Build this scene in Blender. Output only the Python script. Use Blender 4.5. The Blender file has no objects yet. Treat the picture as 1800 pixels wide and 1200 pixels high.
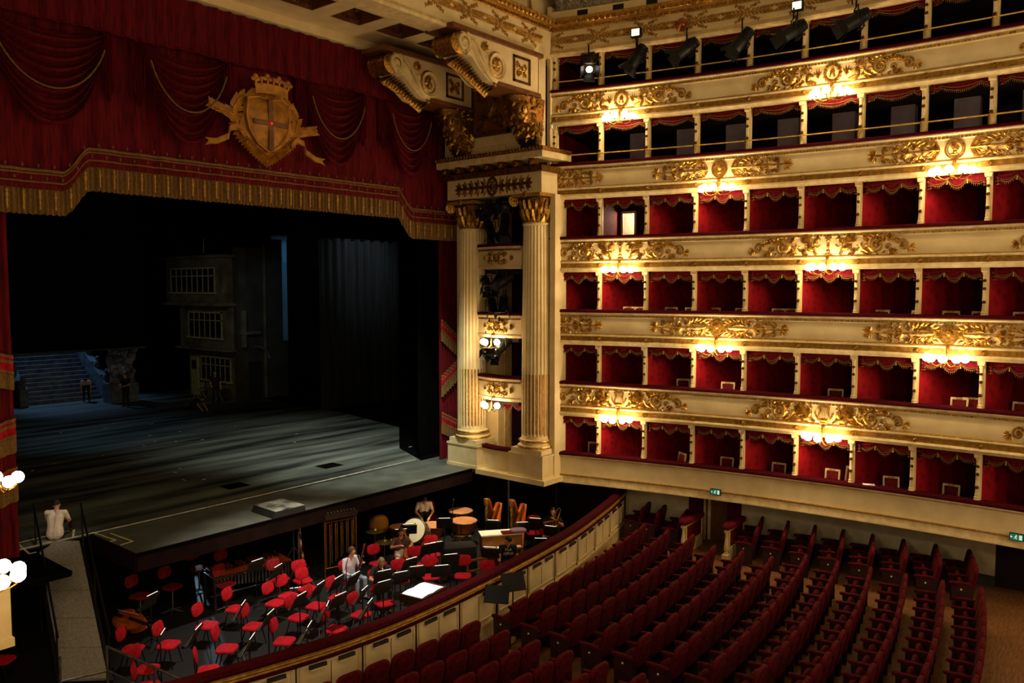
import bpy, bmesh, math, random
from mathutils import Vector, Matrix, noise
R = math.radians
PI = math.pi
rnd = random.Random(11)
S = bpy.context.scene
COL = S.collection

# ------------------------------------------------------------------ camera
cam_d = bpy.data.cameras.new('camera')
cam_d.sensor_width = 36.0
cam_d.lens = 36.0 * 1425 / 1800
cam_d.clip_start = 0.1
cam_d.clip_end = 200
cam = bpy.data.objects.new('camera', cam_d)
COL.objects.link(cam)
_ya, _pi = R(50.5), R(3.75)
_f = Vector((math.sin(_ya) * math.cos(_pi), math.cos(_ya) * math.cos(_pi), -math.sin(_pi)))
cam.location = (0, 0, 6.1)
cam.rotation_euler = _f.to_track_quat('-Z', 'Y').to_euler()
S.camera = cam

# ------------------------------------------------------------------ world, lights, exposure
S.view_settings.view_transform = 'Standard'
S.view_settings.look = 'None'
S.view_settings.gamma = 1
S.view_settings.exposure = 0.12
S.view_settings.use_curve_mapping = False
W = bpy.data.worlds.new('world')
S.world = W
W.use_nodes = True
W.node_tree.nodes['Background'].inputs[0].default_value = (0.9, 0.6, 0.35, 1)
W.node_tree.nodes['Background'].inputs[1].default_value = 0.003
GLOBE = 52.0          # radiance of the opal globes
WARM = (1.0, 0.7, 0.38)


def light(name, kind, loc, energy, color, size=0.3, target=None, spot=None, blend=0.4):
    d = bpy.data.lights.new(name, kind)
    d.energy = energy
    d.color = color
    if kind == 'AREA':
        d.size = size
    else:
        d.shadow_soft_size = size
    if kind == 'SPOT':
        d.spot_size = R(spot)
        d.spot_blend = blend
    o = bpy.data.objects.new(name, d)
    o.location = loc
    if target is not None:
        o.rotation_euler = (Vector(target) - Vector(loc)).to_track_quat('-Z', 'Y').to_euler()
    COL.objects.link(o)
    return o


# the house chandelier (dimmed) hanging above the stalls, out of frame
light('chandelier_light', 'POINT', (12.5, 3.0, 13.5), 160, WARM, 1.2)
# the sconces on the opposite tiers, out of frame
for i, (x, y, z) in enumerate([(3.0, 6.6, 9.3), (3.0, 4.0, 4.6), (2.6, 2.0, 2.4), (3.0, 6.6, 6.6), (3.0, 1.0, 11.4)]):
    light('opposite_tier_sconce_light', 'POINT', (x - 0.6, y, z), 225, WARM, 0.35)
for i, (x, y, z) in enumerate([(7.5, -4.5, 6.6), (13.0, -6.5, 4.4), (13.0, -6.5, 9.0), (18.0, -4.8, 6.6), (20.3, -2.6, 2.2), (20.3, -2.6, 9.0), (18.0, -4.8, 11.3)]):
    light('rear_tier_sconce_light', 'POINT', (x, y, z), 290, WARM, 0.35)
# unseen spots over the orchestra pit, the stage and its set
light('pit_spot_light', 'SPOT', (12.6, 15.2, 13.0), 6500, (1.0, 0.84, 0.7), 0.2, (11.9, 15.4, -2.2), 38, 0.6)
light('percussion_spot_light', 'SPOT', (15.6, 14.6, 13.0), 9000, (1.0, 0.8, 0.5), 0.2, (18.3, 16.9, -1.4), 19, 0.8)
light('stage_wash_light', 'SPOT', (15.3, 15.0, 13.0), 8000, (0.87, 0.92, 0.78), 0.3, (18.6, 21.4, 0.0), 37, 0.9)
light('stage_wash_rear_light', 'SPOT', (17.5, 21.6, 12.5), 3300, (0.87, 0.92, 0.78), 0.3, (19.3, 26.5, 0.0), 56, 1.0)
light('stage_rear_light', 'SPOT', (18.0, 50.5, 10.0), 1300, (0.3, 0.58, 1.0), 0.3, (18.2, 46.2, 0.5), 52, 0.9)
light('stage_left_wash_light', 'SPOT', (11.0, 27.0, 13.5), 1500, (0.3, 0.6, 0.9), 0.4, (15.0, 35.0, 0.0), 38, 1.0)
light('set_house_light', 'SPOT', (14.0, 32.0, 9.0), 330, (0.95, 0.9, 0.6), 0.4, (24.5, 42.0, 3.4), 46, 0.8)
light('crest_spot_light', 'SPOT', (12.9, 1.0, 10.5), 900, (1.0, 0.68, 0.35), 0.2, (13.2, 19.6, 10.5), 15, 1.0)

light('ramp_fill_light', 'SPOT', (6.5, 14.5, 11.0), 900, (1.0, 0.8, 0.65), 0.2, (8.0, 20.9, 0.4), 10, 0.9)  # added spot that brightens the white shirt at the ramp top

light('pit_front_fill_light', 'SPOT', (10.8, 7.0, 12.5), 5000, (1.0, 0.8, 0.55), 0.2, (12.6, 18.3, -1.6), 17, 0.9)  # added spot that brightens marimba and bells under the stage overhang
light('rock_light', 'SPOT', (17.0, 40.8, 2.9), 16, (0.85, 0.85, 1.0), 0.1, (20.2, 43.6, 2.2), 36, 0.8)

# ------------------------------------------------------------------ materials


def lin(h):
    h = h.lstrip('#')
    return tuple(((v / 12.92) if v <= 0.04045 else ((v + 0.055) / 1.055) ** 2.4) for v in (int(h[i:i + 2], 16) / 255 for i in (0, 2, 4))) + (1.0,)


M = {}


def mat(name, a, b=None, rough=0.6, metal=0.0, scale=6.0, bump=0.0, bscale=None, emit=None, estr=0.0, kind='noise', detail=3.0, stretch=None, lo=0.35, hi=0.65, sheen=0.0, spec=None, coat=0.0):
    m = bpy.data.materials.new(name)
    m.use_nodes = True
    nt = m.node_tree
    p = nt.nodes['Principled BSDF']
    p.inputs['Roughness'].default_value = rough
    p.inputs['Metallic'].default_value = metal
    if spec is not None:
        p.inputs['Specular IOR Level'].default_value = spec
    if sheen:
        p.inputs['Sheen Weight'].default_value = sheen
    if coat:
        p.inputs['Coat Weight'].default_value = coat
    ca = lin(a)
    cb = lin(b) if b else tuple(c * 0.8 for c in ca[:3]) + (1,)
    tc = nt.nodes.new('ShaderNodeTexCoord')
    mp = nt.nodes.new('ShaderNodeMapping')
    nt.links.new(tc.outputs['Object'], mp.inputs['Vector'])
    if stretch:
        mp.inputs['Scale'].default_value = stretch
    if kind == 'voronoi':
        t = nt.nodes.new('ShaderNodeTexVoronoi')
        t.inputs['Scale'].default_value = scale
        fac = t.outputs['Distance']
    elif kind == 'wave':
        t = nt.nodes.new('ShaderNodeTexWave')
        t.inputs['Scale'].default_value = scale
        t.inputs['Distortion'].default_value = 6.0
        t.inputs['Detail'].default_value = 3.0
        fac = t.outputs['Fac']
    else:
        t = nt.nodes.new('ShaderNodeTexNoise')
        t.inputs['Scale'].default_value = scale
        t.inputs['Detail'].default_value = detail
        fac = t.outputs['Fac']
    nt.links.new(mp.outputs[0], t.inputs['Vector'])
    cr = nt.nodes.new('ShaderNodeValToRGB')
    cr.color_ramp.elements[0].position = lo
    cr.color_ramp.elements[1].position = hi
    cr.color_ramp.elements[0].color = cb
    cr.color_ramp.elements[1].color = ca
    nt.links.new(fac, cr.inputs[0])
    nt.links.new(cr.outputs[0], p.inputs['Base Color'])
    if bump:
        n2 = nt.nodes.new('ShaderNodeTexNoise')
        n2.inputs['Scale'].default_value = bscale or scale * 6
        n2.inputs['Detail'].default_value = 2
        nt.links.new(tc.outputs['Object'], n2.inputs['Vector'])
        bp = nt.nodes.new('ShaderNodeBump')
        bp.inputs['Strength'].default_value = bump
        bp.inputs['Distance'].default_value = 0.02
        nt.links.new(n2.outputs['Fac'], bp.inputs['Height'])
        nt.links.new(bp.outputs[0], p.inputs['Normal'])
    if emit:
        p.inputs['Emission Color'].default_value = lin(emit)
        p.inputs['Emission Strength'].default_value = estr
    M[name] = m
    return m


mat('cream', '#ead7a4', '#dcc690', 0.55, scale=2.0, bump=0.03)
mat('cream_grey', '#d6cbae', '#c4b896', 0.8, scale=3.0, bump=0.1)
mat('cream_moulding', '#e6d19c', '#d0b67c', 0.5, scale=5.0)
mat('gold', '#d4a64c', '#80561c', 0.34, 0.85, scale=14.0, bump=0.25, bscale=60)
mat('gold_dark', '#9a6a22', '#4a2c0a', 0.4, 0.8, scale=16.0, bump=0.3, bscale=60)
mat('gold_paint', '#c4953f', '#9a6d26', 0.5, 0.35, scale=10.0)
mat('gold_crest', '#b9801f', '#8a5a12', 0.55, 0.15, scale=5.0)
mat('crest_cross', '#7c5026', '#5c3818', 0.7, scale=5.0)
mat('gold_fringe', '#8f6a2e', '#523813', 0.75, 0.1, scale=30.0, stretch=(4, 4, 0.4), bump=0.3)
mat('velvet', '#6c0613', '#42040b', 0.88, scale=20.0, spec=0.15)
mat('curtain_red', '#6c0713', '#43040c', 0.85, scale=6.0, stretch=(3, 3, 0.3), spec=0.2)
mat('damask', '#940817', '#7a0512', 0.8, scale=4.5, kind='voronoi', lo=0.25, hi=0.5, spec=0.2)
mat('rail_velvet', '#4a0510', '#300309', 0.92, scale=20.0, spec=0.08)
mat('back_wall', '#3a060c', '#2a0408', 0.9, scale=4.0)  # darker than the partitions: shade deep in the boxes put into the colour
mat('seat_velvet', '#5c0713', '#3c040c', 0.9, scale=12.0, spec=0.15)
mat('seat_wood', '#3a1218', '#220a0c', 0.5, scale=8.0)
mat('chair_red', '#b80f22', '#8f0a1a', 0.8, scale=12.0, spec=0.2)
mat('chair_dim_red', '#7d1418', '#5c0d12', 0.8, scale=12.0, spec=0.2)
mat('black', '#0c0c0e', '#060607', 0.8, scale=4.0)
mat('black_gloss', '#101012', '#070708', 0.25, scale=4.0)
mat('black_metal', '#17181a', '#0c0c0d', 0.45, 0.4, scale=8.0)
mat('steel', '#b9b9b4', '#8c8c88', 0.3, 0.9, scale=8.0)
mat('brass', '#d2a545', '#a87a2a', 0.25, 0.95, scale=8.0)
mat('pit_black', '#0e0c0b', '#070606', 0.95, scale=2.0, spec=0.05)
mat('pit_floor', '#101012', '#08080a', 0.6, scale=2.0, stretch=(1, 6, 1))
mat('dado', '#3e4034', '#2f3128', 0.7, scale=4.0)
mat('parquet', '#845a30', '#5f3e1e', 0.5, scale=3.0, stretch=(1.2, 9, 1), bump=0.05)
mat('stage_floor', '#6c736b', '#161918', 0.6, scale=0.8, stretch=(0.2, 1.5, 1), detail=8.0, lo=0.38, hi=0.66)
mat('stage_board', '#5c625a', '#464b45', 0.6, scale=1.4, detail=6)
mat('stage_black', '#0b0b0c', '#070707', 0.95, scale=2.0, spec=0.0)
mat('fascia', '#200f0e', '#140908', 0.8, scale=3.0, spec=0.1)
mat('drape_grey', '#2c2f31', '#1c1e20', 0.9, scale=3.0, stretch=(4, 4, 0.2))
mat('set_wall', '#6b6652', '#45412f', 0.85, scale=1.2, detail=6, bump=0.1)
mat('set_dark', '#3b372e', '#29261f', 0.85, scale=1.2, detail=6)
mat('set_frame', '#a8a67c', '#8a8862', 0.7, scale=5)
mat('set_pane', '#16181a', '#0d0e10', 0.25, scale=3)
mat('stone_blue', '#6f7c88', '#4a545e', 0.85, scale=3, bump=0.3, detail=6)
mat('carpet_grey', '#85827a', '#6d6a63', 0.95, scale=20, bump=0.1)
mat('tape', '#d8d2a0', '#c2bc88', 0.7)
mat('cable', '#aeb0a4', '#8c8e84', 0.6)
mat('wood_orange', '#c0601a', '#8a3a0c', 0.3, scale=3, stretch=(1, 6, 1), coat=0.3)
mat('wood_brown', '#7a4a20', '#5a3214', 0.4, scale=4, stretch=(1, 8, 1))
mat('wood_pale', '#a06a30', '#84521f', 0.5, scale=4, stretch=(1, 8, 1))
mat('wood_dark', '#2a1c12', '#1a110a', 0.4, scale=5)
mat('brass_rail', '#e6c06a', '#c99c48', 0.35, 0.5, scale=8.0)
mat('copper', '#b0683a', '#8a4a24', 0.3, 0.8, scale=6)
mat('drum_skin', '#c98a58', '#b87848', 0.6, scale=3)
mat('drum_white', '#e8e0c8', '#d6cdb4', 0.6, scale=3)
mat('cymbal', '#d8c070', '#a88a3c', 0.28, 0.9, scale=30, kind='noise')
mat('marimba_bar', '#8a3416', '#5e200c', 0.35, scale=6, stretch=(1, 8, 1))
mat('resonator', '#8f9092', '#6b6c6e', 0.35, 0.8, scale=6)
mat('ochre', '#b87820', '#935c14', 0.8, scale=5)
mat('lilac', '#8d6a78', '#77566a', 0.9, scale=8)
mat('paper', '#f2eee2', '#e4dfcf', 0.8, scale=6)
mat('skin', '#c98e6a', '#b87c5a', 0.6, scale=8)
mat('hair_dark', '#24160e', '#150c08', 0.7, scale=20)
mat('hair_blond', '#8a7448', '#6c5833', 0.7, scale=20)
mat('hair_brown', '#4c2f1a', '#3a2212', 0.7, scale=20)
mat('shirt_white', '#e6ddd2', '#d6ccc0', 0.85, scale=5)
mat('shirt_lilac', '#cfc2cf', '#bdb0bf', 0.85, scale=5)
mat('shirt_brown', '#5a3824', '#4a2c1b', 0.85, scale=5)
mat('shirt_black', '#151416', '#0d0c0e', 0.85, scale=5)
mat('jeans_blue', '#9db6cc', '#84a0ba', 0.85, scale=12)
mat('trousers_pale', '#d8cdb8', '#c8bca6', 0.85, scale=12)
mat('trousers_dark', '#18181c', '#101014', 0.85, scale=12)
mat('shoe', '#2a2622', '#1c1916', 0.6)
mat('mauve_wall', '#a89cac', '#918596', 0.85, scale=2)
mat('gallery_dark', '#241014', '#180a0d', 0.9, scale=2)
mat('grisaille', '#a79b86', '#746a58', 0.8, scale=9, bump=0.3)
mat('ceiling_plaster', '#c2b898', '#aca282', 0.8, scale=1.5)
mat('vent_metal', '#2b2620', '#1a1713', 0.7)
mat('globe', '#ffffff', '#ffffff', 0.4, emit='#ffdcaa', estr=GLOBE)
mat('lens_lit', '#ffffff', '#ffffff', 0.4, emit='#ffe6cc', estr=6.0)
mat('flood_lit', '#fffbe8', '#fffbe8', 0.4, emit='#fff4d4', estr=1.2)
mat('stand_lamp', '#ffffff', '#ffffff', 0.4, emit='#ffe9d0', estr=1.3)
mat('score_glow', '#ffffff', '#f8f6ee', 0.7, emit='#fff6ec', estr=0.3)  # pages given a slight glow of their own to look brightly lit
mat('exit_green', '#0a5a44', '#084a38', 0.5, emit='#138a70', estr=0.35)
mat('exit_white', '#e8f4ee', '#dcece4', 0.5, emit='#d8f4ec', estr=0.5)
mat('blue_cyc', '#5f93b8', '#4c7d9f', 0.9, scale=0.6)
mat('corridor', '#e8dcb8', '#dccfa8', 0.7)
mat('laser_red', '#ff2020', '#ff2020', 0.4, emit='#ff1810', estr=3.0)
mat('lip', '#9a5a48', '#8a4c3c', 0.6)

# ------------------------------------------------------------------ mesh builder


class MB:
    def __init__(s):
        s.v = []
        s.f = []

    def add(s, vs, fs):
        n = len(s.v)
        s.v += [tuple(v) for v in vs]
        s.f += [tuple(i + n for i in f) for f in fs]
        return s

    def box(s, c, d, m=None):
        x, y, z = (k / 2 for k in d)
        vs = [Vector((a * x, b * y, e * z)) for a in (-1, 1) for b in (-1, 1) for e in (-1, 1)]
        if m is not None:
            vs = [m @ v for v in vs]
        c = Vector(c)
        return s.add([c + v for v in vs], [(0, 1, 3, 2), (4, 6, 7, 5), (0, 4, 5, 1), (2, 3, 7, 6), (0, 2, 6, 4), (1, 5, 7, 3)])

    def box2(s, a, b):
        return s.box([(p + q) / 2 for p, q in zip(a, b)], [abs(q - p) for p, q in zip(a, b)])

    def sup(s, c, d, m=None, e=0.45, n=14, k=8):
        """rounded cushion-like box"""
        def sp(w, p):
            return math.copysign(abs(w) ** p, w)
        vs = []
        c = Vector(c)
        for i in range(k + 1):
            th = -PI / 2 + PI * i / k
            for j in range(n):
                ph = 2 * PI * j / n
                v = Vector((d[0] / 2 * sp(math.cos(th), e) * sp(math.cos(ph), e), d[1] / 2 * sp(math.cos(th), e) * sp(math.sin(ph), e), d[2] / 2 * sp(math.sin(th), e)))
                vs.append(c + (m @ v if m is not None else v))
        fs = [(i * n + j, i * n + (j + 1) % n, (i + 1) * n + (j + 1) % n, (i + 1) * n + j) for i in range(k) for j in range(n)]
        return s.add(vs, fs)

    def ell(s, c, r, m=None, n=10, k=6):
        return s.sup(c, [2 * q for q in r], m, 1.0, n, k)

    def tube(s, path, r, n=6, caps=True, closed=False):
        P = [Vector(p) for p in path]
        rs = r if isinstance(r, (list, tuple)) else [r] * len(P)
        vs = []
        up = None
        for i, p in enumerate(P):
            if closed:
                t = P[(i + 1) % len(P)] - P[i - 1]
            else:
                t = P[min(i + 1, len(P) - 1)] - P[max(i - 1, 0)]
            if t.length < 1e-9:
                t = Vector((0, 0, 1))
            t.normalize()
            if up is None:
                up = t.orthogonal().normalized()
            else:
                up = up - t * up.dot(t)
                if up.length < 1e-6:
                    up = t.orthogonal()
                up.normalize()
            w = t.cross(up)
            for j in range(n):
                a = 2 * PI * j / n
                vs.append(p + (up * math.cos(a) + w * math.sin(a)) * rs[i])
        L = len(P)
        fs = []
        for i in range(L if closed else L - 1):
            for j in range(n):
                k2 = (i + 1) % L
                fs.append((i * n + j, i * n + (j + 1) % n, k2 * n + (j + 1) % n, k2 * n + j))
        if caps and not closed:
            fs.append(tuple(range(n - 1, -1, -1)))
            fs.append(tuple(range((L - 1) * n, L * n)))
        return s.add(vs, fs)

    def lathe(s, prof, n=14, c=(0, 0, 0), m=None, a0=0.0, a1=2 * PI):
        c = Vector(c)
        full = abs(a1 - a0 - 2 * PI) < 1e-6
        nn = n if full else n + 1
        vs = []
        for r, z in prof:
            for j in range(nn):
                a = a0 + (a1 - a0) * j / n
                v = Vector((r * math.cos(a), r * math.sin(a), z))
                vs.append(c + (m @ v if m is not None else v))
        fs = []
        for i in range(len(prof) - 1):
            for j in range(n):
                j2 = (j + 1) % nn
                fs.append((i * nn + j, i * nn + j2, (i + 1) * nn + j2, (i + 1) * nn + j))
        if full:
            if prof[0][0] > 1e-5:
                fs.append(tuple(range(nn - 1, -1, -1)))
            if prof[-1][0] > 1e-5:
                fs.append(tuple(range((len(prof) - 1) * nn, len(prof) * nn)))
        return s.add(vs, fs)

    def prism(s, outline, depth, m=None, o=(0, 0, 0)):
        """outline in local x,y; extruded along local z by depth"""
        n = len(outline)
        m = m if m is not None else Matrix.Identity(3)
        o = Vector(o)
        vs = [o + m @ Vector((a, b, 0)) for a, b in outline] + [o + m @ Vector((a, b, depth)) for a, b in outline]
        fs = [tuple(range(n - 1, -1, -1)), tuple(range(n, 2 * n))] + [(i, (i + 1) % n, n + (i + 1) % n, n + i) for i in range(n)]
        return s.add(vs, fs)

    def sheet(s, fn, nu, nv, thick=None):
        vs = [fn(i / nu, j / nv) for j in range(nv + 1) for i in range(nu + 1)]
        w = nu + 1
        fs = [(j * w + i, j * w + i + 1, (j + 1) * w + i + 1, (j + 1) * w + i) for j in range(nv) for i in range(nu)]
        return s.add(vs, fs)

    def map(s, fn):
        s.v = [tuple(fn(*v)) for v in s.v]
        return s

    def mesh(s, name, smooth=40):
        me = bpy.data.meshes.new(name)
        me.from_pydata(s.v, [], s.f)
        if smooth:
            me.polygons.foreach_set('use_smooth', [True] * len(me.polygons))
            me.set_sharp_from_angle(angle=R(smooth))
        me.update()
        return me


def basis(o):
    m = o.matrix_basis.copy()
    while o.parent is not None:
        m = o.parent.matrix_basis @ o.matrix_parent_inverse @ m if False else o.parent.matrix_basis @ m
        o = o.parent
    return m


def obj(name, mb, m, parent=None, loc=None, rot=None, smooth=40, world=False, label=None, kind=None):
    me = mb.mesh(name, smooth) if isinstance(mb, MB) else mb
    if m is not None and not me.materials:
        me.materials.append(M[m] if isinstance(m, str) else m)
    o = bpy.data.objects.new(name, me)
    COL.objects.link(o)
    if parent is not None:
        o.parent = parent
        if world:
            o.matrix_basis = basis(parent).inverted()
    if loc is not None:
        o.location = loc
    if rot is not None:
        o.rotation_euler = rot
    if label:
        o['label'] = label
    if kind:
        o['kind'] = kind
    return o


def thing(name, label, cat, loc=(0, 0, 0), rz=0.0, group=None):
    o = bpy.data.objects.new(name, None)
    o.empty_display_size = 0.1
    COL.objects.link(o)
    o.location = loc
    o.rotation_euler = (0, 0, rz)
    o['label'] = label
    o['category'] = cat
    if group:
        o['group'] = group
    return o


def tag(o, label, cat, group=None):
    o['label'] = label
    o['category'] = cat
    if group:
        o['group'] = group
    return o


def struct(name, mb, m, **k):
    return obj(name, mb, m, kind='structure', **k)


def dup(root, loc, rz, label=None, group=None):
    kids = {}
    for o in CH(root):
        pass
    r = root.copy()
    COL.objects.link(r)
    r.location = loc
    r.rotation_euler = (0, 0, rz)
    if label:
        r['label'] = label
    if group:
        r['group'] = group
    for c in CH(root):
        c2 = c.copy()
        COL.objects.link(c2)
        c2.parent = r
        for g in CH(c):
            g2 = g.copy()
            COL.objects.link(g2)
            g2.parent = c2
    return r


_ch = {}


def CH(root):
    """children of a prototype (cached: walking bpy.data for every copy would be slow)"""
    if root.name not in _ch:
        _ch[root.name] = [o for o in COL.objects if o.parent == root]
    return _ch[root.name]


ORD = ['first', 'second', 'third', 'fourth', 'fifth', 'sixth', 'seventh', 'eighth', 'ninth', 'tenth', 'eleventh', 'twelfth', 'thirteenth', 'fourteenth', 'fifteenth', 'sixteenth', 'seventeenth', 'eighteenth', 'nineteenth', 'twentieth']


def rot3(x=0, y=0, z=0):
    return (Matrix.Rotation(z, 3, 'Z') @ Matrix.Rotation(y, 3, 'Y') @ Matrix.Rotation(x, 3, 'X'))
# ------------------------------------------------------------------ the curve of the box tiers
CA, CXm, CY = 0.0127, 22.65, 4.0


def _cx(y):
    return CXm - CA * (y - CY) ** 2


_tab = []
_y, _s = 15.6, 0.0
while _y > -3.0:
    _tab.append((_s, _y))
    y2 = _y - 0.02
    _s += math.hypot(_cx(y2) - _cx(_y), 0.02)
    _y = y2


def tier_pt(s, off=0.0, z=0.0):
    """point on the tier curve at arc length s; off > 0 is towards the hall"""
    if s < 0:
        y = 15.6 - s
    else:
        i = min(int(s / 0.0203), len(_tab) - 2)
        while i < len(_tab) - 2 and _tab[i + 1][0] < s:
            i += 1
        while i > 0 and _tab[i][0] > s:
            i -= 1
        y = _tab[i][1]
        y -= (s - _tab[i][0]) * 0.98
    x = _cx(y)
    d = -2 * CA * (y - CY)
    nx, ny = -1.0, d
    L = math.hypot(nx, ny)
    return Vector((x + nx / L * off, y + ny / L * off, z))


def tier_rz(s):
    """rotation so that local +x runs along the curve, local -y faces the hall"""
    a = tier_pt(s - 0.05)
    b = tier_pt(s + 0.05)
    return math.atan2(b.y - a.y, b.x - a.x)


S0, S1 = -0.06, 15.9
RAIL = [0.74, 3.04, 5.34, 7.64, 9.94, 12.24]
TIER = ['first', 'second', 'third', 'fourth', 'fifth', 'sixth']


def sweep(prof, s0=S0, s1=S1, ds=0.3, closed=True, z0=0.0, fn=None):
    b = MB()
    n = max(1, int(round((s1 - s0) / ds)))
    k = len(prof)
    fn = fn or tier_pt
    for i in range(n + 1):
        s = s0 + (s1 - s0) * i / n
        for o, z in prof:
            b.v.append(tuple(fn(s, o, z + z0)))
    for i in range(n):
        for j in range(k if closed else k - 1):
            j2 = (j + 1) % k
            b.f.append((i * k + j, (i + 1) * k + j, (i + 1) * k + j2, i * k + j2))
    if closed:
        b.f.append(tuple(range(k)))
        b.f.append(tuple(range((n + 1) * k - 1, n * k - 1, -1)))
    return b


POST = [0.1 + 1.5 * i for i in range(11)]

# ------------------------------------------------------------------ gilt relief ornament (built flat: u along, v up, w out)


def r_spiral(b, u, v, r, turns=1.6, a0=0.0, d=1, tr=0.022, inner=0.22):
    tr *= 1.4
    n = int(14 * turns)
    pts, rs = [], []
    for i in range(n + 1):
        t = i / n
        a = a0 + d * t * turns * 2 * PI
        rr = r * (1 - t * (1 - inner))
        pts.append((u + rr * math.cos(a), v + rr * math.sin(a), 0.012))
        rs.append(tr * (1 - 0.4 * t))
    b.tube(pts, rs, 5)
    r_rosette(b, u, v, r * 0.42)


def r_blade(b, u, v, a, l, w, h=0.03):
    w *= 1.35
    l *= 1.1
    h *= 1.35
    c, s_ = math.cos(a), math.sin(a)

    def p(x, y, z):
        return (u + x * c - y * s_, v + x * s_ + y * c, z)
    b.add([p(0, 0, 0.01), p(l * 0.45, w / 2, 0.0), p(l, 0, 0.012), p(l * 0.45, -w / 2, 0.0), p(l * 0.5, 0, h)], [(0, 3, 4), (3, 2, 4), (2, 1, 4), (1, 0, 4)])


def r_fan(b, u, v, a, spread, n, l, w, h=0.03):
    for i in range(n):
        t = (i / (n - 1) - 0.5) if n > 1 else 0
        r_blade(b, u, v, a + t * spread, l * (1 - 0.35 * abs(t) * 1.2), w, h)


def r_rosette(b, u, v, r):
    for i in range(6):
        r_blade(b, u, v, i * PI / 3, r, r * 0.7, 0.03)
    r_dome(b, u, v, r * 0.35, r * 0.35, 0.04)


def r_dome(b, u, v, ru, rv, h, n=9, rot=0.0):
    c, s_ = math.cos(rot), math.sin(rot)
    vs = []
    for k in range(3):
        q = math.cos(k * PI / 6)
        for j in range(n):
            a = 2 * PI * j / n
            x, y = ru * q * math.cos(a), rv * q * math.sin(a)
            vs.append((u + x * c - y * s_, v + x * s_ + y * c, h * math.sin(k * PI / 6)))
    vs.append((u, v, h))
    fs = [(k * n + j, k * n + (j + 1) % n, (k + 1) * n + (j + 1) % n, (k + 1) * n + j) for k in range(2) for j in range(n)]
    fs += [(2 * n + j, 2 * n + (j + 1) % n, 3 * n) for j in range(n)]
    b.add(vs, fs)


def r_ring(b, u, v, r, tr, n=20):
    b.tube([(u + r * math.cos(2 * PI * i / n), v + r * math.sin(2 * PI * i / n), 0.012) for i in range(n)], tr, 5, closed=True)


def r_line(b, pts, r):
    b.tube([(p[0], p[1], 0.014) for p in pts], r * 1.4, 5)


def acanthus(b, pts, l=0.11, w=0.06):
    for (a, c) in zip(pts, pts[1:]):
        ang = math.atan2(c[1] - a[1], c[0] - a[0])
        m = ((a[0] + c[0]) / 2, (a[1] + c[1]) / 2)
        for q in (0.7, -0.7):
            r_blade(b, m[0], m[1], ang + q, l, w)


def arc(u, v, r, a0, a1, n=8, ry=None):
    ry = ry or r
    return [(u + r * math.cos(a0 + (a1 - a0) * i / n), v + ry * math.sin(a0 + (a1 - a0) * i / n)) for i in range(n + 1)]


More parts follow.
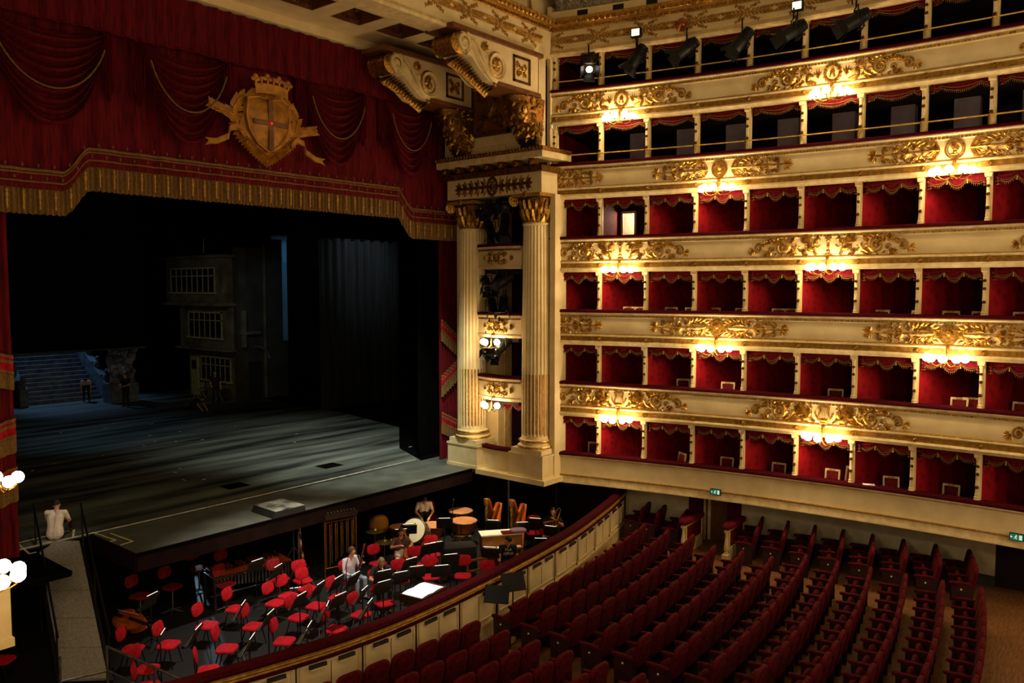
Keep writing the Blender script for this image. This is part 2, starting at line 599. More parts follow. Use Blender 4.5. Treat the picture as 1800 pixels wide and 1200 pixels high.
def relief(kind, half=None):
    """half = 1 or -1: one wing of the ornament; half = 0: its middle motif"""
    b = MB()
    sides = (half,) if half else ()
    for sg in sides:
        h = MB()
        if kind in ('clock', 'griffin', 'lyre'):
            big = 1.18 if kind == 'clock' else 1.22
            r_spiral(h, 1.86, -0.02, 0.15, 1.5, PI * 0.9, -1)
            r_fan(h, 2.02, -0.06, -0.6, 2.4, 7, 0.17, 0.06)
            st = arc(1.5, 0.0, 0.3, PI * 0.05, PI * 0.75, 7, 0.15)
            r_line(h, st, 0.018)
            acanthus(h, st, 0.1, 0.05)
            r_spiral(h, big, -0.01, 0.2, 1.7, PI * 0.5, 1, 0.026)
            st = arc(big, 0, 0.24, PI * 0.1, PI * 1.25, 9, 0.22)
            acanthus(h, st, 0.11, 0.06)
            r_fan(h, big + 0.3, -0.12, -0.5, 1.6, 4, 0.14, 0.05)
            r_fan(h, big + 0.28, 0.15, 0.6, 1.6, 4, 0.12, 0.05)
            st = [(big - 0.2, -0.18), (big - 0.35, -0.1), (big - 0.42, 0.03)]
            r_line(h, st, 0.02)
            acanthus(h, st, 0.12, 0.06)
            if kind == 'clock':      # a seated winged figure facing the wreath
                r_dome(h, 0.62, -0.04, 0.075, 0.13, 0.06, rot=0.25)
                r_dome(h, 0.57, 0.17, 0.045, 0.055, 0.06)
                r_line(h, [(0.6, 0.06), (0.5, -0.02), (0.42, 0.0)], 0.024)
                r_line(h, [(0.63, -0.14), (0.5, -0.18), (0.42, -0.22)], 0.035)
                r_line(h, [(0.66, -0.14), (0.58, -0.22), (0.48, -0.235)], 0.03)
                r_fan(h, 0.66, 0.06, 0.9, 1.3, 6, 0.24, 0.06)
                r_fan(h, 0.36, -0.1, 1.5, 1.0, 4, 0.26, 0.05)
                r_fan(h, 0.72, -0.16, 0.2, 1.2, 4, 0.2, 0.06)
            elif kind == 'griffin':
                r_dome(h, 0.47, -0.05, 0.16, 0.085, 0.07, rot=0.35)
                r_dome(h, 0.34, 0.1, 0.07, 0.1, 0.065)
                r_dome(h, 0.25, 0.17, 0.065, 0.045, 0.06)
                r_fan(h, 0.29, 0.2, 1.7, 1.2, 3, 0.07, 0.03)
                r_line(h, [(0.36, 0.02), (0.27, -0.05), (0.19, 0.02)], 0.024)
                r_line(h, [(0.38, -0.03), (0.36, -0.14), (0.3, -0.22)], 0.028)
                r_line(h, [(0.58, -0.1), (0.66, -0.16), (0.6, -0.23), (0.52, -0.23)], 0.035)
                r_line(h, [(0.62, -0.08), (0.74, -0.12), (0.8, -0.02)], 0.018)
                r_fan(h, 0.42, 0.04, 0.75, 1.0, 8, 0.38, 0.07, 0.045)
            else:                    # a winged sphinx
                r_dome(h, 0.36, 0.16, 0.055, 0.06, 0.065)
                r_dome(h, 0.38, 0.02, 0.075, 0.13, 0.065)
                r_dome(h, 0.5, -0.12, 0.16, 0.09, 0.06)
                r_line(h, [(0.36, -0.06), (0.33, -0.15), (0.24, -0.21)], 0.03)
                r_line(h, [(0.6, -0.14), (0.54, -0.22), (0.42, -0.225)], 0.035)
                r_fan(h, 0.42, -0.02, 0.55, 1.25, 10, 0.44, 0.08, 0.05)
                r_fan(h, 0.62, -0.16, 0.15, 0.7, 5, 0.34, 0.08, 0.045)
        else:                        # anthemion scrollwork
            r_fan(h, 1.86, 0, 0, 3.6, 11, 0.2, 0.055)
            r_line(h, [(1.86, 0), (0.35, 0)], 0.02)
            for q in (1, -1):
                r_spiral(h, 1.62, 0.13 * q, 0.09, 1.3, PI * 1.5 * q, q, 0.016)
                st = arc(1.4, 0.02 * q, 0.28, 0, PI * 0.6 * q, 6, 0.14)
                r_line(h, st, 0.015)
                acanthus(h, st, 0.08, 0.04)
                r_spiral(h, 0.93, 0.13 * q, 0.08, 1.2, PI * 0.5, -q, 0.016)
            r_fan(h, 1.42, 0, PI, 2.2, 7, 0.17, 0.055)
            r_fan(h, 1.05, 0, 0, 1.9, 7, 0.22, 0.07)
            if kind == 'profile':
                r_ring(h, 0.55, 0, 0.2, 0.02)
                r_fan(h, 0.4, 0, 0, 2.9, 9, 0.28, 0.06)
                acanthus(h, arc(0.95, 0, 0.3, 0.9, 2.6, 5, 0.2), 0.14, 0.06)
                acanthus(h, arc(0.95, 0, 0.3, -0.9, -2.6, 5, 0.2), 0.14, 0.06)
            else:
                for q in (1, -1):
                    acanthus(h, arc(0.55, 0, 0.32, 0.3 * q, 2.7 * q, 7, 0.17), 0.17, 0.075)
                    r_spiral(h, 0.45, 0.11 * q, 0.08, 1.2, 0, q, 0.016)
        if kind in ('clock', 'griffin', 'lyre'):
            for (a, c_) in ((1.62, -0.16), (0.9, 0.17), (1.5, 0.16), (0.95, -0.19)):
                r_fan(h, a, c_, 0.4 if c_ > 0 else -0.4, 2.6, 5, 0.13, 0.045)
                r_rosette(h, a + 0.02, c_, 0.045)
            acanthus(h, [(0.8 + 0.16 * q, -0.21 + 0.03 * (q % 2)) for q in range(6)], 0.1, 0.045)
            r_spiral(h, 1.5, -0.05, 0.085, 1.2, 0, 1, 0.014)
        else:
            for q in (1, -1):
                acanthus(h, [(0.35 + 0.17 * w_, 0.2 * q - 0.02 * q * (w_ % 2)) for w_ in range(7)], 0.12, 0.05)
                r_rosette(h, 1.2, 0.1 * q, 0.06)
        h.map(lambda x, y, z: (x * sg, y, z))
        if sg < 0:
            h.f = [tuple(reversed(f)) for f in h.f]
        b.add(h.v, h.f)
    if half == 0:
        if kind == 'clock':
            r_ring(b, 0, 0.0, 0.2, 0.035)
            acanthus(b, arc(0, 0, 0.2, -PI / 2, PI * 1.5, 16), 0.08, 0.05)
            r_dome(b, 0, 0.02, 0.07, 0.1, 0.05)
            r_line(b, [(0, 0.05), (0.06, -0.1)], 0.02)
            r_line(b, [(0, 0.05), (-0.06, -0.1)], 0.02)
        elif kind == 'griffin':
            b.box((0, 0.21, 0.02), (0.17, 0.035, 0.05))
            r_dome(b, 0, 0.15, 0.055, 0.05, 0.05)
            r_dome(b, 0, 0.02, 0.04, 0.12, 0.05)
            r_dome(b, 0, -0.12, 0.055, 0.06, 0.05)
            b.box((0, -0.22, 0.02), (0.2, 0.035, 0.05))
        elif kind == 'lyre':
            for q in (1, -1):
                r_line(b, [(0.05 * q, -0.2), (0.14 * q, -0.1), (0.11 * q, 0.08), (0.13 * q, 0.2)], 0.024)
                r_line(b, [(0.24 * q, 0.05), (0.2 * q, -0.05), (0.13 * q, -0.16)], 0.02)
            for k in range(5):
                r_line(b, [((k - 2) * 0.035, -0.14), ((k - 2) * 0.035, 0.19)], 0.006)
            b.box((0, 0.2, 0.02), (0.3, 0.03, 0.04))
            r_dome(b, 0, -0.15, 0.12, 0.06, 0.05)
            b.box((0, -0.23, 0.02), (0.2, 0.03, 0.04))
        else:
            r_ring(b, 0, 0, 0.215, 0.026, 26)
            r_ring(b, 0, 0, 0.165, 0.014, 22)
            if kind != 'cameo':
                b.lathe([(0.2, 0.0), (0.2, 0.012), (0.0, 0.016)], 20)
            r_dome(b, 0.0, 0.03, 0.062, 0.085, 0.06)
            if kind == 'cameo':
                r_dome(b, -0.005, 0.05, 0.08, 0.09, 0.05)
                r_dome(b, 0.07, 0.03, 0.035, 0.025, 0.05, rot=-0.4)
                r_dome(b, 0.05, -0.01, 0.04, 0.03, 0.05)
                r_dome(b, 0.0, -0.06, 0.05, 0.07, 0.05)
                r_dome(b, -0.01, -0.12, 0.1, 0.035, 0.05)
                r_fan(b, -0.03, 0.06, 2.3, 2.6, 6, 0.08, 0.05)
            elif kind == 'profile':
                r_dome(b, 0.055, 0.02, 0.03, 0.022, 0.05)
                r_dome(b, -0.01, -0.09, 0.06, 0.04, 0.04)
                r_fan(b, -0.02, 0.06, 2.2, 2.4, 5, 0.09, 0.05)
            else:
                r_dome(b, 0.0, 0.015, 0.016, 0.03, 0.075)
                for q in (1, -1):
                    r_dome(b, 0.025 * q, 0.045, 0.014, 0.009, 0.065)
                r_fan(b, 0, 0.05, PI / 2, 3.8, 11, 0.13, 0.04)
    return b


def on_tier(b, s, off, z):
    n = tier_pt
    return b.map(lambda u, v, w: tuple(n(s + u, off + w, z + v * 1.06)))


# ------------------------------------------------------------------ parapets
def rosette_mesh():
    b = MB()
    for i in range(8):
        r_blade(b, 0, 0, i * PI / 4, 0.07, 0.05, 0.035)
    r_dome(b, 0, 0, 0.028, 0.028, 0.06)
    r_ring(b, 0, 0, 0.065, 0.012, 12)
    b.map(lambda u, v, w: (u, -w, v))
    return b.mesh('rosette')


ROS = rosette_mesh()
TIER_LOOK = ['plain cream parapet of the first box tier with thin gilt line and red velvet rail',
             'cream parapet of the second box tier with gilt sphinxes and lyres',
             'cream parapet of the third box tier with gilt face medallions and palmettes',
             'cream parapet of the fourth box tier with gilt griffins and candelabra',
             'cream parapet of the fifth tier with gilt profile medallions and brass safety rail',
             'cream parapet of the sixth topmost tier with gilt winged figures and brass safety rail']
KIND = [None, 'lyre', 'face', 'griffin', 'profile', 'clock']
for k in range(6):
    z = RAIL[k]
    t = thing('tier_parapet', TIER_LOOK[k], 'parapet', tier_pt(S0, 0, z - 0.9), tier_rz(S0))
    obj('velvet_rail', sweep([(0.06, 0.0), (0.085, 0.03), (0.075, 0.075), (0.03, 0.1), (-0.2, 0.1), (-0.24, 0.06), (-0.24, 0.0)], S0 - 0.02, z0=z), 'rail_velvet', t, world=True)
    obj('upper_moulding', sweep([(0.055, 0.0), (0.06, -0.03), (0.03, -0.06), (0.01, -0.09), (-0.1, -0.09), (-0.1, 0.0)], z0=z), 'cream_moulding', t, world=True)
    if k == 0:
        obj('panel', sweep([(0.012, -0.09), (-0.005, -0.2), (-0.005, -0.5), (0.01, -0.62), (-0.1, -0.62), (-0.1, -0.09)], z0=z), 'cream', t, world=True)
        obj('gilt_line', sweep([(0.03, -0.62), (0.04, -0.645), (0.03, -0.67), (0.0, -0.67), (0.0, -0.62)], z0=z), 'gold_paint', t, world=True)
        obj('lower_fascia', sweep([(0.02, -0.67), (0.02, -0.8), (0.05, -0.86), (0.05, -0.9), (-1.4, -0.9), (-1.4, -0.84), (-0.1, -0.84), (-0.1, -0.67)], z0=z), 'cream_moulding', t, world=True)
        continue
    bd = MB()
    n = int((S1 - S0) / 0.085)
    for i in range(n):
        s = S0 + 0.04 + i * 0.085
        p = tier_pt(s, 0.022, z - 0.115)
        bd.box(p, (0.062, 0.05, 0.042), rot3(z=tier_rz(s)))
    obj('bead_moulding', bd, 'gold', t, world=True, smooth=0, kind='stuff')
    obj('panel', sweep([(0.0, -0.09), (0.0, -0.14), (-0.02, -0.17), (0.0, -0.3), (0.012, -0.42), (0.0, -0.56), (-0.02, -0.665), (-0.12, -0.665), (-0.12, -0.09)], z0=z), 'cream', t, world=True)
    obj('gilt_line', sweep([(0.0, -0.655), (0.03, -0.665), (0.035, -0.685), (0.0, -0.69)], z0=z), 'gold_paint', t, world=True)
    obj('ledge', sweep([(0.05, -0.69), (0.06, -0.72), (0.03, -0.75), (-0.1, -0.75), (-0.1, -0.69)], z0=z), 'cream_moulding', t, world=True)
    pr = []
    for i in range(5):
        zz = -0.755 - i * 0.027
        pr += [(0.012, zz), (0.03, zz - 0.007), (0.03, zz - 0.02), (0.012, zz - 0.026)]
    obj('reeded_gilt_band', sweep(pr + [(-0.1, -0.89), (-0.1, -0.755)], z0=z), 'gold_paint', t, world=True)
    obj('cornice', sweep([(0.03, -0.89), (0.06, -0.91), (0.075, -0.95), (0.04, -0.985), (0.02, -1.03), (-0.2, -1.03), (-0.2, -0.89)], z0=z), 'cream_moulding', t, world=True)
    for s in POST:
        o = obj('rosette', ROS, 'gold', t)
        o.matrix_basis = basis(t).inverted() @ Matrix.LocRotScale(tier_pt(s, 0.03, z - 0.82), Matrix.Rotation(tier_rz(s), 3, 'Z'), None)
    kd = KIND[k]
    if k % 2:   # tiers two, four, six
        for s in (POST[1] + 0.66, POST[5] + 0.72):
            for hh in (1, 0, -1):
                obj('relief', on_tier(relief(kd, hh), s, 0.004, z - 0.4), 'gold', t, world=True)
        obj('relief', on_tier(relief(kd, -1), POST[9] + 1.15, 0.004, z - 0.4), 'gold', t, world=True)
    else:
        for s in (POST[3] + 0.68, POST[7] + 0.7):
            for hh in (1, 0, -1):
                k2 = 'cameo' if (kd == 'profile' and hh == 0 and s > POST[5]) else kd
                obj('relief', on_tier(relief(k2, hh), s, 0.004, z - 0.4), 'gold', t, world=True)
        obj('relief', on_tier(relief(kd, 1), POST[0] - 0.45, 0.004, z - 0.4), 'gold', t, world=True)
    if k >= 4:
        bb = MB()
        bb.tube([tier_pt(S0 + i * 0.3, -0.02, z + 0.34) for i in range(int((S1 - S0) / 0.3))], 0.02, 6)
        obj('brass_rail', bb, 'brass_rail', t, world=True)
        for s in POST:
            bb = MB().tube([tier_pt(s - 0.1, -0.02, z + 0.09), tier_pt(s - 0.1, -0.02, z + 0.36)], 0.014, 6)
            bb.ell(tier_pt(s - 0.1, -0.02, z + 0.345), (0.03, 0.03, 0.03), None, 8, 4)
            obj('rail_stanchion', bb, 'brass', t, world=True)

# ------------------------------------------------------------------ slim columns between the boxes


def post_meshes():
    H = 1.18
    ms = []
    b = MB().box2((-0.01, 0.02, 0), (0.085, 0.16, H))
    b.box2((0.0, 0.0, 0.06), (0.075, 0.02, H - 0.06))
    ms.append(('pilaster', b.mesh('pilaster', 0), 'cream'))
    b = MB().lathe([(0.055, 0.14), (0.05, 0.16), (0.044, 0.3), (0.05, 0.33), (0.05, 0.4), (0.045, 0.42), (0.045, 0.6), (0.05, 0.62), (0.05, 0.7), (0.045, 0.72), (0.045, 1.0)], 10)
    ms.append(('colonette', b.mesh('colonette'), 'cream_moulding'))
    b = MB().lathe([(0.075, 0.0), (0.075, 0.03), (0.06, 0.045), (0.072, 0.07), (0.05, 0.11), (0.055, 0.14)], 10)
    ms.append(('base', b.mesh('base'), 'cream_moulding'))
    b = MB().lathe([(0.05, 1.0), (0.06, 1.03), (0.055, 1.06), (0.08, 1.11), (0.09, 1.12)], 10)
    b.box((0, 0.0, 1.15), (0.17, 0.16, 0.06))
    b.tube([(-0.075, -0.06, 1.1), (0.075, -0.06, 1.1)], 0.035, 8)
    ms.append(('capital', b.mesh('capital'), 'cream_moulding'))
    for zz, hh in ((0.33, 0.07), (0.66, 0.07), (0.86, 0.06)):
        b = MB().box((0, -0.04, zz), (0.075, 0.04, hh))
        r = MB()
        r_fan(r, 0, -0.03, PI / 2, 1.6, 5, 0.07, 0.03)
        r.map(lambda u, v, w: (u, -0.06 - w, zz + v))
        b.add(r.v, r.f)
        ms.append(('gilt_mount', b.mesh('gilt_mount'), 'gold_dark'))
    return ms


PM = post_meshes()
for _, me, m in PM:
    me.materials.append(M[m])
for k in range(6):
    for i, s in enumerate(POST):
        t = thing('box_column', f'{ORD[i]} slim cream column from the stage pier on the {TIER[k]} tier', 'column', tier_pt(s - 0.06, -0.1, RAIL[k] + 0.09), tier_rz(s), f'columns along the {TIER[k]} tier')
        for nm, me, m in PM:
            obj(nm, me, None, t)

# ------------------------------------------------------------------ swagged pelmets between the columns


def pelmet_meshes(style):
    Wd = 1.34
    b = MB()
    drop = 0.27 if style == 'full' else 0.19

    def edge(u):
        # three scallops: half, full, half (box tiers) or one wide one (galleries)
        if style == 'full':
            x = u * 3
            q = x - int(min(x, 2.999))
            d = 4 * q * (1 - q)
            return drop * (0.42 + (0.78 if 1 <= x < 2 else 0.5) * d)
        a, c, m = (0.0, 0.17, 0.55) if u < 0.17 else (0.17, 0.83, 1.0) if u < 0.83 else (0.83, 1.0, 0.55)
        q = (u - a) / (c - a)
        return drop * (0.55 + m * 0.62 * 4 * q * (1 - q))

    def fn(u, v):
        e = edge(u)
        y = 0.02 + 0.022 * math.sin(v * 3.2 * PI + 4 * u) - 0.03 * math.sin(v * PI)
        return ((u - 0.5) * Wd, y, -v * e)
    b.sheet(fn, 30, 8)
    cl = b.mesh('drape', 80)
    f = MB()
    N = 30
    pts = [((i / N - 0.5) * Wd, -0.01, -edge(i / N)) for i in range(N + 1)]
    f.tube(pts, 0.009, 5)
    f.tube([(p[0], -0.022, p[2] * (0.82 if style == 'full' else 0.66)) for p in pts], 0.006 if style == 'full' else 0.009, 4)
    for i in range(N + 1):
        x, y, zz = pts[i]
        f.add([(x - 0.007, y, zz), (x + 0.007, y, zz), (x + 0.005, y, zz - 0.06), (x - 0.005, y, zz - 0.06), (x, y - 0.012, zz - 0.04)], [(0, 1, 4), (1, 2, 4), (2, 3, 4), (3, 0, 4)])
    fr = f.mesh('fringe')
    ta = []
    for u in ((1 / 3, 2 / 3) if style == 'full' else ()):
        q = MB().lathe([(0.0, 0.02), (0.012, 0.0), (0.018, -0.03), (0.012, -0.045), (0.022, -0.085), (0.0, -0.09)], 7, ((u - 0.5) * Wd, -0.02, -edge(u) - 0.02))
        ta.append(q.mesh('tassel'))
    tails = []
    for sg in (-1, 1):
        q = MB()

        def fn2(u, v):
            x = sg * (Wd / 2 - 0.005 - u * 0.09)
            return (x, -0.02 + 0.025 * math.sin(u * 7), -v * (0.3 if style == 'full' else 0.22))
        q.sheet(fn2, 8, 3)
        w = MB()
        for zz in (0.3, 0.23) if style == 'full' else (0.22,):
            w.tube([(sg * (Wd / 2 - 0.005 - u * 0.09 / 6), -0.03 + 0.025 * math.sin(u * 7 / 6), -zz) for u in range(7)], 0.01, 4)
        tails.append((q.mesh('tail', 80), w.mesh('tail_braid')))
    return cl, fr, ta, tails


PEL = {'full': pelmet_meshes('full'), 'wide': pelmet_meshes('wide')}
for st in PEL.values():
    st[0].materials.append(M['velvet'])
    st[1].materials.append(M['gold_fringe'])
    for q in st[2]:
        q.materials.append(M['gold_paint'])
    for a, c in st[3]:
        a.materials.append(M['velvet'])
        c.materials.append(M['gold_fringe'])
for k in range(6):
    st = PEL['full' if k < 4 else 'wide']
    for i in range(10):
        s = POST[i] + 0.75
        t = thing('swag_pelmet', f'red gold-fringed swag pelmet, {ORD[i]} from the stage on the {TIER[k]} tier', 'pelmet', tier_pt(s, -0.14, RAIL[k] + (1.27 if k < 5 else 1.13)), tier_rz(s), f'pelmets on the {TIER[k]} tier')
        obj('drape', st[0], None, t)
        o = obj('fringe', st[1], None, t, kind='stuff')
        for q in st[2]:
            obj('tassel', q, None, t)
        for a, c in st[3]:
            p = obj('tail', a, None, t)
            obj('tail_braid', c, None, p)

# ------------------------------------------------------------------ box shells
for k in range(6):
    z = RAIL[k]
    deep = -2.1 if k < 4 else -4.2
    fl, ce = z - (0.86 if k == 2 else 0.8), z + 1.27
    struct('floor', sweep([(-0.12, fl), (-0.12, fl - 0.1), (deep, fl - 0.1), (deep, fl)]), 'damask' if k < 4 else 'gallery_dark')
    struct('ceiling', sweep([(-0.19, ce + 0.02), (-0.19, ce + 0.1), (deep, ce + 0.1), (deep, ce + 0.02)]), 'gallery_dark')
    struct('wall_under_rail', sweep([(-0.12, fl), (-0.2, fl), (-0.2, z), (-0.12, z)]), 'velvet')
    if k == 3:
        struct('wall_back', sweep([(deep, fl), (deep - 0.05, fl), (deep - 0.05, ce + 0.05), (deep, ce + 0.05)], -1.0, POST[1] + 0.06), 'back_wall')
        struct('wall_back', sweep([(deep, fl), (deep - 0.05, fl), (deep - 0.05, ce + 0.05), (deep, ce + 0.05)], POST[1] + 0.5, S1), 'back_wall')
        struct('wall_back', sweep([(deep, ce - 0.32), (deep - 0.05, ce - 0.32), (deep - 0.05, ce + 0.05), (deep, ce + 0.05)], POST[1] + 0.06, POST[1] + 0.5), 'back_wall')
        struct('wall_corridor', sweep([(deep - 1.1, fl), (deep - 1.15, fl), (deep - 1.15, ce), (deep - 1.1, ce)], POST[1] - 2.0, POST[1] + 2.0), 'corridor')
        dm = MB()
        for a in (0.06, 0.5):
            p = tier_pt(POST[1] + a, deep + 0.03, (fl + ce - 0.32) / 2)
            dm.box(p, (0.07, 0.08, ce - 0.32 - fl), rot3(z=tier_rz(POST[1] + a)))
        p = tier_pt(POST[1] + 0.28, deep + 0.03, ce - 0.29)
        dm.box(p, (0.51, 0.08, 0.07), rot3(z=tier_rz(POST[1] + 1.3)))
        struct('door_2', dm, 'cream_moulding', smooth=0)
        light('corridor_lamp', 'POINT', tier_pt(POST[1] + 0.5, deep - 0.5, ce - 0.35), 75, (1.0, 0.85, 0.6), 0.12)
    else:
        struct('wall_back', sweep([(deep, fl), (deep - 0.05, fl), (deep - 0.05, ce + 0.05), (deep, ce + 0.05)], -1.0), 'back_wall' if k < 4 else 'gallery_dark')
    if k < 4:
        for i, s in enumerate([-0.08] + POST):
            a = tier_pt(s, -0.17, 0)
            c = tier_pt(s + (-0.08 if (k == 3 and i == 2) else 0.85 if i else 0.3), deep, 0)
            d = (c - a)
            b = MB().box((0, 0, 0), (d.length, 0.05, ce + 0.04 - fl), rot3(z=math.atan2(d.y, d.x)))
            struct('wall_partition', b, 'damask', loc=((a.x + c.x) / 2, (a.y + c.y) / 2, (fl + ce) / 2 + 0.02), smooth=0)
            # dado line and hand rail of the partition
            q = MB().tube([a + Vector((0, 0.035, z + 0.1)), c + Vector((0, 0.035, z + 0.1))], 0.018, 5)
            struct('trim_partition', q, 'damask')
    else:
        a = tier_pt(-0.1, -0.17, 0)
        c = tier_pt(-0.1, deep, 0)
        d = c - a
        struct('wall_partition', MB().box((0, 0, 0), (d.length, 0.05, ce - fl), rot3(z=math.atan2(d.y, d.x))), 'damask', loc=((a.x + c.x) / 2, (a.y + c.y) / 2, (fl + ce) / 2), smooth=0)
        if k == 4:
            for i in range(1, 10):
                s = POST[i] + 0.55
                struct('pillar', MB().box((0, 0, 0), (0.62, 0.4, ce - fl), rot3(z=tier_rz(s))), 'mauve_wall', loc=tier_pt(s, -2.4, (fl + ce) / 2), smooth=0)
            # benches of the gallery behind the rail
            for i in range(10):
                s = POST[i] + 0.75
                t = thing('gallery_bench', f'dark red bench behind the fifth tier rail, {ORD[i]} bay from the stage', 'bench', tier_pt(s, -0.55, fl), tier_rz(s), 'gallery benches behind the fifth tier rail')
                obj('seat', MB().sup((0, 0, 0.82), (1.35, 0.3, 0.14)), 'velvet', t)
                obj('support', MB().box((0, 0, 0.375), (1.2, 0.2, 0.75)), 'wood_dark', t, smooth=0)
# filler wall from the pier to the first column, and the wall beneath the first tier
struct('wall_tier_end', MB().box2((20.85, 15.62, -0.2), (21.18, 15.75, 14.9)), 'cream', smooth=0)

# ------------------------------------------------------------------ five-globe sconces


def sconce_parts(n=5, r=0.44):
    parts = []
    b = MB().tube([(0, 0.0, 0.28), (0, -0.07, 0.3), (0, -0.13, 0.2), (0, -0.13, -0.08)], [0.02, 0.02, 0.016, 0.028], 7)
    b.ell((0, -0.13, -0.1), (0.045, 0.045, 0.05), None, 8, 5)
    parts.append(('stem', b.mesh('stem'), 'brass'))
    b = MB().lathe([(0.05, 0), (0.05, 0.02), (0.03, 0.04)], 10, (0, 0.0, 0.28), rot3(x=R(90)))
    parts.append(('wall_plate', b.mesh('wall_plate'), 'gold_dark'))
    for i in range(n):
        a = R(-90 + (i - (n - 1) / 2) * 158 / max(1, n - 1))
        ex, ey = r * math.cos(a), -0.13 + r * math.sin(a)
        pts = [(0, -0.13, -0.06)]
        for q in (0.25, 0.5, 0.75, 1.0):
            pts.append((ex * q, -0.13 + (ey + 0.13) * q, -0.06 - 0.11 * math.sin(q * PI) - 0.02 * q))
        b = MB().tube(pts, 0.011, 6)
        b.lathe([(0.02, -0.09), (0.035, -0.075), (0.04, -0.06)], 8, (ex, ey, -0.0))
        parts.append(('arm', b.mesh('arm'), 'brass'))
        g = MB().ell((ex, ey, 0.03), (0.104, 0.104, 0.104), None, 12, 7)
        parts.append(('globe', g.mesh('globe'), 'globe'))
    return parts


SC5 = sconce_parts(5)
SC3 = sconce_parts(3, 0.3)
for P_ in (SC5, SC3):
    for nm, me, m in P_:
        me.materials.append(M[m])


def sconce(P_, label, loc, rz, group=None):
    t = thing('globe_sconce', label, 'lamp', loc, rz, group)
    for nm, me, m in P_:
        obj(nm, me, None, t)
    return t


for k in range(1, 6):
    for j, i in enumerate(((1, 5) if k % 2 else (3, 7))):
        s = POST[i] + (0.66 if i == 1 else 0.72 if i == 5 else 0.68 if i == 3 else 0.7)
        sconce(SC5, f'lit five-globe brass sconce under the {TIER[k]} tier parapet, {"nearer" if j == 0 else "further from"} the stage', tier_pt(s, 0.05, RAIL[k] - 1.0), tier_rz(s), 'five-globe sconces on the tier fronts')

# ------------------------------------------------------------------ chairs in the boxes
def box_chair_parts():
    ps = []
    def leg(x, y, top, z0=0.0):
        return MB().tube([(x, y, z0), (x * 0.97, y * 0.95, top)], [0.016, 0.022], 6)
    for sx in (-1, 1):
        ps.append(('leg', leg(0.19 * sx, -0.19, 0.42).mesh('leg'), 'cream_moulding'))
        ps.append(('leg', leg(0.18 * sx, 0.2, 0.42).mesh('leg'), 'cream_moulding'))
    ps.append(('seat', MB().sup((0, 0, 0.46), (0.44, 0.43, 0.1)).mesh('seat'), 'chair_dim_red'))
    m = rot3(x=R(-9))
    o = Vector((0, 0.2, 0.44))
    b = MB()
    for sx in (-1, 1):
        b.box(o + m @ Vector((0.185 * sx, 0, 0.28)), (0.045, 0.04, 0.6), m)
    b.box(o + m @ Vector((0, 0, 0.575)), (0.41, 0.045, 0.055), m)
    b.box(o + m @ Vector((0, 0, 0.1)), (0.36, 0.035, 0.04), m)
    ps.append(('back_frame', b.mesh('back_frame', 0), 'cream_moulding'))
    ps.append(('back_pad', MB().sup(o + m @ Vector((0, 0.0, 0.335)), (0.32, 0.05, 0.42), m).mesh('back_pad'), 'chair_dim_red'))
    ps.append(('carving', MB().box(o + m @ Vector((0, -0.03, 0.575)), (0.16, 0.02, 0.035), m).mesh('carving', 0), 'gold_paint'))
    return ps


BC = box_chair_parts()
for nm, me, m in BC:
    me.materials.append(M[m])
# tier, box index, offset along the rail, distance behind it, heading in degrees, height lift
BOXCH = [(0, 0, .95, -1.0, 185, .0), (0, 1, 1.0, -.62, 120, .12), (0, 1, 1.32, -1.3, 170, 0), (0, 2, .78, -.62, 140, .1), (0, 2, 1.25, -1.2, 170, 0), (0, 3, .8, -.6, 178, .06), (0, 4, .82, -.6, 180, .06), (0, 4, 1.28, -1.1, 165, 0),
         (0, 5, .78, -.6, 178, .08), (0, 5, 1.1, -1.2, 160, .1), (0, 6, .85, -.6, 192, .08), (0, 7, .72, -.6, 178, .06), (0, 7, 1.35, -1.0, 150, 0),
         (1, 2, .95, -.75, 192, .08), (1, 3, .82, -.55, 182, .1), (1, 4, .2, -.6, 235, .1), (1, 5, .85, -.55, 185, .1), (1, 6, .2, -.55, 238, .1), (1, 7, .85, -.55, 180, .1), (1, 7, 1.15, -.75, 196, .05), (1, 8, .65, -.6, 170, .1),
         (2, 1, .72, -.5, 180, .0), (2, 1, 1.1, -.5, 180, 0), (2, 2, .55, -.5, 178, .03), (2, 2, 1.2, -.5, 182, .0), (2, 3, .35, -.5, 176, -.02), (2, 3, 1.2, -.5, 180, 0), (2, 4, .75, -.5, 180, 0), (2, 4, 1.1, -.5, 180, 0), (2, 5, .22, -.5, 200, 0),
         (2, 6, .45, -.5, 180, .0), (2, 6, 1.2, -.55, 150, 0), (2, 7, .6, -.5, 180, .0), (2, 7, 1.25, -.55, 180, 0), (2, 8, .65, -.5, 180, 0)]
_cnt = {}
for k, i, ds, off, hd, lift in BOXCH:
    _cnt[(k, i)] = _cnt.get((k, i), 0) + 1
for k, i, ds, off, hd, lift in BOXCH:
    s = POST[i] + ds
    if _cnt[(k, i)] > 1:
        ex = ', stage side' if ds == min(d for kk, ii, d, *_ in BOXCH if (kk, ii) == (k, i)) else ', far side'
    else:
        ex = ''
    t = thing('box_chair', f'cream red-padded chair in {ORD[i]} {TIER[k]} tier box from stage{ex}', 'chair', tier_pt(s, off, RAIL[k] - (0.86 if k == 2 else 0.8)), tier_rz(s) + R(hd + 180), f'chairs in the {TIER[k]} tier boxes')
    up = {0: 0.0, 1: 0.0, 2: 0.0}[k]
    for nm, me, m in BC:
        obj(nm, me, None, t)
# a folded programme lying on the velvet rail
t = tag(obj('programme', MB().box((0, 0, 0.006), (0.3, 0.18, 0.012)), 'paper', loc=tier_pt(POST[6] + 0.4, -0.08, RAIL[0] + 0.1), rot=(0, 0, tier_rz(POST[6]) + 0.3), smooth=0), 'white folded paper lying on the first tier velvet rail', 'paper')
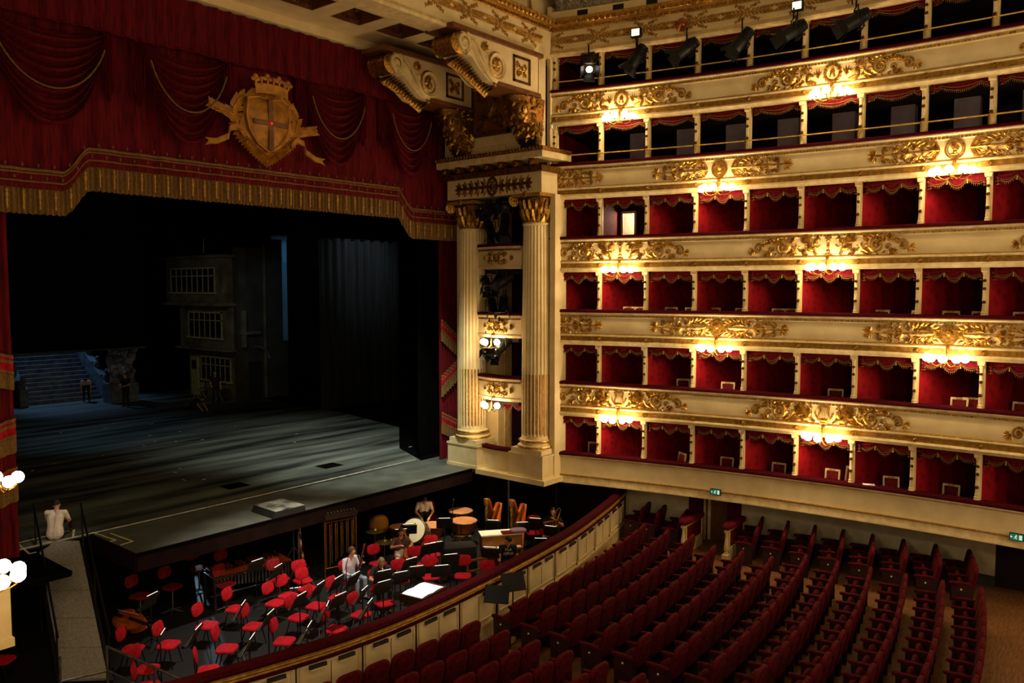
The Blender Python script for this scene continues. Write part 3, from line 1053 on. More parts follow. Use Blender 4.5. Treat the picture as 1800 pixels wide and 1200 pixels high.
# ------------------------------------------------------------------ top entablature over the sixth tier and the ceiling
t = thing('tier_entablature', 'cream and gilt entablature with torch scroll frieze above the sixth tier', 'entablature', tier_pt(S0, 0, 13.35), tier_rz(S0))
obj('lower_moulding', sweep([(0.1, 13.36), (0.12, 13.42), (0.06, 13.5), (0.0, 13.56), (-0.4, 13.56), (-0.4, 13.36)], S0 - 0.05), 'cream_moulding', t, world=True)
obj('frieze', sweep([(0.0, 13.56), (0.0, 14.12), (-0.3, 14.12), (-0.3, 13.56)], S0 - 0.05), 'cream', t, world=True)
obj('cornice', sweep([(0.02, 14.12), (0.1, 14.19), (0.12, 14.24), (0.22, 14.25), (0.26, 14.42), (0.24, 14.45), (-0.3, 14.45), (-0.3, 14.12)], S0 - 0.05), 'gold_paint', t, world=True)
dn = MB()
for i in range(int((S1 - S0) / 0.1)):
    s = S0 + 0.05 + i * 0.1
    dn.box(tier_pt(s, 0.1, 14.165), (0.06, 0.08, 0.06), rot3(z=tier_rz(s)))
obj('dentil_course', dn, 'gold', t, world=True, smooth=0, kind='stuff')
eg = MB()
for i in range(int((S1 - S0) / 0.19)):
    q = MB()
    r_fan(q, 0, -0.07, PI / 2, 2.4, 5, 0.15, 0.05)
    r_blade(q, 0.09, -0.07, PI / 2, 0.15, 0.03)
    on_tier(q, S0 + 0.09 + i * 0.19, 0.23, 14.33)
    eg.add(q.v, q.f)
obj('leaf_course', eg, 'gold', t, world=True, kind='stuff')


def torch(ln):
    b = MB()
    r_rosette(b, 0, 0, 0.09)
    r_dome(b, 0, 0, 0.05, 0.14, 0.06)
    for sx in (1, -1):
        for sy in (1, -1):
            st = [(0.05 * sx, 0.06 * sy), (0.14 * sx, 0.17 * sy), (0.26 * sx, 0.18 * sy), (0.34 * sx, 0.22 * sy)]
            r_line(b, st, 0.013)
            r_spiral(b, 0.2 * sx, 0.15 * sy, 0.05, 1.1, 0, sx * sy, 0.01)
            acanthus(b, st, 0.07, 0.035)
    r_line(b, [(-ln / 2 + 0.1, 0), (ln / 2 - 0.1, 0)], 0.02)
    for sx in (1, -1):
        for i in range(6):
            x = 0.1 + (ln / 2 - 0.12) * i / 6
            w = 0.07 if i in (3, 4, 5) else 0.045
            r_blade(b, x * sx, 0.025, (0.5 if sx > 0 else PI - 0.5), 0.15, w)
            r_blade(b, x * sx, -0.025, (-0.5 if sx > 0 else PI + 0.5), 0.15, w)
    return b


for s in POST:
    obj('torch_relief', on_tier(torch(1.5), s - 0.1, 0.004, 13.84), 'gold_paint', t, world=True)
struct('wall_attic', sweep([(0.05, 14.45), (0.05, 14.73), (-0.4, 14.73), (-0.4, 14.45)], S0 - 0.05), 'cream')
for i in range(8):
    s = 1.0 + i * 1.15
    if i in (2, 4, 6):
        s -= 0.1
    t = thing('air_vent', f'{ORD[i]} dark air vent from the stage on the strip over the cornice', 'vent', tier_pt(s, 0.055, 14.6), tier_rz(s), 'vents over the cornice')
    obj('frame', MB().box((0, 0, 0), (0.34, 0.02, 0.15)), 'vent_metal', t, smooth=0)
    sl = MB()
    for q in range(4):
        sl.box((0, -0.012, -0.05 + q * 0.033), (0.3, 0.015, 0.012))
    obj('slat_panel', sl, 'black', t, smooth=0, kind='stuff')
# vault: grisaille border and plaster ceiling rising towards the hall
gb = sweep([(0.02, 14.74), (0.3, 15.22), (0.26, 15.24), (-0.02, 14.76)], S0 + 0.2, ds=0.3)
struct('trim_ceiling_border', gb, 'grisaille')
t = thing('grisaille_frieze', 'grey painted acanthus border running along the foot of the ceiling vault', 'frieze', tier_pt(S0, 0.1, 14.9), tier_rz(S0))
gq = MB()
for i in range(52):
    q = MB()
    q.box((0, 0.2, 0.0), (0.2, 0.4, 0.02))
    r_fan(q, 0, 0.03, PI / 2, 1.5, 3, 0.34, 0.07, 0.04)
    s_ = S0 + 0.4 + i * 0.29
    q.map(lambda u, v, w: tuple(tier_pt(s_ + u, 0.07 + v * 0.55 + w * 0.8, 14.76 + v * 0.95 - w * 0.5)))
    gq.add(q.v, q.f)
obj('acanthus_panel', gq, 'grisaille', t, world=True, kind='stuff')
struct('ceiling_vault', sweep([(0.3, 15.24), (1.0, 16.0), (2.4, 16.9), (5.0, 17.6), (9.5, 17.9), (9.5, 18.0), (0.2, 15.4)], -0.4, ds=0.6), 'ceiling_plaster')
struct('ceiling_main', MB().box2((1.0, -4.0, 17.9), (14.5, 15.6, 18.0)), 'ceiling_plaster', smooth=0)

# ------------------------------------------------------------------ proscenium arch: beam, coffered soffit, rear band
t = thing('proscenium_beam', 'wide cream beam with gilt torch frieze spanning above the stage opening', 'beam', (20.3, 15.9, 13.2))


def xsweep(prof, x0, x1, y0):
    """profile of (depth towards the hall, z) extruded along x"""
    b = MB()
    k = len(prof)
    for x in (x0, x1):
        for o, z in prof:
            b.v.append((x, y0 - o, z))
    for j in range(k):
        b.f.append((j, (j + 1) % k, k + (j + 1) % k, k + j))
    b.f += [tuple(range(k)), tuple(range(2 * k - 1, k - 1, -1))]
    return b


YB = 15.62
BX0, BX1 = 4.0, 21.4
obj('architrave', xsweep([(0.06, 13.12), (0.08, 13.2), (0.03, 13.3), (-0.6, 13.3), (-0.6, 13.12)], BX0, 20.35, YB), 'cream_moulding', t, world=True)
obj('frieze', xsweep([(0.0, 13.3), (0.0, 14.12), (-0.6, 14.12), (-0.6, 13.3)], BX0, BX1, YB), 'cream', t, world=True)
obj('cornice', xsweep([(0.02, 14.12), (0.1, 14.19), (0.12, 14.24), (0.22, 14.25), (0.26, 14.42), (0.24, 14.45), (-0.6, 14.45), (-0.6, 14.12)], BX0, 20.75, YB), 'gold_paint', t, world=True)
dn = MB()
eg = MB()
for i in range(60):
    dn.box((20.6 - i * 0.1, YB - 0.1, 14.165), (0.06, 0.08, 0.06))
for i in range(32):
    q = MB()
    r_fan(q, 0, -0.07, PI / 2, 2.4, 5, 0.15, 0.05)
    r_blade(q, 0.09, -0.07, PI / 2, 0.15, 0.03)
    q.map(lambda u, v, w: (20.55 - i * 0.19 + u, YB - 0.235 - w, 14.33 + v))
    eg.add(q.v, q.f)
obj('dentil_course', dn, 'gold', t, world=True, smooth=0, kind='stuff')
obj('leaf_course', eg, 'gold', t, world=True, kind='stuff')
for i in range(6):
    obj('torch_relief', torch(1.35).map(lambda u, v, w: (19.75 - i * 1.35 + u, YB - 0.004 - w, 13.78 + v * 1.2)), 'gold_paint', t, world=True)
# arch vault above the beam
struct('wall_over_beam', MB().box2((BX0, 15.9, 14.44), (22.6, 16.1, 18.0)), 'cream', smooth=0)
ar = MB()
for r_ in (0, 0.12, 0.2):
    ar.tube([(20.3 - 6.5 * (1 - math.cos(q * 0.13)) - r_ * 0.8, 15.86 - r_ * 0.6, 14.4 + 3.6 * math.sin(q * 0.13) - r_ * 0.2) for q in range(12)], 0.05, 6)
struct('trim_arch', ar, 'cream_moulding')

# coffered soffit: each coffer is a recess with egg moulding and gilt boss
t = thing('coffered_soffit', 'cream coffered soffit with dark recesses behind the proscenium beam', 'soffit', (20.3, 19.6, 13.4))
ZS = 13.55
cof = [(13.3 + 1.62 * i) for i in range(-3, 4)]
HW, Y0, Y1 = 0.52, 17.3, 18.35
f = MB()
f.box2((BX0, 16.32, ZS), (20.2, Y0, ZS + 0.1))
f.box2((BX0, Y1, ZS), (20.2, 19.3, ZS + 0.1))
edges = [BX0] + [v for c in cof for v in (c - HW, c + HW)] + [20.2]
for a, b_ in zip(edges[::2], edges[1::2]):
    f.box2((a, Y0, ZS), (b_, Y1, ZS + 0.1))
obj('panel', f, 'cream', t, world=True, smooth=0)
obj('front_step', MB().box2((BX0, 16.23, ZS - 0.3), (20.2, 16.32, ZS + 0.1)), 'cream_moulding', t, world=True, smooth=0)
obj('rear_band', xsweep([(0.0, 13.3), (0.0, 13.55), (-0.35, 13.55), (-0.35, 13.3)], BX0, 20.2, 19.3), 'cream', t, world=True, smooth=0)
obj('rear_moulding', xsweep([(-0.35, 13.1), (-0.35, 13.32), (-0.6, 13.32), (-0.6, 13.1)], BX0, 20.2, 19.3), 'gold_dark', t, world=True, smooth=0)
for c in cof:
    b = MB()
    b.box2((c - HW, Y0, ZS), (c - HW + 0.04, Y1, ZS + 0.35)).box2((c + HW - 0.04, Y0, ZS), (c + HW, Y1, ZS + 0.35))
    b.box2((c - HW, Y0, ZS), (c + HW, Y0 + 0.04, ZS + 0.35)).box2((c - HW, Y1 - 0.04, ZS), (c + HW, Y1, ZS + 0.35))
    b.box2((c - HW, Y0, ZS + 0.33), (c + HW, Y1, ZS + 0.38))
    p = obj('coffer', b, 'wood_brown', t, world=True, smooth=0)
    e = MB()
    for i in range(11):
        for yy in (Y0 + 0.07, Y1 - 0.07):
            e.ell((c - HW + 0.09 + i * 0.085, yy, ZS + 0.1), (0.03, 0.04, 0.04), None, 6, 4)
    obj('egg_moulding', e, 'gold', p, world=True, kind='stuff')
    q = MB()
    r_rosette(q, 0, 0, 0.3)
    for i in range(8):
        r_spiral(q, 0.27 * math.cos(i * PI / 4), 0.27 * math.sin(i * PI / 4), 0.09, 1.1, i, 1, 0.02)
        r_blade(q, 0, 0, i * PI / 4 + 0.4, 0.33, 0.12, 0.06)
    q.map(lambda u, v, w: (c + u, (Y0 + Y1) / 2 + v, ZS + 0.32 - w * 1.5))
    obj('gilt_boss', q, 'gold_dark', p, world=True)

# ------------------------------------------------------------------ the stage pier with two fluted columns
XP = 20.1


def pier_wall():
    b = MB()
    b.box2((21.15, 15.35, -0.02), (21.3, 16.75, 9.06))
    b.box2((21.15, 18.05, -0.02), (21.3, 19.5, 9.06))
    b.box2((20.7, 15.3, 0.0), (21.3, 15.5, 9.06))
    b.box2((20.7, 19.4, 0.0), (21.3, 19.55, 9.06))
    return b


struct('wall_pier', pier_wall(), 'cream', smooth=0)
struct('wall_pier_attic', MB().box2((20.25, 15.62, 10.4), (20.6, 19.6, 13.6)), 'cream', smooth=0)
struct('trim_pier_attic', MB().box2((20.15, 16.9, 10.4), (20.3, 18.7, 10.72)).box2((20.2, 19.25, 10.4), (20.3, 19.62, 12.0)), 'cream_moulding', smooth=0)
struct('wall_niche', MB().box2((23.12, 15.5, 0.0), (23.2, 19.5, 9.06)).box2((21.31, 16.6, -0.1), (23.1, 16.75, 9.06)), 'damask', smooth=0)
struct('wall_niche_side', MB().box2((21.9, 18.05, 0.0), (23.1, 18.2, 9.06)), 'back_wall', smooth=0)
struct('wall_niche_jamb', MB().box2((21.31, 18.05, 0.0), (21.88, 18.2, 9.06)), 'cream', smooth=0)


def column(label, y, top=8.12):
    t = thing('fluted_column', label, 'column', (20.66, y, 0))
    b = MB().box2((-0.56, -0.7, 0.0), (0.45, 0.72, 0.1)).box2((-0.53, -0.67, 0.1), (0.45, 0.69, 0.8)).box2((-0.56, -0.7, 0.74), (0.45, 0.72, 0.8)).box2((-0.52, -0.62, 0.8), (0.45, 0.62, 0.96))
    obj('plinth', b, 'cream', t, smooth=0)
    obj('base', MB().lathe([(0.58, 0.96), (0.6, 1.01), (0.58, 1.06), (0.53, 1.08), (0.51, 1.13), (0.53, 1.16), (0.555, 1.2), (0.53, 1.24), (0.49, 1.26), (0.475, 1.3), (0.47, 1.36)], 28), 'cream_moulding', t)
    for zz, rr in ((1.01, 0.585), (1.2, 0.54)):
        obj('gilt_torus', MB().tube([(rr * math.cos(i * PI / 14), rr * math.sin(i * PI / 14), zz) for i in range(28)], 0.035, 6, closed=True), 'gold', t)
    # fluted shaft with entasis; the lower third has gilded flutes

    def flutes(z0, z1, cable):
        b = MB()
        N = 24
        pr = []
        for i in range(N):
            for q, rr in ((0.0, 1.0), (0.2, 1.0), (0.3, 0.93), (0.6, 0.895 if not cable else 0.99), (0.9, 0.93)):
                pr.append((2 * PI * (i + q) / N, rr))
        L = 6
        k = len(pr)
        for l in range(L + 1):
            z = z0 + (z1 - z0) * l / L
            r0 = 0.475 - 0.06 * (max(0, z - 2.0) / 6.1) ** 1.4
            for a, rr in pr:
                b.v.append((r0 * rr * math.cos(a), r0 * rr * math.sin(a), z))
        for l in range(L):
            for j in range(k):
                b.f.append((l * k + j, l * k + (j + 1) % k, (l + 1) * k + (j + 1) % k, (l + 1) * k + j))
        return b
    obj('shaft', flutes(1.36, top, False), 'cream', t, smooth=30)
    for i in range(24):
        a = 2 * PI * (i + 0.6) / 24
        if math.cos(a) > 0.3:
            continue
        rr = 0.475 * 0.905
        o = obj('gilt_flute', MB().tube([(rr * math.cos(a), rr * math.sin(a), 1.42), (rr * math.cos(a), rr * math.sin(a), 3.35)], 0.034, 6), 'gold_paint', t)
    obj('necking', MB().lathe([(0.42, top - 0.06), (0.45, top - 0.03), (0.45, top + 0.02), (0.42, top + 0.04)], 24), 'cream_moulding', t)
    # corinthian-like capital
    b = MB().lathe([(0.4, top + 0.02), (0.41, top + 0.3), (0.46, top + 0.62), (0.5, top + 0.8)], 20)
    obj('capital_bell', b, 'gold_dark', t)
    b = MB()
    for row, (z0, h, n) in enumerate(((top + 0.04, 0.42, 16), (top + 0.3, 0.45, 16))):
        for i in range(n):
            a = 2 * PI * (i + 0.5 * row) / n
            ca, sa = math.cos(a), math.sin(a)
            w = 0.08

            def q(dx, z, rr):
                return (rr * ca - dx * sa, rr * sa + dx * ca, z)
            r0 = 0.42 + 0.03 * row
            b.add([q(-w, z0, r0), q(w, z0, r0), q(w * 0.9, z0 + h * 0.6, r0 + 0.04), q(-w * 0.9, z0 + h * 0.6, r0 + 0.04), q(0, z0 + h * 0.5, r0 + 0.1), q(w * 0.5, z0 + h, r0 + 0.09), q(-w * 0.5, z0 + h, r0 + 0.09), q(0, z0 + h * 0.86, r0 + 0.13)],
                  [(0, 1, 4), (1, 2, 4), (3, 0, 4), (2, 5, 4), (6, 3, 4), (5, 7, 4), (7, 6, 4), (5, 6, 7)])
    obj('acanthus_leaves', b, 'gold', t, kind='stuff')
    for sx in (-1, 1):
        for sy in (-1, 1):
            v = MB()
            r_spiral(v, 0, 0, 0.17, 1.8, PI * 0.5, -1, 0.035)
            v.map(lambda u, w_, d: (sx * (0.5 + u * 0.71 * 1 + d * 0.3), sy * (0.5 + u * 0.71 - d * 0.3), top + 0.72 + w_))
            obj('volute', v, 'gold', t)
    obj('abacus', MB().box2((-0.6, -0.6, top + 0.84), (0.6, 0.6, top + 0.93)), 'gold_paint', t, smooth=0)
    obj('abacus_flower', MB().ell((-0.6, 0, top + 0.9), (0.06, 0.09, 0.1), None, 8, 6), 'gold', t)
    return t


column('tall cream fluted column on the stage edge beside the red curtain', 18.8, 8.08)
column('tall cream fluted column standing between the stage boxes and the tier ends', 16.02, 8.14)
# base course of the pier, over the pit
struct('trim_pier_base', MB().box2((20.02, 15.2, -0.12), (21.3, 18.1, 0.04)).box2((20.06, 15.25, -0.02), (21.3, 16.8, 0.05)), 'cream', smooth=0)

# stage boxes between the columns
LV = [(0.74, None, 'lowest plain'), (3.14, 'small', 'second'), (5.23, 'small', 'third'), (7.49, 'small', 'topmost')]
for i, (z, kd, nm) in enumerate(LV):
    t = thing('stage_box_parapet', f'{nm} cream stage box parapet with velvet rail between the two fluted columns', 'parapet', (20.45, 17.4, z - 0.75))
    y0, y1 = 16.5, 18.35

    def bow(y, o):
        return 20.5 - o - 0.16 * math.sin(PI * (y - y0) / (y1 - y0))

    def ys(prof):
        b = MB()
        k = len(prof)
        N = 10
        for q in range(N + 1):
            y = y0 + (y1 - y0) * q / N
            for o, zz in prof:
                b.v.append((bow(y, o), y, z + zz))
        for q in range(N):
            for j in range(k):
                b.f.append((q * k + j, q * k + (j + 1) % k, (q + 1) * k + (j + 1) % k, (q + 1) * k + j))
        b.f += [tuple(range(k)), tuple(range((N + 1) * k - 1, N * k - 1, -1))]
        return b
    obj('velvet_rail', ys([(0.07, -0.02), (0.09, 0.03), (0.05, 0.08), (-0.2, 0.08), (-0.2, -0.02)]), 'rail_velvet', t, world=True)
    if kd is None:
        obj('panel', ys([(0.04, -0.02), (0.04, -0.1), (0.0, -0.12), (0.0, -0.75), (-0.2, -0.75), (-0.2, -0.02)]), 'cream', t, world=True)
        continue
    obj('moulding', ys([(0.06, -0.02), (0.05, -0.08), (0.01, -0.11), (-0.1, -0.11), (-0.1, -0.02)]), 'cream_moulding', t, world=True)
    bd = MB()
    for q in range(20):
        y = y0 + 0.05 + q * (y1 - y0 - 0.1) / 19
        bd.box((bow(y, 0.03), y, z - 0.135), (0.05, 0.055, 0.045))
    obj('bead_moulding', bd, 'gold', t, world=True, smooth=0, kind='stuff')
    obj('panel', ys([(0.0, -0.11), (0.0, -0.64), (0.04, -0.66), (0.05, -0.7), (0.02, -0.76), (-0.25, -0.76), (-0.25, -0.11)]), 'cream', t, world=True)
    q = MB()
    for sg in (1, -1):
        r_fan(q, 0.52 * sg, 0, 0 if sg > 0 else PI, 2.6, 7, 0.14, 0.05)
        for v in (1, -1):
            r_spiral(q, 0.32 * sg, 0.09 * v, 0.09, 1.3, 0, sg * v, 0.016)
            acanthus(q, arc(0.22 * sg, 0, 0.2, 0.3 * v, 2.6 * v, 5, 0.15), 0.12, 0.05)
    r_ring(q, 0, 0, 0.12, 0.022)
    r_rosette(q, 0, 0, 0.1)
    q.map(lambda u, v, w: (bow(17.42 - u, 0.006 + w), 17.42 - u, z - 0.39 + v))
    obj('relief', q, 'gold', t, world=True)
    struct('floor', MB().box2((20.6, 16.7, z - 0.9), (23.0, 18.1, z - 0.78)), 'gallery_dark', smooth=0)
for z, nm in ((3.14, 'lower'), (5.23, 'upper')):
    sconce(SC3, f'lit three-globe sconce on the {nm} stage box parapet between the fluted columns', (20.28, 17.5, z - 0.92), R(-90), 'stage box sconces')
t = thing('swag_pelmet', 'red swagged pelmet in the lowest stage box between the fluted columns', 'pelmet', (20.9, 17.4, 2.3), R(-90))
st = PEL['full']
obj('drape', st[0], None, t)
obj('fringe', st[1], None, t, kind='stuff')
for a, c in st[3]:
    obj('tail', a, None, t)
for z, nm in ((0.0, 'lowest'), (2.3, 'second')):
    t = thing('box_chair', f'cream framed chair standing in the {nm} stage box between the columns', 'chair', (21.9, 17.15, z), R(80))
    for nm_, me, m in BC:
        obj(nm_, me, None, t)
struct('floor', MB().box2((20.6, 16.7, -0.1), (23.0, 18.1, 0.0)), 'gallery_dark', smooth=0)
struct('trim_box_door', MB().box2((21.45, 18.0, 0.1), (21.75, 18.04, 9.0)), 'cream_moulding', smooth=0)

# pier entablature
t = thing('pier_entablature', 'cream entablature with gilt palmette relief resting on the two fluted columns', 'entablature', (20.2, 17.4, 9.05))
obj('architrave', MB().box2((20.14, 15.42, 9.08), (21.3, 19.45, 9.72)), 'cream', t, world=True, smooth=0)
for sx, yy in ((0, 0),):
    q = MB()
    r_ring(q, 0, 0, 0.2, 0.04)
    r_rosette(q, 0, 0, 0.17)
    for sg in (1, -1):
        for i in range(5):
            r_fan(q, sg * (0.3 + 0.27 * i), 0, 0 if sg > 0 else PI, 2.6 - 0.2 * i, 5, 0.28, 0.08, 0.05)
        r_line(q, [(0.2 * sg, 0), (1.5 * sg, 0)], 0.025)
    q.map(lambda u, v, w: (20.13 - w, 17.42 - u, 9.4 + v * 1.35))
    obj('relief', q, 'gold_dark', t, world=True)
obj('lower_cornice', MB().box2((20.02, 15.32, 9.72), (21.3, 19.55, 9.9)), 'gold_dark', t, world=True, smooth=0)
for i in range(7):
    b = MB().box2((19.86, 15.5 + i * 0.62, 9.92), (20.1, 15.72 + i * 0.62, 10.1))
    b.ell((19.84, 15.61 + i * 0.62, 9.98), (0.07, 0.11, 0.09), None, 8, 5)
    obj('modillion', b, 'gold_dark', t, world=True)
obj('corona', MB().box2((19.78, 15.12, 10.1), (21.3, 19.62, 10.3)), 'cream_moulding', t, world=True, smooth=0)
lf = MB()
for i in range(35):
    q = MB()
    r_fan(q, 0, -0.05, PI / 2, 1.8, 3, 0.12, 0.05)
    q.map(lambda u, v, w: (19.73 - w, 15.17 + i * 0.13 + u, 10.36 + v))
    lf.add(q.v, q.f)
obj('leaf_course', lf, 'gold_dark', t, world=True, kind='stuff')
obj('cymatium', MB().box2((19.74, 15.08, 10.3), (21.3, 19.66, 10.42)), 'gold_dark', t, world=True, smooth=0)

# framed relief panel on the attic of the pier
t = thing('relief_panel', 'gilt framed dark relief panel on the pier attic between the two mask corbels', 'panel', (20.25, 17.7, 11.1))
b = MB()
for a, c in (((20.15, 18.3, 11.05), (20.27, 18.45, 12.75)), ((20.15, 16.7, 11.05), (20.27, 16.85, 12.75)), ((20.15, 16.7, 11.05), (20.27, 18.45, 11.2)), ((20.15, 16.7, 12.6), (20.27, 18.45, 12.75))):
    b.box2(a, c)
obj('frame', b, 'gold_dark', t, world=True, smooth=0)
obj('ground', MB().box2((20.2, 16.8, 11.1), (20.26, 18.4, 12.7)), 'wood_brown', t, world=True, smooth=0)
q = MB()
for sg in (1, -1):
    for v in (1, -1):
        r_spiral(q, 0.35 * sg, 0.4 * v, 0.22, 1.6, 0, sg * v, 0.035)
        r_fan(q, 0.6 * sg, 0.6 * v, math.atan2(-v, -sg), 1.8, 6, 0.25, 0.08)
r_fan(q, 0, -0.3, PI / 2, 2.6, 9, 0.5, 0.1, 0.05)
q.map(lambda u, v, w: (20.19 - w, 17.58 + u, 11.9 + v))
obj('relief', q, 'gold_dark', t, world=True)


# scroll consoles carrying the soffit, with gilt mask corbels beneath
def console(label, yface, x0, zoff, depth=0.85):
    t = thing('scroll_console', label, 'console', (20.2, yface, 12.0 + zoff))
    Mx = Matrix(((1, 0, 0), (0, 0, 1), (0, 1, 0)))    # outline in x,z ; extruded along +y
    # S-shaped side profile: small scroll at the tip, large one near the wall
    ol = [(x0 + 0.3, 12.6), (x0 + 0.28, 13.0), (x0 + 0.36, 13.1), (x0 + 3.75, 13.1), (x0 + 3.75, 12.02), (x0 + 2.25, 12.02), (x0 + 1.85, 11.93), (x0 + 1.45, 11.98), (x0 + 1.05, 12.25), (x0 + 0.75, 12.5), (x0 + 0.45, 12.55)]
    b = MB().prism([(a, z + zoff) for a, z in ol], depth, Mx, (0, yface, 0))
    obj('body', b, 'cream', t, world=True, smooth=0)
    sc = MB()

    def P(u, v, w):
        return (u, yface - w, v + zoff)
    q = MB()
    r_spiral(q, x0 + 0.42, 12.8, 0.26, 1.9, -PI * 0.4, 1, 0.06, 0.12)
    r_spiral(q, x0 + 1.75, 12.45, 0.46, 1.7, PI * 0.9, 1, 0.075, 0.35)
    r_line(q, [(x0 + 0.66, 12.9), (x0 + 0.85, 12.75), (x0 + 1.1, 12.4), (x0 + 1.3, 12.2)], 0.06)
    r_line(q, [(x0 + 0.5, 13.06), (x0 + 0.8, 12.98), (x0 + 1.05, 12.75), (x0 + 1.32, 12.3)], 0.05)
    q.map(P)
    obj('scroll_band', q, 'cream_moulding', t, world=True)
    q = MB()
    r_spiral(q, x0 + 1.75, 12.45, 0.36, 1.2, PI * 0.4, 1, 0.03, 0.6)
    r_line(q, [(x0 + 0.62, 12.98), (x0 + 0.95, 12.72), (x0 + 1.2, 12.36)], 0.02)
    r_ring(q, x0 + 0.42, 12.8, 0.14, 0.025)
    q.map(lambda u, v, w: P(u, v, w + 0.03))
    obj('gilt_line', q, 'gold', t, world=True)
    q = MB()
    r_rosette(q, x0 + 1.75, 12.45, 0.28)
    obj('gilt_flower', q.map(P), 'gold', t, world=True)
    q = MB()
    r_fan(q, x0 + 1.25, 12.75, 1.2, 1.6, 5, 0.3, 0.12, 0.06)
    obj('gilt_palmette', q.map(P), 'gold', t, world=True)
    q = MB()
    r_fan(q, x0 + 1.75, 11.98, -PI / 2, 2.2, 7, 0.14, 0.09, 0.05)
    obj('gilt_palmette', q.map(P), 'gold', t, world=True)
    # rolled gilt front of the small scroll
    b = MB().lathe([(0.2, 0), (0.3, 0.06), (0.27, 0.16), (0.3, 0.3), (0.26, 0.42), (0.3, 0.56), (0.27, 0.7), (0.3, 0.8), (0.2, 0.86)], 16, (x0 + 0.3, yface, 12.78 + zoff), rot3(x=R(-90)))
    obj('rolled_scroll', b, 'gold', t, world=True)
    # big acanthus leaf under the S curve
    b = MB()
    for i in range(15):
        u = i / 14
        xx = x0 + 0.35 + u * 1.45
        zz = 12.5 + zoff - 0.58 * u ** 1.2
        for sg in (-1, 0, 1):
            mm = rot3(y=R(40), z=0)
            q = MB()
            r_blade(q, 0, 0, PI + sg * 0.75, 0.4, 0.24, 0.14)
            q.map(lambda a, c, d: (xx + a * 0.55 + 0.1, yface + depth / 2 + sg * depth * 0.3 + c * 1.3, zz + a * 0.55 - d))
            b.add(q.v, q.f)
    obj('acanthus_leaf', b, 'gold', t, world=True)
    # square gilt panel on the block
    b = MB()
    for a, c in (((x0 + 2.55, 12.95), (x0 + 3.35, 12.88)), ((x0 + 2.55, 12.25), (x0 + 3.35, 12.18)), ((x0 + 2.55, 12.95), (x0 + 2.62, 12.18)), ((x0 + 3.28, 12.95), (x0 + 3.35, 12.18))):
        b.box2((a[0], yface - 0.035, a[1] + zoff), (c[0], yface + 0.01, c[1] + zoff))
    obj('panel_frame', b, 'gold_dark', t, world=True, smooth=0)
    q = MB()
    for i in range(4):
        r_spiral(q, 0.15 * (1 if i % 2 else -1), 0.13 * (1 if i > 1 else -1), 0.1, 1.3, i, 1, 0.022)
    r_rosette(q, 0, 0, 0.14)
    q.map(lambda u, v, w: P(x0 + 2.95 + u, 12.56 + v, w))
    obj('panel_relief', q, 'gold', t, world=True)
    obj('cap_moulding', MB().box2((x0 - 0.1, yface - 0.1, 13.1 + zoff), (x0 + 3.9, yface + depth + 0.1, 13.22 + zoff)), 'wood_brown', t, world=True, smooth=0)  # brown colour stands in for the dark shadow along the cap
    obj('shelf', MB().box2((x0 + 1.8, yface - 0.08, 11.9 + zoff), (x0 + 3.8, yface + depth + 0.08, 12.02 + zoff)), 'wood_brown', t, world=True, smooth=0)
    # gilt mask corbel: a tapering bracket with a bearded face, grapes and leaves
    c = thing('mask_corbel', label.replace('cream scroll console with gilt leaf carrying the soffit', 'gilded mask corbel with face and grapes'), 'corbel', (20.25, yface + depth / 2, 10.8 + zoff))
    ym = yface + depth / 2
    b = MB()
    b.sheet(lambda u, v: (20.24 - (0.12 + 1.15 * (1 - v) ** 0.7) * math.sin(PI * u) ** 0.6, ym - 0.47 * math.cos(PI * u) * (1 - 0.25 * v), 11.88 + zoff - 1.35 * v - 0.1 * math.sin(PI * u) * v), 14, 10)
    obj('bracket', b, 'gold_dark', c, world=True)

    def skin_pt(u, v, out=0.0):
        return Vector((20.3 - out - (0.12 + 1.15 * (1 - v) ** 0.7) * math.sin(PI * u) ** 0.6, ym - (0.47 + out) * math.cos(PI * u) * (1 - 0.25 * v), 11.92 + zoff - 1.35 * v))
    b = MB()
    fx, fz = skin_pt(0.32, 0.32, 0.03), 0
    b.ell(fx, (0.24, 0.2, 0.3), None, 12, 8)
    b.ell(fx + Vector((-0.14, -0.18, -0.02)), (0.06, 0.07, 0.1), None, 8, 5)
    b.ell(fx + Vector((-0.02, -0.19, 0.1)), (0.08, 0.05, 0.04), None, 8, 5)
    b.ell(fx + Vector((-0.18, -0.06, 0.1)), (0.05, 0.08, 0.04), None, 8, 5)
    b.ell(fx + Vector((-0.13, -0.13, -0.16)), (0.09, 0.09, 0.05), None, 8, 5)
    obj('face', b, 'gold', c, world=True)
    b = MB()
    rr = random.Random(5)
    for i in range(90):
        u, v = rr.uniform(0.02, 0.98), rr.uniform(0.0, 0.22) if i % 2 else rr.uniform(0.45, 0.97)
        b.ell(skin_pt(u, v, 0.02), (0.055, 0.055, 0.055), None, 7, 5)
    obj('grape_cluster', b, 'gold', c, world=True, kind='stuff')
    b = MB()
    for i in range(90):
        u, v = rr.uniform(0.02, 0.98), rr.uniform(0.08, 0.97)
        p = skin_pt(u, v, 0.03)
        n = Vector((-math.sin(PI * u), -math.cos(PI * u), 0)).normalized()
        a = rr.uniform(-2.6, -0.6)
        d = Vector((n.y, -n.x, 0)) * math.cos(a) + Vector((0, 0, math.sin(a)))
        w = n.cross(d)
        l, ww = 0.22, 0.09
        b.add([p, p + d * l * 0.5 + w * ww, p + d * l + n * 0.06, p + d * l * 0.5 - w * ww, p + d * l * 0.5 + n * 0.07], [(0, 3, 4), (3, 2, 4), (2, 1, 4), (1, 0, 4)])
    obj('leaf_cluster', b, 'gold', c, world=True, kind='stuff')


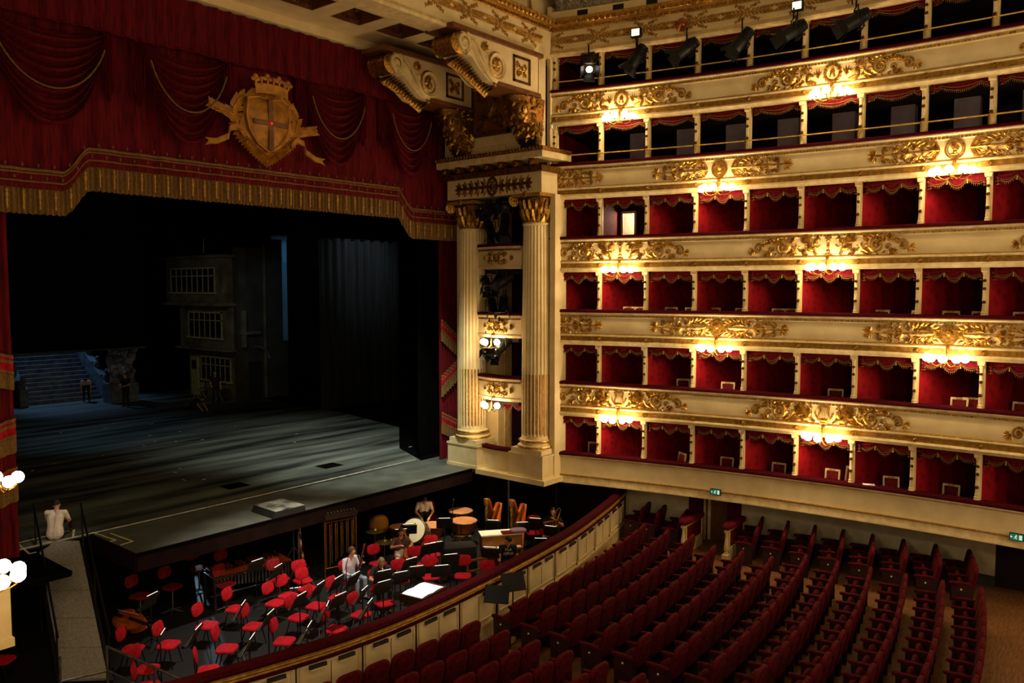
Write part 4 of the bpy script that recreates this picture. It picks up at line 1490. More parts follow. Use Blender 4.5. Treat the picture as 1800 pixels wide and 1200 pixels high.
console('cream scroll console with gilt leaf carrying the soffit beside the sixth tier', 15.42, 16.2, 0.0)
console('cream scroll console with gilt leaf carrying the soffit beside the red stage curtain', 18.3, 16.35, -0.02)
# small black loudspeaker on the pier cornice and a camera dome on the tier end wall
t = thing('loudspeaker', 'small black loudspeaker on the pier cornice under the gilt mask corbel', 'speaker', (20.0, 15.75, 10.42), R(15))
obj('cabinet', MB().box((0, 0, 0.17), (0.3, 0.52, 0.34)), 'black', t, smooth=0)
obj('grille', MB().box((-0.16, 0, 0.17), (0.02, 0.44, 0.28)), 'black_metal', t, smooth=0)
t = thing('surveillance_camera', 'small white dome camera on the wall end beside the fifth tier rail', 'camera', (20.86, 15.55, 11.2))
obj('bracket', MB().tube([(0.05, 0.1, 0.12), (-0.08, -0.02, 0.12), (-0.08, -0.02, 0.04)], 0.015, 6), 'steel', t)
obj('dome', MB().ell((-0.08, -0.02, -0.02), (0.06, 0.06, 0.08), None, 10, 6), 'paper', t)
# ------------------------------------------------------------------ red stage curtains
YV = 19.75


def smooth01(t):
    t = max(0.0, min(1.0, t))
    return t * t * (3 - 2 * t)


def val_z(x):
    """height of the lower fringe line of the stepped valance"""
    l = smooth01((x - 7.85) / 0.65)
    r = smooth01((18.7 - x) / 0.65)
    return 7.74 + 0.62 * min(l, r)


def pleat(x, z=0.0, a=0.05, f=9.0):
    return a * math.sin(x * f + 0.7 * math.sin(x * 3.1)) + a * 0.4 * math.sin(x * f * 2.3 + 1.0)


X0, X1 = 5.6, 21.0
t = thing('stage_valance', 'wide red stage valance with stepped gold fringe, hung across the stage opening', 'curtain', ((X0 + X1) / 2, YV, 7.7))
N = 300
cl = MB().sheet(lambda u, v: (X0 + (X1 - X0) * u, YV + pleat(X0 + (X1 - X0) * u), 12.2 + (val_z(X0 + (X1 - X0) * u) + 0.62 - 12.2) * v), N, 2)
obj('cloth', cl, 'curtain_red', t, world=True, smooth=80)


def band(zo0, zo1, out, a=0.03, n=N, scal=0.0):
    return MB().sheet(lambda u, v: (X0 + (X1 - X0) * u, YV - out + pleat(X0 + (X1 - X0) * u, 0, a), val_z(X0 + (X1 - X0) * u) + zo0 + (zo1 - zo0) * v), n, 1)


obj('red_band', band(1.0, 0.56, 0.06), 'curtain_red', t, world=True, smooth=80)
for nm, a, c in (('upper_gold_braid', 1.0, 0.94), ('upper_gold_braid', 0.915, 0.88), ('lower_gold_braid', 0.73, 0.695)):
    obj(nm, band(a, c, 0.085), 'gold_fringe', t, world=True, smooth=80)
fr = MB().sheet(lambda u, v: (X0 + (X1 - X0) * u, YV - 0.05 + pleat(X0 + (X1 - X0) * u, 0, 0.03) + 0.014 * math.sin(u * 2400), val_z(X0 + (X1 - X0) * u) + 0.64 * (1 - v) + 0.012 * math.sin(u * 700)), 900, 1)
obj('fringe', fr, 'gold_fringe', t, world=True, smooth=80, kind='stuff')
lz = MB()
ts = MB()
i = 0
x = X0 + 0.1
while x < X1 - 0.05:
    z = val_z(x)
    y = YV - 0.1
    for zz in ((z + 1.07) if i % 2 == 0 else (z + 0.8),):
        lz.add([(x, y, zz + 0.06), (x + 0.025, y - 0.01, zz), (x, y, zz - 0.06), (x - 0.025, y - 0.01, zz), (x, y - 0.03, zz)], [(0, 3, 4), (3, 2, 4), (2, 1, 4), (1, 0, 4)])
    if i % 2 == 0:
        ts.lathe([(0, 0.56), (0.04, 0.5), (0.02, 0.45), (0.045, 0.4), (0.02, 0.3), (0.035, 0.25), (0.02, 0.2), (0.03, 0.12), (0.0, 0.08)], 6, (x, y, z))
    x += 0.165
    i += 1
obj('gold_lozenges', lz, 'gold_fringe', t, world=True, smooth=0, kind='stuff')
obj('fringe_tassels', ts, 'gold_paint', t, world=True, kind='stuff')

# plain pleated top band
t = thing('top_drape', 'dark red pleated drape band across the top of the stage opening', 'curtain', ((X0 + X1) / 2, YV - 0.3, 12.0))
obj('cloth', MB().sheet(lambda u, v: (X0 + (X1 - X0) * u, YV - 0.3 + pleat(X0 + (X1 - X0) * u, 0, 0.05, 14.0), 13.27 - 1.25 * v + 0.02 * math.sin(u * 40) * v), 320, 2), 'curtain_red', t, world=True, smooth=80)
obj('hem', MB().tube([(X0 + (X1 - X0) * u / 160, YV - 0.3 + pleat(X0 + (X1 - X0) * u / 160, 0, 0.05, 14.0), 12.02 + 0.02 * math.sin(u / 4)) for u in range(161)], 0.025, 5), 'velvet', t, world=True)

# swags with gold ropes
SW = [(6.2, 8.9, 2.35, 'at the end away from the boxes'), (9.6, 11.95, 2.35, 'between that end and the crest'), (14.3, 16.55, 2.35, 'on the box side of the crest'), (17.35, 19.35, 2.3, 'beside the scroll console')]
for x0, x1, dr, where in SW:
    t = thing('curtain_swag', f'draped red swag with gold rope, {where}', 'curtain', ((x0 + x1) / 2, YV - 0.1, 9.7), 0, 'swags of the stage valance')

    def fn(u, v):
        sag = 4 * u * (1 - u)
        sag = sag ** 0.75
        gather = 0.12 + 0.88 * v
        uu = 0.5 + (u - 0.5) * (1 - 0.16 * v * (1 - sag) + 0.0)
        x = x0 + (x1 - x0) * uu
        fold = 0.12 * math.sin(v * 2 * PI * 9 + 1.5 * (u - 0.5)) * (0.35 + 0.65 * sag)
        return (x, YV - 0.27 + fold - 0.1 * v * sag, 12.05 - dr * (0.12 + 0.88 * v) * sag - 0.25 * v * (1 - sag))
    obj('cloth', MB().sheet(fn, 36, 64), 'curtain_red', t, world=True, smooth=80)
    for sg, xx in ((-1, x0), (1, x1)):
        obj('side_fold', MB().sheet(lambda u, v: (xx + sg * (-0.16 + 0.3 * u), YV - 0.2 - 0.06 * math.cos(u * 22), 12.05 - v * (1.1 + 0.5 * math.sin(u * PI))), 24, 4), 'curtain_red', t, world=True, smooth=80)
    pts = []
    for i in range(41):
        u = i / 40
        p = Vector(fn(0.04 + 0.92 * u, 0.62))
        pts.append((p.x, YV - 0.5, p.z))
    obj('gold_rope', MB().tube(pts, [0.018 + 0.006 * (i % 2) for i in range(41)], 6), 'gold_fringe', t, world=True)

# crest: crown, shield with cross, laurel branches, ribbons and leaves
CXc, CZc, YC = 12.95, 10.6, YV - 0.45
t = thing('civic_crest', 'gilded crest of crown, shield with cross, leafy branches and ribbons on the valance', 'crest', (CXc, YC, 9.4))
MXZ = Matrix(((1, 0, 0), (0, 0, -1), (0, 1, 0)))


def flat(b):
    return b.map(lambda u, v, w: (CXc + 0.96 * u, YC - w, CZc + 0.84 * v))


bk = [(-0.55, 1.0), (0.55, 1.0), (0.82, 0.7), (0.86, 0.2), (1.02, -0.2), (1.0, -0.6), (0.62, -0.95), (0.25, -1.22), (0, -1.32), (-0.25, -1.22), (-0.62, -0.95), (-1.0, -0.6), (-1.02, -0.2), (-0.86, 0.2), (-0.82, 0.7)]
obj('mantle_plate', flat(MB().prism([(a * 0.84, b_ * 0.97) for a, b_ in bk], 0.05)), 'gold_crest', t, world=True, smooth=0)
sh = MB()
ol = [(-0.66, 0.62), (-0.3, 0.7), (0, 0.62), (0.3, 0.7), (0.66, 0.62), (0.68, 0.1), (0.6, -0.35), (0.35, -0.75), (0, -0.98), (-0.35, -0.75), (-0.6, -0.35), (-0.68, 0.1)]
n = len(ol)
sh.add([(a, b, 0.0) for a, b in ol] + [(a, b, 0.1) for a, b in ol] + [(a * 0.85, b * 0.85, 0.18) for a, b in ol] + [(0, -0.1, 0.24)], [(i, (i + 1) % n, n + (i + 1) % n, n + i) for i in range(n)] + [(n + i, n + (i + 1) % n, 2 * n + (i + 1) % n, 2 * n + i) for i in range(n)] + [(2 * n + i, 2 * n + (i + 1) % n, 3 * n) for i in range(n)])
s_ = obj('shield', flat(sh), 'gold_crest', t, world=True)
cr = MB().box((0, -0.14, 0.22), (0.15, 1.6, 0.06)).box((0, -0.1, 0.215), (1.1, 0.15, 0.06))
obj('cross', flat(cr), 'crest_cross', s_, world=True, smooth=0)
ed = MB().tube([(a * 1.0, b * 1.0, 0.13) for a, b in ol], 0.045, 6, closed=True)
for sg in (1, -1):
    r_spiral(ed, 0.46 * sg, 0.44, 0.15, 1.5, 0, sg, 0.035)
obj('scrolled_rim', flat(ed), 'gold_crest', s_, world=True)
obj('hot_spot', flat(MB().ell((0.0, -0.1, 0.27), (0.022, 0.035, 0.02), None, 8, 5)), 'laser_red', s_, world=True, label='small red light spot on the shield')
cb = MB()
for i in range(20):
    a0, a1 = -0.62 + 1.24 * i / 20, -0.62 + 1.24 * (i + 1) / 20
    def cp(a, zz, rr=0.72):
        return (rr * math.sin(a) * 1.25, zz - 0.1 + 0.12 * math.cos(a * 1.7), 0.08 + 0.28 * math.cos(a))
    cb.add([cp(a0, 0.78), cp(a1, 0.78), cp(a1, 1.0), cp(a0, 1.0), cp(a1, 1.08, 0.76), cp(a0, 1.08, 0.76)], [(0, 1, 2, 3), (3, 2, 4, 5)])
c_ = obj('crown', flat(cb), 'gold_crest', t, world=True)
for i in range(7):
    a = -0.62 + 1.24 * i / 6
    q = MB()
    x, zz = 0.72 * math.sin(a) * 1.25, 1.0 + 0.12 * math.cos(a * 1.7)
    w = 0.08 + 0.3 * math.cos(a)
    if i % 2 == 1:
        q.box((x, zz + 0.05, w), (0.05, 0.16, 0.05)).ell((x, zz + 0.14, w), (0.055, 0.055, 0.05), None, 8, 5)
    else:
        q.box((x, zz + 0.04, w), (0.06, 0.14, 0.05))
        for dx, dz in ((-0.08, 0.12), (0.08, 0.12), (0, 0.21)):
            q.ell((x + dx, zz + dz, w), (0.075, 0.075, 0.04), None, 8, 5)
    obj('crown_finial', flat(q), 'gold_crest', c_, world=True)
q = MB()
r_fan(q, 0, 0.7, PI / 2, 3.3, 13, 0.42, 0.14, 0.1)
for sg in (1, -1):
    acanthus(q, [(0.7 * sg, 0.66 - 0.2 * i) for i in range(7)], 0.25, 0.13)
obj('acanthus_mantle', flat(q), 'gold_crest', t, world=True)
for sg in (1, -1):
    q = MB()
    stem = [(0.62 * sg, -0.6), (0.95 * sg, -0.25), (1.05 * sg, 0.2), (0.85 * sg, 0.55), (0.66 * sg, 0.7)]
    r_line(q, stem, 0.03)
    acanthus(q, [Vector(stem[i]).lerp(Vector(stem[i + 1]), f_) for i in range(4) for f_ in (0, 0.2, 0.4, 0.6, 0.8)], 0.24, 0.1)
    st2 = [(0.8 * sg, -0.1), (1.2 * sg, 0.1), (1.75 * sg, 0.28)] if sg < 0 else [(0.8 * sg, -0.3), (1.2 * sg, -0.15), (1.75 * sg, 0.0)]
    r_line(q, st2, 0.03)
    acanthus(q, [Vector(st2[i]).lerp(Vector(st2[i + 1]), f_) for i in range(2) for f_ in (0, 0.17, 0.34, 0.5, 0.67, 0.84)], 0.24, 0.1)
    obj('laurel_branch', flat(q), 'gold_crest', t, world=True)
    q = MB()
    rp = [(0.75 * sg, -0.7), (0.95 * sg, -0.45), (1.2 * sg, -0.55), (1.25 * sg, -0.8), (1.6 * sg, -1.0), (1.75 * sg, -1.02)]
    if sg < 0:
        rp = [(a, b + 0.12) for a, b in rp]
    for a, b in zip(rp, rp[1:]):
        q.add([(a[0], a[1] + 0.09, 0.12), (b[0], b[1] + 0.09, 0.12), (b[0], b[1] - 0.09, 0.14), (a[0], a[1] - 0.09, 0.14), (a[0], a[1] + 0.09, 0.06), (b[0], b[1] + 0.09, 0.06), (b[0], b[1] - 0.09, 0.06), (a[0], a[1] - 0.09, 0.06)], [(0, 1, 2, 3), (7, 6, 5, 4), (0, 4, 5, 1), (3, 2, 6, 7)])
    e_ = rp[-1]
    q.add([(e_[0], e_[1] + 0.09, 0.12), (e_[0] + 0.2 * sg, e_[1] + 0.08, 0.12), (e_[0] + 0.08 * sg, e_[1], 0.12), (e_[0] + 0.2 * sg, e_[1] - 0.16, 0.12), (e_[0], e_[1] - 0.09, 0.14)], [(0, 1, 2), (0, 2, 4), (4, 2, 3)])
    obj('ribbon', flat(q), 'gold_crest', t, world=True, smooth=20)
q = MB()
for i in range(25):
    a = PI + PI * i / 24
    w_ = i / 12 - 1
    x, z = 0.84 * w_, -0.45 - 0.78 * (1 - abs(w_)) ** 0.85
    r_blade(q, x, z, -PI / 2 + 1.0 * w_, 0.24, 0.12, 0.1)
    r_blade(q, x * 0.85, z * 0.88, -PI / 2 + 1.2 * w_, 0.24, 0.12, 0.14)
r_fan(q, 0, -0.95, -PI / 2, 2.4, 7, 0.45, 0.2, 0.1)
obj('leaf_base', flat(q), 'gold_crest', t, world=True)

# side curtains
def side_curtain(label, x0, x1, y, zt, zones):
    t = thing('side_curtain', label, 'curtain', ((x0 + x1) / 2, y, 0.0))
    obj('cloth', MB().sheet(lambda u, v: (x0 + (x1 - x0) * u, y + 0.05 * math.sin(u * 2 * PI * 9), zt * (1 - v) + 0.01), 90, 2), 'curtain_red', t, world=True, smooth=80)
    for za, zb, nm, m, out in zones:
        def fn(u, v):
            z = za + (zb - za) * u
            h = {'fringe': 0.34, 'red': 0.36, 'braid': 0.07}[nm]
            return (x0 + (x1 - x0) * u, y - out + 0.04 * math.sin(u * 2 * PI * 9), z - h * v)
        obj({'fringe': 'gold_fringe', 'red': 'red_band', 'braid': 'gold_braid'}[nm], MB().sheet(fn, 60, 1), m, t, world=True, smooth=80, kind='stuff' if nm == 'fringe' else None)
    return t


def zz_band(za, zb):
    return [(za, zb, 'red', 'chair_red', 0.08), (za, zb, 'braid', 'gold_fringe', 0.1), (za - 0.13, zb - 0.13, 'braid', 'gold_fringe', 0.1), (za - 0.36, zb - 0.36, 'braid', 'gold_fringe', 0.1), (za - 0.44, zb - 0.44, 'fringe', 'gold_fringe', 0.09)]


side_curtain('red stage side curtain with slanting gold fringed bands beside the fluted column', 20.4, 21.55, 20.15, 8.6, zz_band(5.05, 4.2) + zz_band(3.0, 3.75) + zz_band(1.75, 1.2))
side_curtain('red stage side curtain with slanting gold bands across the stage from the boxes', 4.6, 6.85, 20.2, 8.6, zz_band(5.2, 4.6) + zz_band(2.6, 3.2) + zz_band(1.4, 2.1))
t = thing('inner_drape', 'dark brown stage drape hanging behind the red side curtain', 'curtain', (20.6, 21.4, 0))
obj('cloth', MB().sheet(lambda u, v: (20.35 + 1.2 * u, 21.2 + 0.06 * math.sin(u * 40), 8.5 * (1 - v)), 50, 2), 'stage_black', t, world=True, smooth=80)

# ------------------------------------------------------------------ stage floor, apron and trap covers
SE = 18.3
st = MB()
NX0, NX1, NY = 7.2, 8.62, 20.7     # opening for the ramp
st.box2((NX1, SE, -0.12), (21.2, 20.6, 0.0))
struct('floor_apron', st, 'stage_board', smooth=0)
struct('floor_apron_wing', MB().box2((4.0, SE, -0.12), (NX0, NY, 0.0)).box2((4.0, NY, -0.12), (NX1, 20.7, 0.0)), 'stage_black', smooth=0)
struct('floor_stage', MB().box2((-6, 20.6, -0.14), (40, 62, -0.02)), 'stage_black', smooth=0)
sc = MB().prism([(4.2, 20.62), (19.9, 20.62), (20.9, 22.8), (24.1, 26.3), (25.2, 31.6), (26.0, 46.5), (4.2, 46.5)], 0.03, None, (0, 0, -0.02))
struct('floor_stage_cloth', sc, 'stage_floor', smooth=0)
struct('wall_apron_fascia', MB().box2((NX1, SE - 0.03, -0.42), (20.05, SE, 0.02))  .box2((NX1 - 0.04, SE, -0.42), (NX1, NY, 0.02)), 'fascia', smooth=0)
struct('trim_apron_edge', MB().box2((NX1, SE - 0.04, -0.06), (20.05, SE + 0.03, 0.012)).box2((4.0, SE - 0.04, -0.06), (NX0, SE + 0.03, 0.012)), 'stage_black', smooth=0)
t = tag(obj('floor_cable', MB().tube([(4.5, 20.66, 0.02), (12.4, 20.68, 0.02), (19.8, 20.78, 0.02)], 0.022, 6), 'cable'), 'pale cable strip laid along the stage floor edge by the curtain line', 'cable')
for a, (x0, x1, y0, y1), nm in ((0, (16.9, 17.62, 22.08, 22.66), 'box side'), (1, (13.27, 13.95, 22.02, 22.62), 'middle')):
    t = thing('trap_cover', f'black rectangular trap cover lying on the {nm} of the stage cloth', 'cover', ((x0 + x1) / 2, (y0 + y1) / 2, 0.012))
    obj('plate', MB().box((0, 0, 0.008), (x1 - x0, y1 - y0, 0.016)), 'stage_black', t, smooth=0)
    obj('rim', MB().box((0, 0, 0.004), (x1 - x0 + 0.05, y1 - y0 + 0.05, 0.008)), 'black', t, smooth=0)
t = thing('prompt_box', 'low black wedge platform with scuffed glossy top, pale reflection painted in, at the stage edge', 'platform', (12.87, 18.82, 0.0), R(-2))
obj('body', MB().add([(-0.58, -0.52, 0), (0.44, -0.52, 0), (0.44, 0.56, 0), (-0.58, 0.56, 0), (-0.5, -0.5, 0.17), (0.42, -0.5, 0.17), (0.42, 0.55, 0.17), (-0.5, 0.55, 0.17)], [(3, 2, 1, 0), (0, 1, 5, 4), (1, 2, 6, 5), (2, 3, 7, 6), (3, 0, 4, 7)]), 'black', t, smooth=0)
mat('scuffed', '#a4aaa0', '#2a2e2c', 0.3, scale=3.5, detail=8, bump=0.1)  # scuffs, with a bright reflection painted in as the pale tone
obj('top_sheet', MB().box((-0.04, 0.025, 0.176), (0.92, 1.05, 0.012)), 'scuffed', t, smooth=0)
# small bits of marking tape on the stage
rr = random.Random(3)
for i in range(26):
    x, y = rr.uniform(10, 23), rr.uniform(22, 37)
    tag(obj('tape_mark', MB().box((0, 0, 0.003), (rr.uniform(0.06, 0.22), 0.035, 0.006)), 'tape', loc=(x, y, 0.011), rot=(0, 0, rr.choice((0, PI / 2, 0.3))), smooth=0), 'tiny strip of pale marking tape stuck on the dark stage cloth', 'tape', 'marking tape on the stage cloth')
for nm, pts in (('large outline', [(7.17, 21.28), (8.51, 21.39), (8.23, 20.75)]), ('corner outline', [(8.7, 20.77), (8.78, 19.7), (8.64, 19.67)]), ('second corner outline', [(8.95, 20.33), (9.0, 19.28), (8.7, 19.23)]), ('side outline', [(7.17, 21.28), (7.05, 20.2), (7.18, 20.2)])):
    b = MB()
    for a, c in zip(pts, pts[1:]):
        d = Vector((c[0] - a[0], c[1] - a[1], 0))
        b.box(((a[0] + c[0]) / 2, (a[1] + c[1]) / 2, 0.012), (d.length + 0.04, 0.045, 0.006), rot3(z=math.atan2(d.y, d.x)))
    tag(obj('tape_outline', b, 'tape', smooth=0), f'pale tape {nm} marked on the stage floor beside the ramp top', 'tape')

# ------------------------------------------------------------------ backstage: black masking, set house, staircase, scenery
struct('wall_backstage', MB().box2((-6, 53, -0.1), (40, 53.2, 16)).box2((33, 20.5, -0.1), (33.2, 53, 16)).box2((-6, 20.5, -0.1), (-5.8, 53, 16)), 'stage_black', smooth=0)
struct('ceiling_fly_tower', MB().box2((-6, 20.4, 15.9), (40, 53, 16.1)), 'stage_black', smooth=0)
struct('wall_proscenium_back', MB().box2((21.3, 19.7, -0.1), (33, 20.4, 16)).box2((-6, 19.9, -0.1), (4.6, 20.4, 16)).box2((4.0, 20.0, 12.6), (21.3, 20.4, 16)), 'stage_black', smooth=0)
t = thing('masking_flat', 'large dark masking flat hanging above the staircase with a straight lower edge', 'flat', (11.0, 40.2, 3.15))
obj('panel', MB().box2((2.0, 40.0, 3.15), (19.6, 40.15, 12.0)), 'stage_black', t, world=True, smooth=0)
obj('lower_edge', MB().box2((2.0, 39.97, 3.1), (19.6, 40.17, 3.2)), 'set_dark', t, world=True, smooth=0)

# three-storey house set
HX = 24.3


def house():
    t = thing('set_house', 'grey three-storey house front with overhanging window bays built on the stage', 'scenery', (26, 42, 0))
    obj('ground_floor_wall', MB().box2((24.3, 39.4, 0), (27.6, 44.3, 2.75)), 'set_wall', t, world=True, smooth=0)
    obj('middle_floor_wall', MB().box2((24.0, 39.5, 2.75), (27.6, 44.7, 5.2)), 'set_wall', t, world=True, smooth=0)
    obj('upper_floor_wall', MB().box2((23.7, 39.6, 5.2), (27.6, 45.6, 7.8)), 'set_wall', t, world=True, smooth=0)
    obj('side_wall', MB().box2((24.25, 39.2, 0), (27.8, 39.5, 8.3)), 'set_dark', t, world=True, smooth=0)
    obj('roof_slab', MB().box2((23.5, 39.2, 7.75), (27.7, 45.9, 7.9)), 'set_wall', t, world=True, smooth=0)
    obj('ledge', MB().box2((23.35, 39.3, 5.15), (25.6, 45.7, 5.3)), 'set_wall', t, world=True, smooth=0)
    obj('ledge', MB().box2((23.7, 39.3, 2.68), (25.6, 44.8, 2.8)), 'set_wall', t, world=True, smooth=0)
    for x, y0, y1, z0, z1, nb in ((23.66, 40.3, 45.0, 5.85, 7.25, 8), (23.96, 40.2, 43.7, 3.35, 4.8, 6), (24.26, 39.9, 43.0, 0.95, 2.3, 6)):
        w = MB()
        w.box2((x - 0.03, y0, z0), (x + 0.03, y0 + 0.08, z1)).box2((x - 0.03, y1 - 0.08, z0), (x + 0.03, y1, z1)).box2((x - 0.03, y0, z1 - 0.08), (x + 0.03, y1, z1)).box2((x - 0.1, y0 - 0.1, z0 - 0.06), (x + 0.03, y1 + 0.1, z0 + 0.04)).box2((x - 0.03, y0, z1 - 0.5), (x + 0.03, y1, z1 - 0.44))
        p = obj('window', w, 'set_frame', t, world=True, smooth=0)
        for i in range(nb):
            a = y0 + 0.08 + (y1 - y0 - 0.16) * i / nb
            c = y0 + 0.08 + (y1 - y0 - 0.16) * (i + 1) / nb
            obj('pane', MB().box2((x - 0.005, a, z0), (x + 0.02, c, z1)), 'set_pane', p, world=True, smooth=0)
            if i:
                obj('glazing_bar', MB().box2((x - 0.03, a - 0.025, z0), (x + 0.02, a + 0.025, z1)), 'set_frame', p, world=True, smooth=0)
    d = obj('door', MB().box2((24.2, 43.25, 0), (24.32, 44.0, 2.2)), 'set_frame', t, world=True, smooth=0)
    obj('pane', MB().box2((24.17, 43.4, 1.5), (24.21, 43.6, 2.0)).box2((24.17, 43.66, 1.5), (24.21, 43.86, 2.0)), 'set_pane', d, world=True, smooth=0)
    obj('doorway', MB().box2((24.9, 39.14, 0), (25.7, 39.25, 2.1)), 'black', t, world=True, smooth=0)
    obj('arch_moulding', MB().tube([(25.3 + 0.9 * math.cos(a * PI / 8), 39.15, 2.2 + 0.7 * math.sin(a * PI / 8)) for a in range(5)], 0.08, 6), 'set_wall', t, world=True)
    obj('bracket', MB().box2((24.4, 39.0, 3.6), (25.6, 39.2, 3.75)).box2((24.5, 39.02, 2.9), (24.7, 39.2, 4.9)), 'set_wall', t, world=True, smooth=20)
    obj('string_course', MB().box2((25.9, 39.1, 0), (26.0, 39.2, 8.5)), 'set_wall', t, world=True, smooth=0)
    obj('aerial', MB().tube([(24.6, 43, 8.1), (24.6, 43, 8.9)], 0.03, 5), 'steel', t, world=True)
    return t


house()
# folded cafe table and chair against the house
t = thing('folding_table', 'pale folding slatted table leaning by the set house window', 'table', (23.7, 40.2, 0))
b = MB()
for s0 in (-1, 1):
    b.tube([(0, 0.35 * s0, 0.02), (0.05, -0.35 * s0, 0.75)], 0.03, 5)
obj('crossed_legs', b, 'set_frame', t)
obj('top', MB().box((0.05, 0, 0.77), (0.5, 0.8, 0.04)), 'set_frame', t, smooth=0)
t = thing('folding_chair', 'pale folding slatted chair standing by the set house door', 'chair', (23.6, 42.0, 0))
b = MB()
for s0 in (-1, 1):
    b.tube([(0.2 * s0, 0.3, 0.02), (0.15 * s0, -0.2, 0.9)], 0.025, 5)
    b.tube([(0.2 * s0, -0.25, 0.02), (0.15 * s0, 0.2, 0.45)], 0.025, 5)
obj('frame', b, 'set_frame', t)
b = MB()
for i in range(4):
    b.box((0, -0.2 + 0.12 * i, 0.46), (0.36, 0.08, 0.025))
obj('seat', b, 'set_frame', t, smooth=0)
b = MB()
for i in range(3):
    b.box((0, -0.1 - 0.04 * i, 0.65 + 0.1 * i), (0.34, 0.03, 0.06))
obj('backrest', b, 'set_frame', t, smooth=0)

# stage staircase with stone balustrades
t = thing('staircase', 'wide dark blue grey staircase with stone balustrades at the back of the stage', 'stairs', (17.9, 46.2, 0))
for i in range(14):
    obj('step', MB().box2((16.3 - 0.02 * i, 46.0 + 0.3 * i, 0.0), (20.0 + 0.0 * i, 46.32 + 0.3 * i + 0.1, 0.21 * (i + 1))), 'stone_blue' if i % 1 == 0 else 'stone_blue', t, world=True, smooth=0)
rr = random.Random(8)
for x, nm in ((16.0, 'a'), (20.25, 'b')):
    b = MB().add([(x - 0.2, 45.7, 0), (x + 0.2, 45.7, 0), (x + 0.2, 50, 0), (x - 0.2, 50, 0), (x - 0.2, 45.7, 0.9), (x + 0.2, 45.7, 0.9), (x + 0.2, 49.9, 3.5), (x - 0.2, 49.9, 3.5)], [(3, 2, 1, 0), (0, 1, 5, 4), (1, 2, 6, 5), (2, 3, 7, 6), (3, 0, 4, 7), (4, 5, 6, 7)])
    obj('balustrade', b, 'stone_blue', t, world=True, smooth=0)
    for i in range(4):
        b = MB()
        yy, zz = 46.0 + i * 1.1, 1.0 + i * 0.66
        b.ell((x, yy, zz + 0.15), (0.2, 0.25, 0.3), None, 8, 6).ell((x + 0.05, yy - 0.05, zz + 0.5), (0.13, 0.13, 0.16), None, 8, 5).ell((x - 0.1, yy + 0.15, zz + 0.3), (0.12, 0.2, 0.12), None, 8, 5)
        obj('carved_finial', b, 'stone_blue', t, world=True)
# crumpled rock scenery beside the stairs
t = thing('rock_scenery', 'crumpled blue grey rock scenery piece standing between the stairs and the house', 'scenery', (19.6, 43.5, 0))
def rk(u, v):
    p = Vector((19.3 + 1.5 * u, 43.6, 1.0 + 2.2 * v))
    d = noise.noise(p * 1.7) * 0.5 + noise.noise(p * 4.5) * 0.22
    return (p.x + 0.2 * noise.noise(p * 2 + Vector((9, 0, 0))), p.y + d * 1.3, p.z)
mat('foil_rock', '#8f9096', '#3c4048', 0.35, scale=2.0, detail=6)
obj('face', MB().sheet(rk, 26, 34), 'foil_rock', t, world=True, smooth=15)
obj('plinth', MB().box2((19.3, 43.3, 0.0), (20.8, 44.2, 1.05)), 'stone_blue', t, world=True, smooth=0)
# drapes and the strip of blue cyclorama seen in the gap
t = thing('backcloth', 'narrow strip of blue lit backcloth seen between the set house and a black drape', 'backcloth', (24.6, 36, 0))
obj('cloth', MB().box2((24.93, 35.9, 3.4), (25.17, 36.0, 8.75)), 'blue_cyc', t, world=True, smooth=0)
obj('batten', MB().box2((24.3, 35.85, 8.6), (25.17, 36.02, 8.8)), 'blue_cyc', t, world=True, smooth=0)
light('backcloth_light', 'SPOT', (22.5, 33.5, 9.0), 120, (0.35, 0.7, 0.95), 0.1, (25.2, 36, 6.5), 60, 0.5)
t = thing('grey_drape', 'dark grey hanging stage drape with soft vertical folds behind the wing', 'curtain', (27.5, 33, 0))
obj('cloth', MB().sheet(lambda u, v: (25.0 + 5.2 * u, 33.0 + 0.12 * math.sin(u * 50) + 0.06 * math.sin(u * 117), 8.6 * (1 - v)), 160, 2), 'drape_grey', t, world=True, smooth=80)
obj('top_batten', MB().tube([(24.9, 33, 8.6), (30.3, 33, 8.6)], 0.04, 6), 'black_metal', t, world=True)
light('drape_light', 'SPOT', (27.0, 28.5, 10.5), 420, (0.7, 0.85, 0.9), 0.1, (27.6, 33, 7.6), 62, 1.0)
t = thing('black_drape', 'black wing drape hanging beside the blue strip', 'curtain', (26.5, 36.3, 0))
obj('cloth', MB().sheet(lambda u, v: (25.42 + 2.2 * u, 36.3 + 0.08 * math.sin(u * 40), 11.0 * (1 - v)), 60, 2), 'stage_black', t, world=True, smooth=80)
# ------------------------------------------------------------------ orchestra pit
PF = -2.2
struct('floor_pit', MB().box2((3.0, 11.0, PF - 0.1), (22.6, 24.0, PF)), 'pit_floor', smooth=0)
struct('wall_pit_back', MB().box2((3.0, 21.3, PF), (11.66, 21.5, -0.12)).box2((11.86, 21.3, PF), (22.6, 21.5, -0.12)), 'pit_black', smooth=0)
struct('wall_under_stage', MB().box2((9.0, 24.0, PF), (15.0, 24.1, -0.14)), 'pit_black', smooth=0)
struct('wall_pit_side', MB().box2((20.6, 17.9, PF), (20.8, 21.3, -0.12)).box2((20.6, 15.2, PF), (20.75, 17.1, -0.12)).box2((20.6, 17.1, -0.25), (20.75, 17.9, -0.12)), 'pit_black', smooth=0)
struct('wall_pit_door_recess', MB().box2((21.9, 16.6, PF), (22.0, 18.3, -0.12)), 'pit_black', smooth=0)
t = thing('pit_door', 'tall dark door with pale edge standing ajar in the pit side wall', 'door', (20.6, 17.1, PF), R(28))
obj('leaf', MB().box((0.0, 0.38, 0.97), (0.05, 0.76, 1.94)), 'pit_black', t, smooth=0)
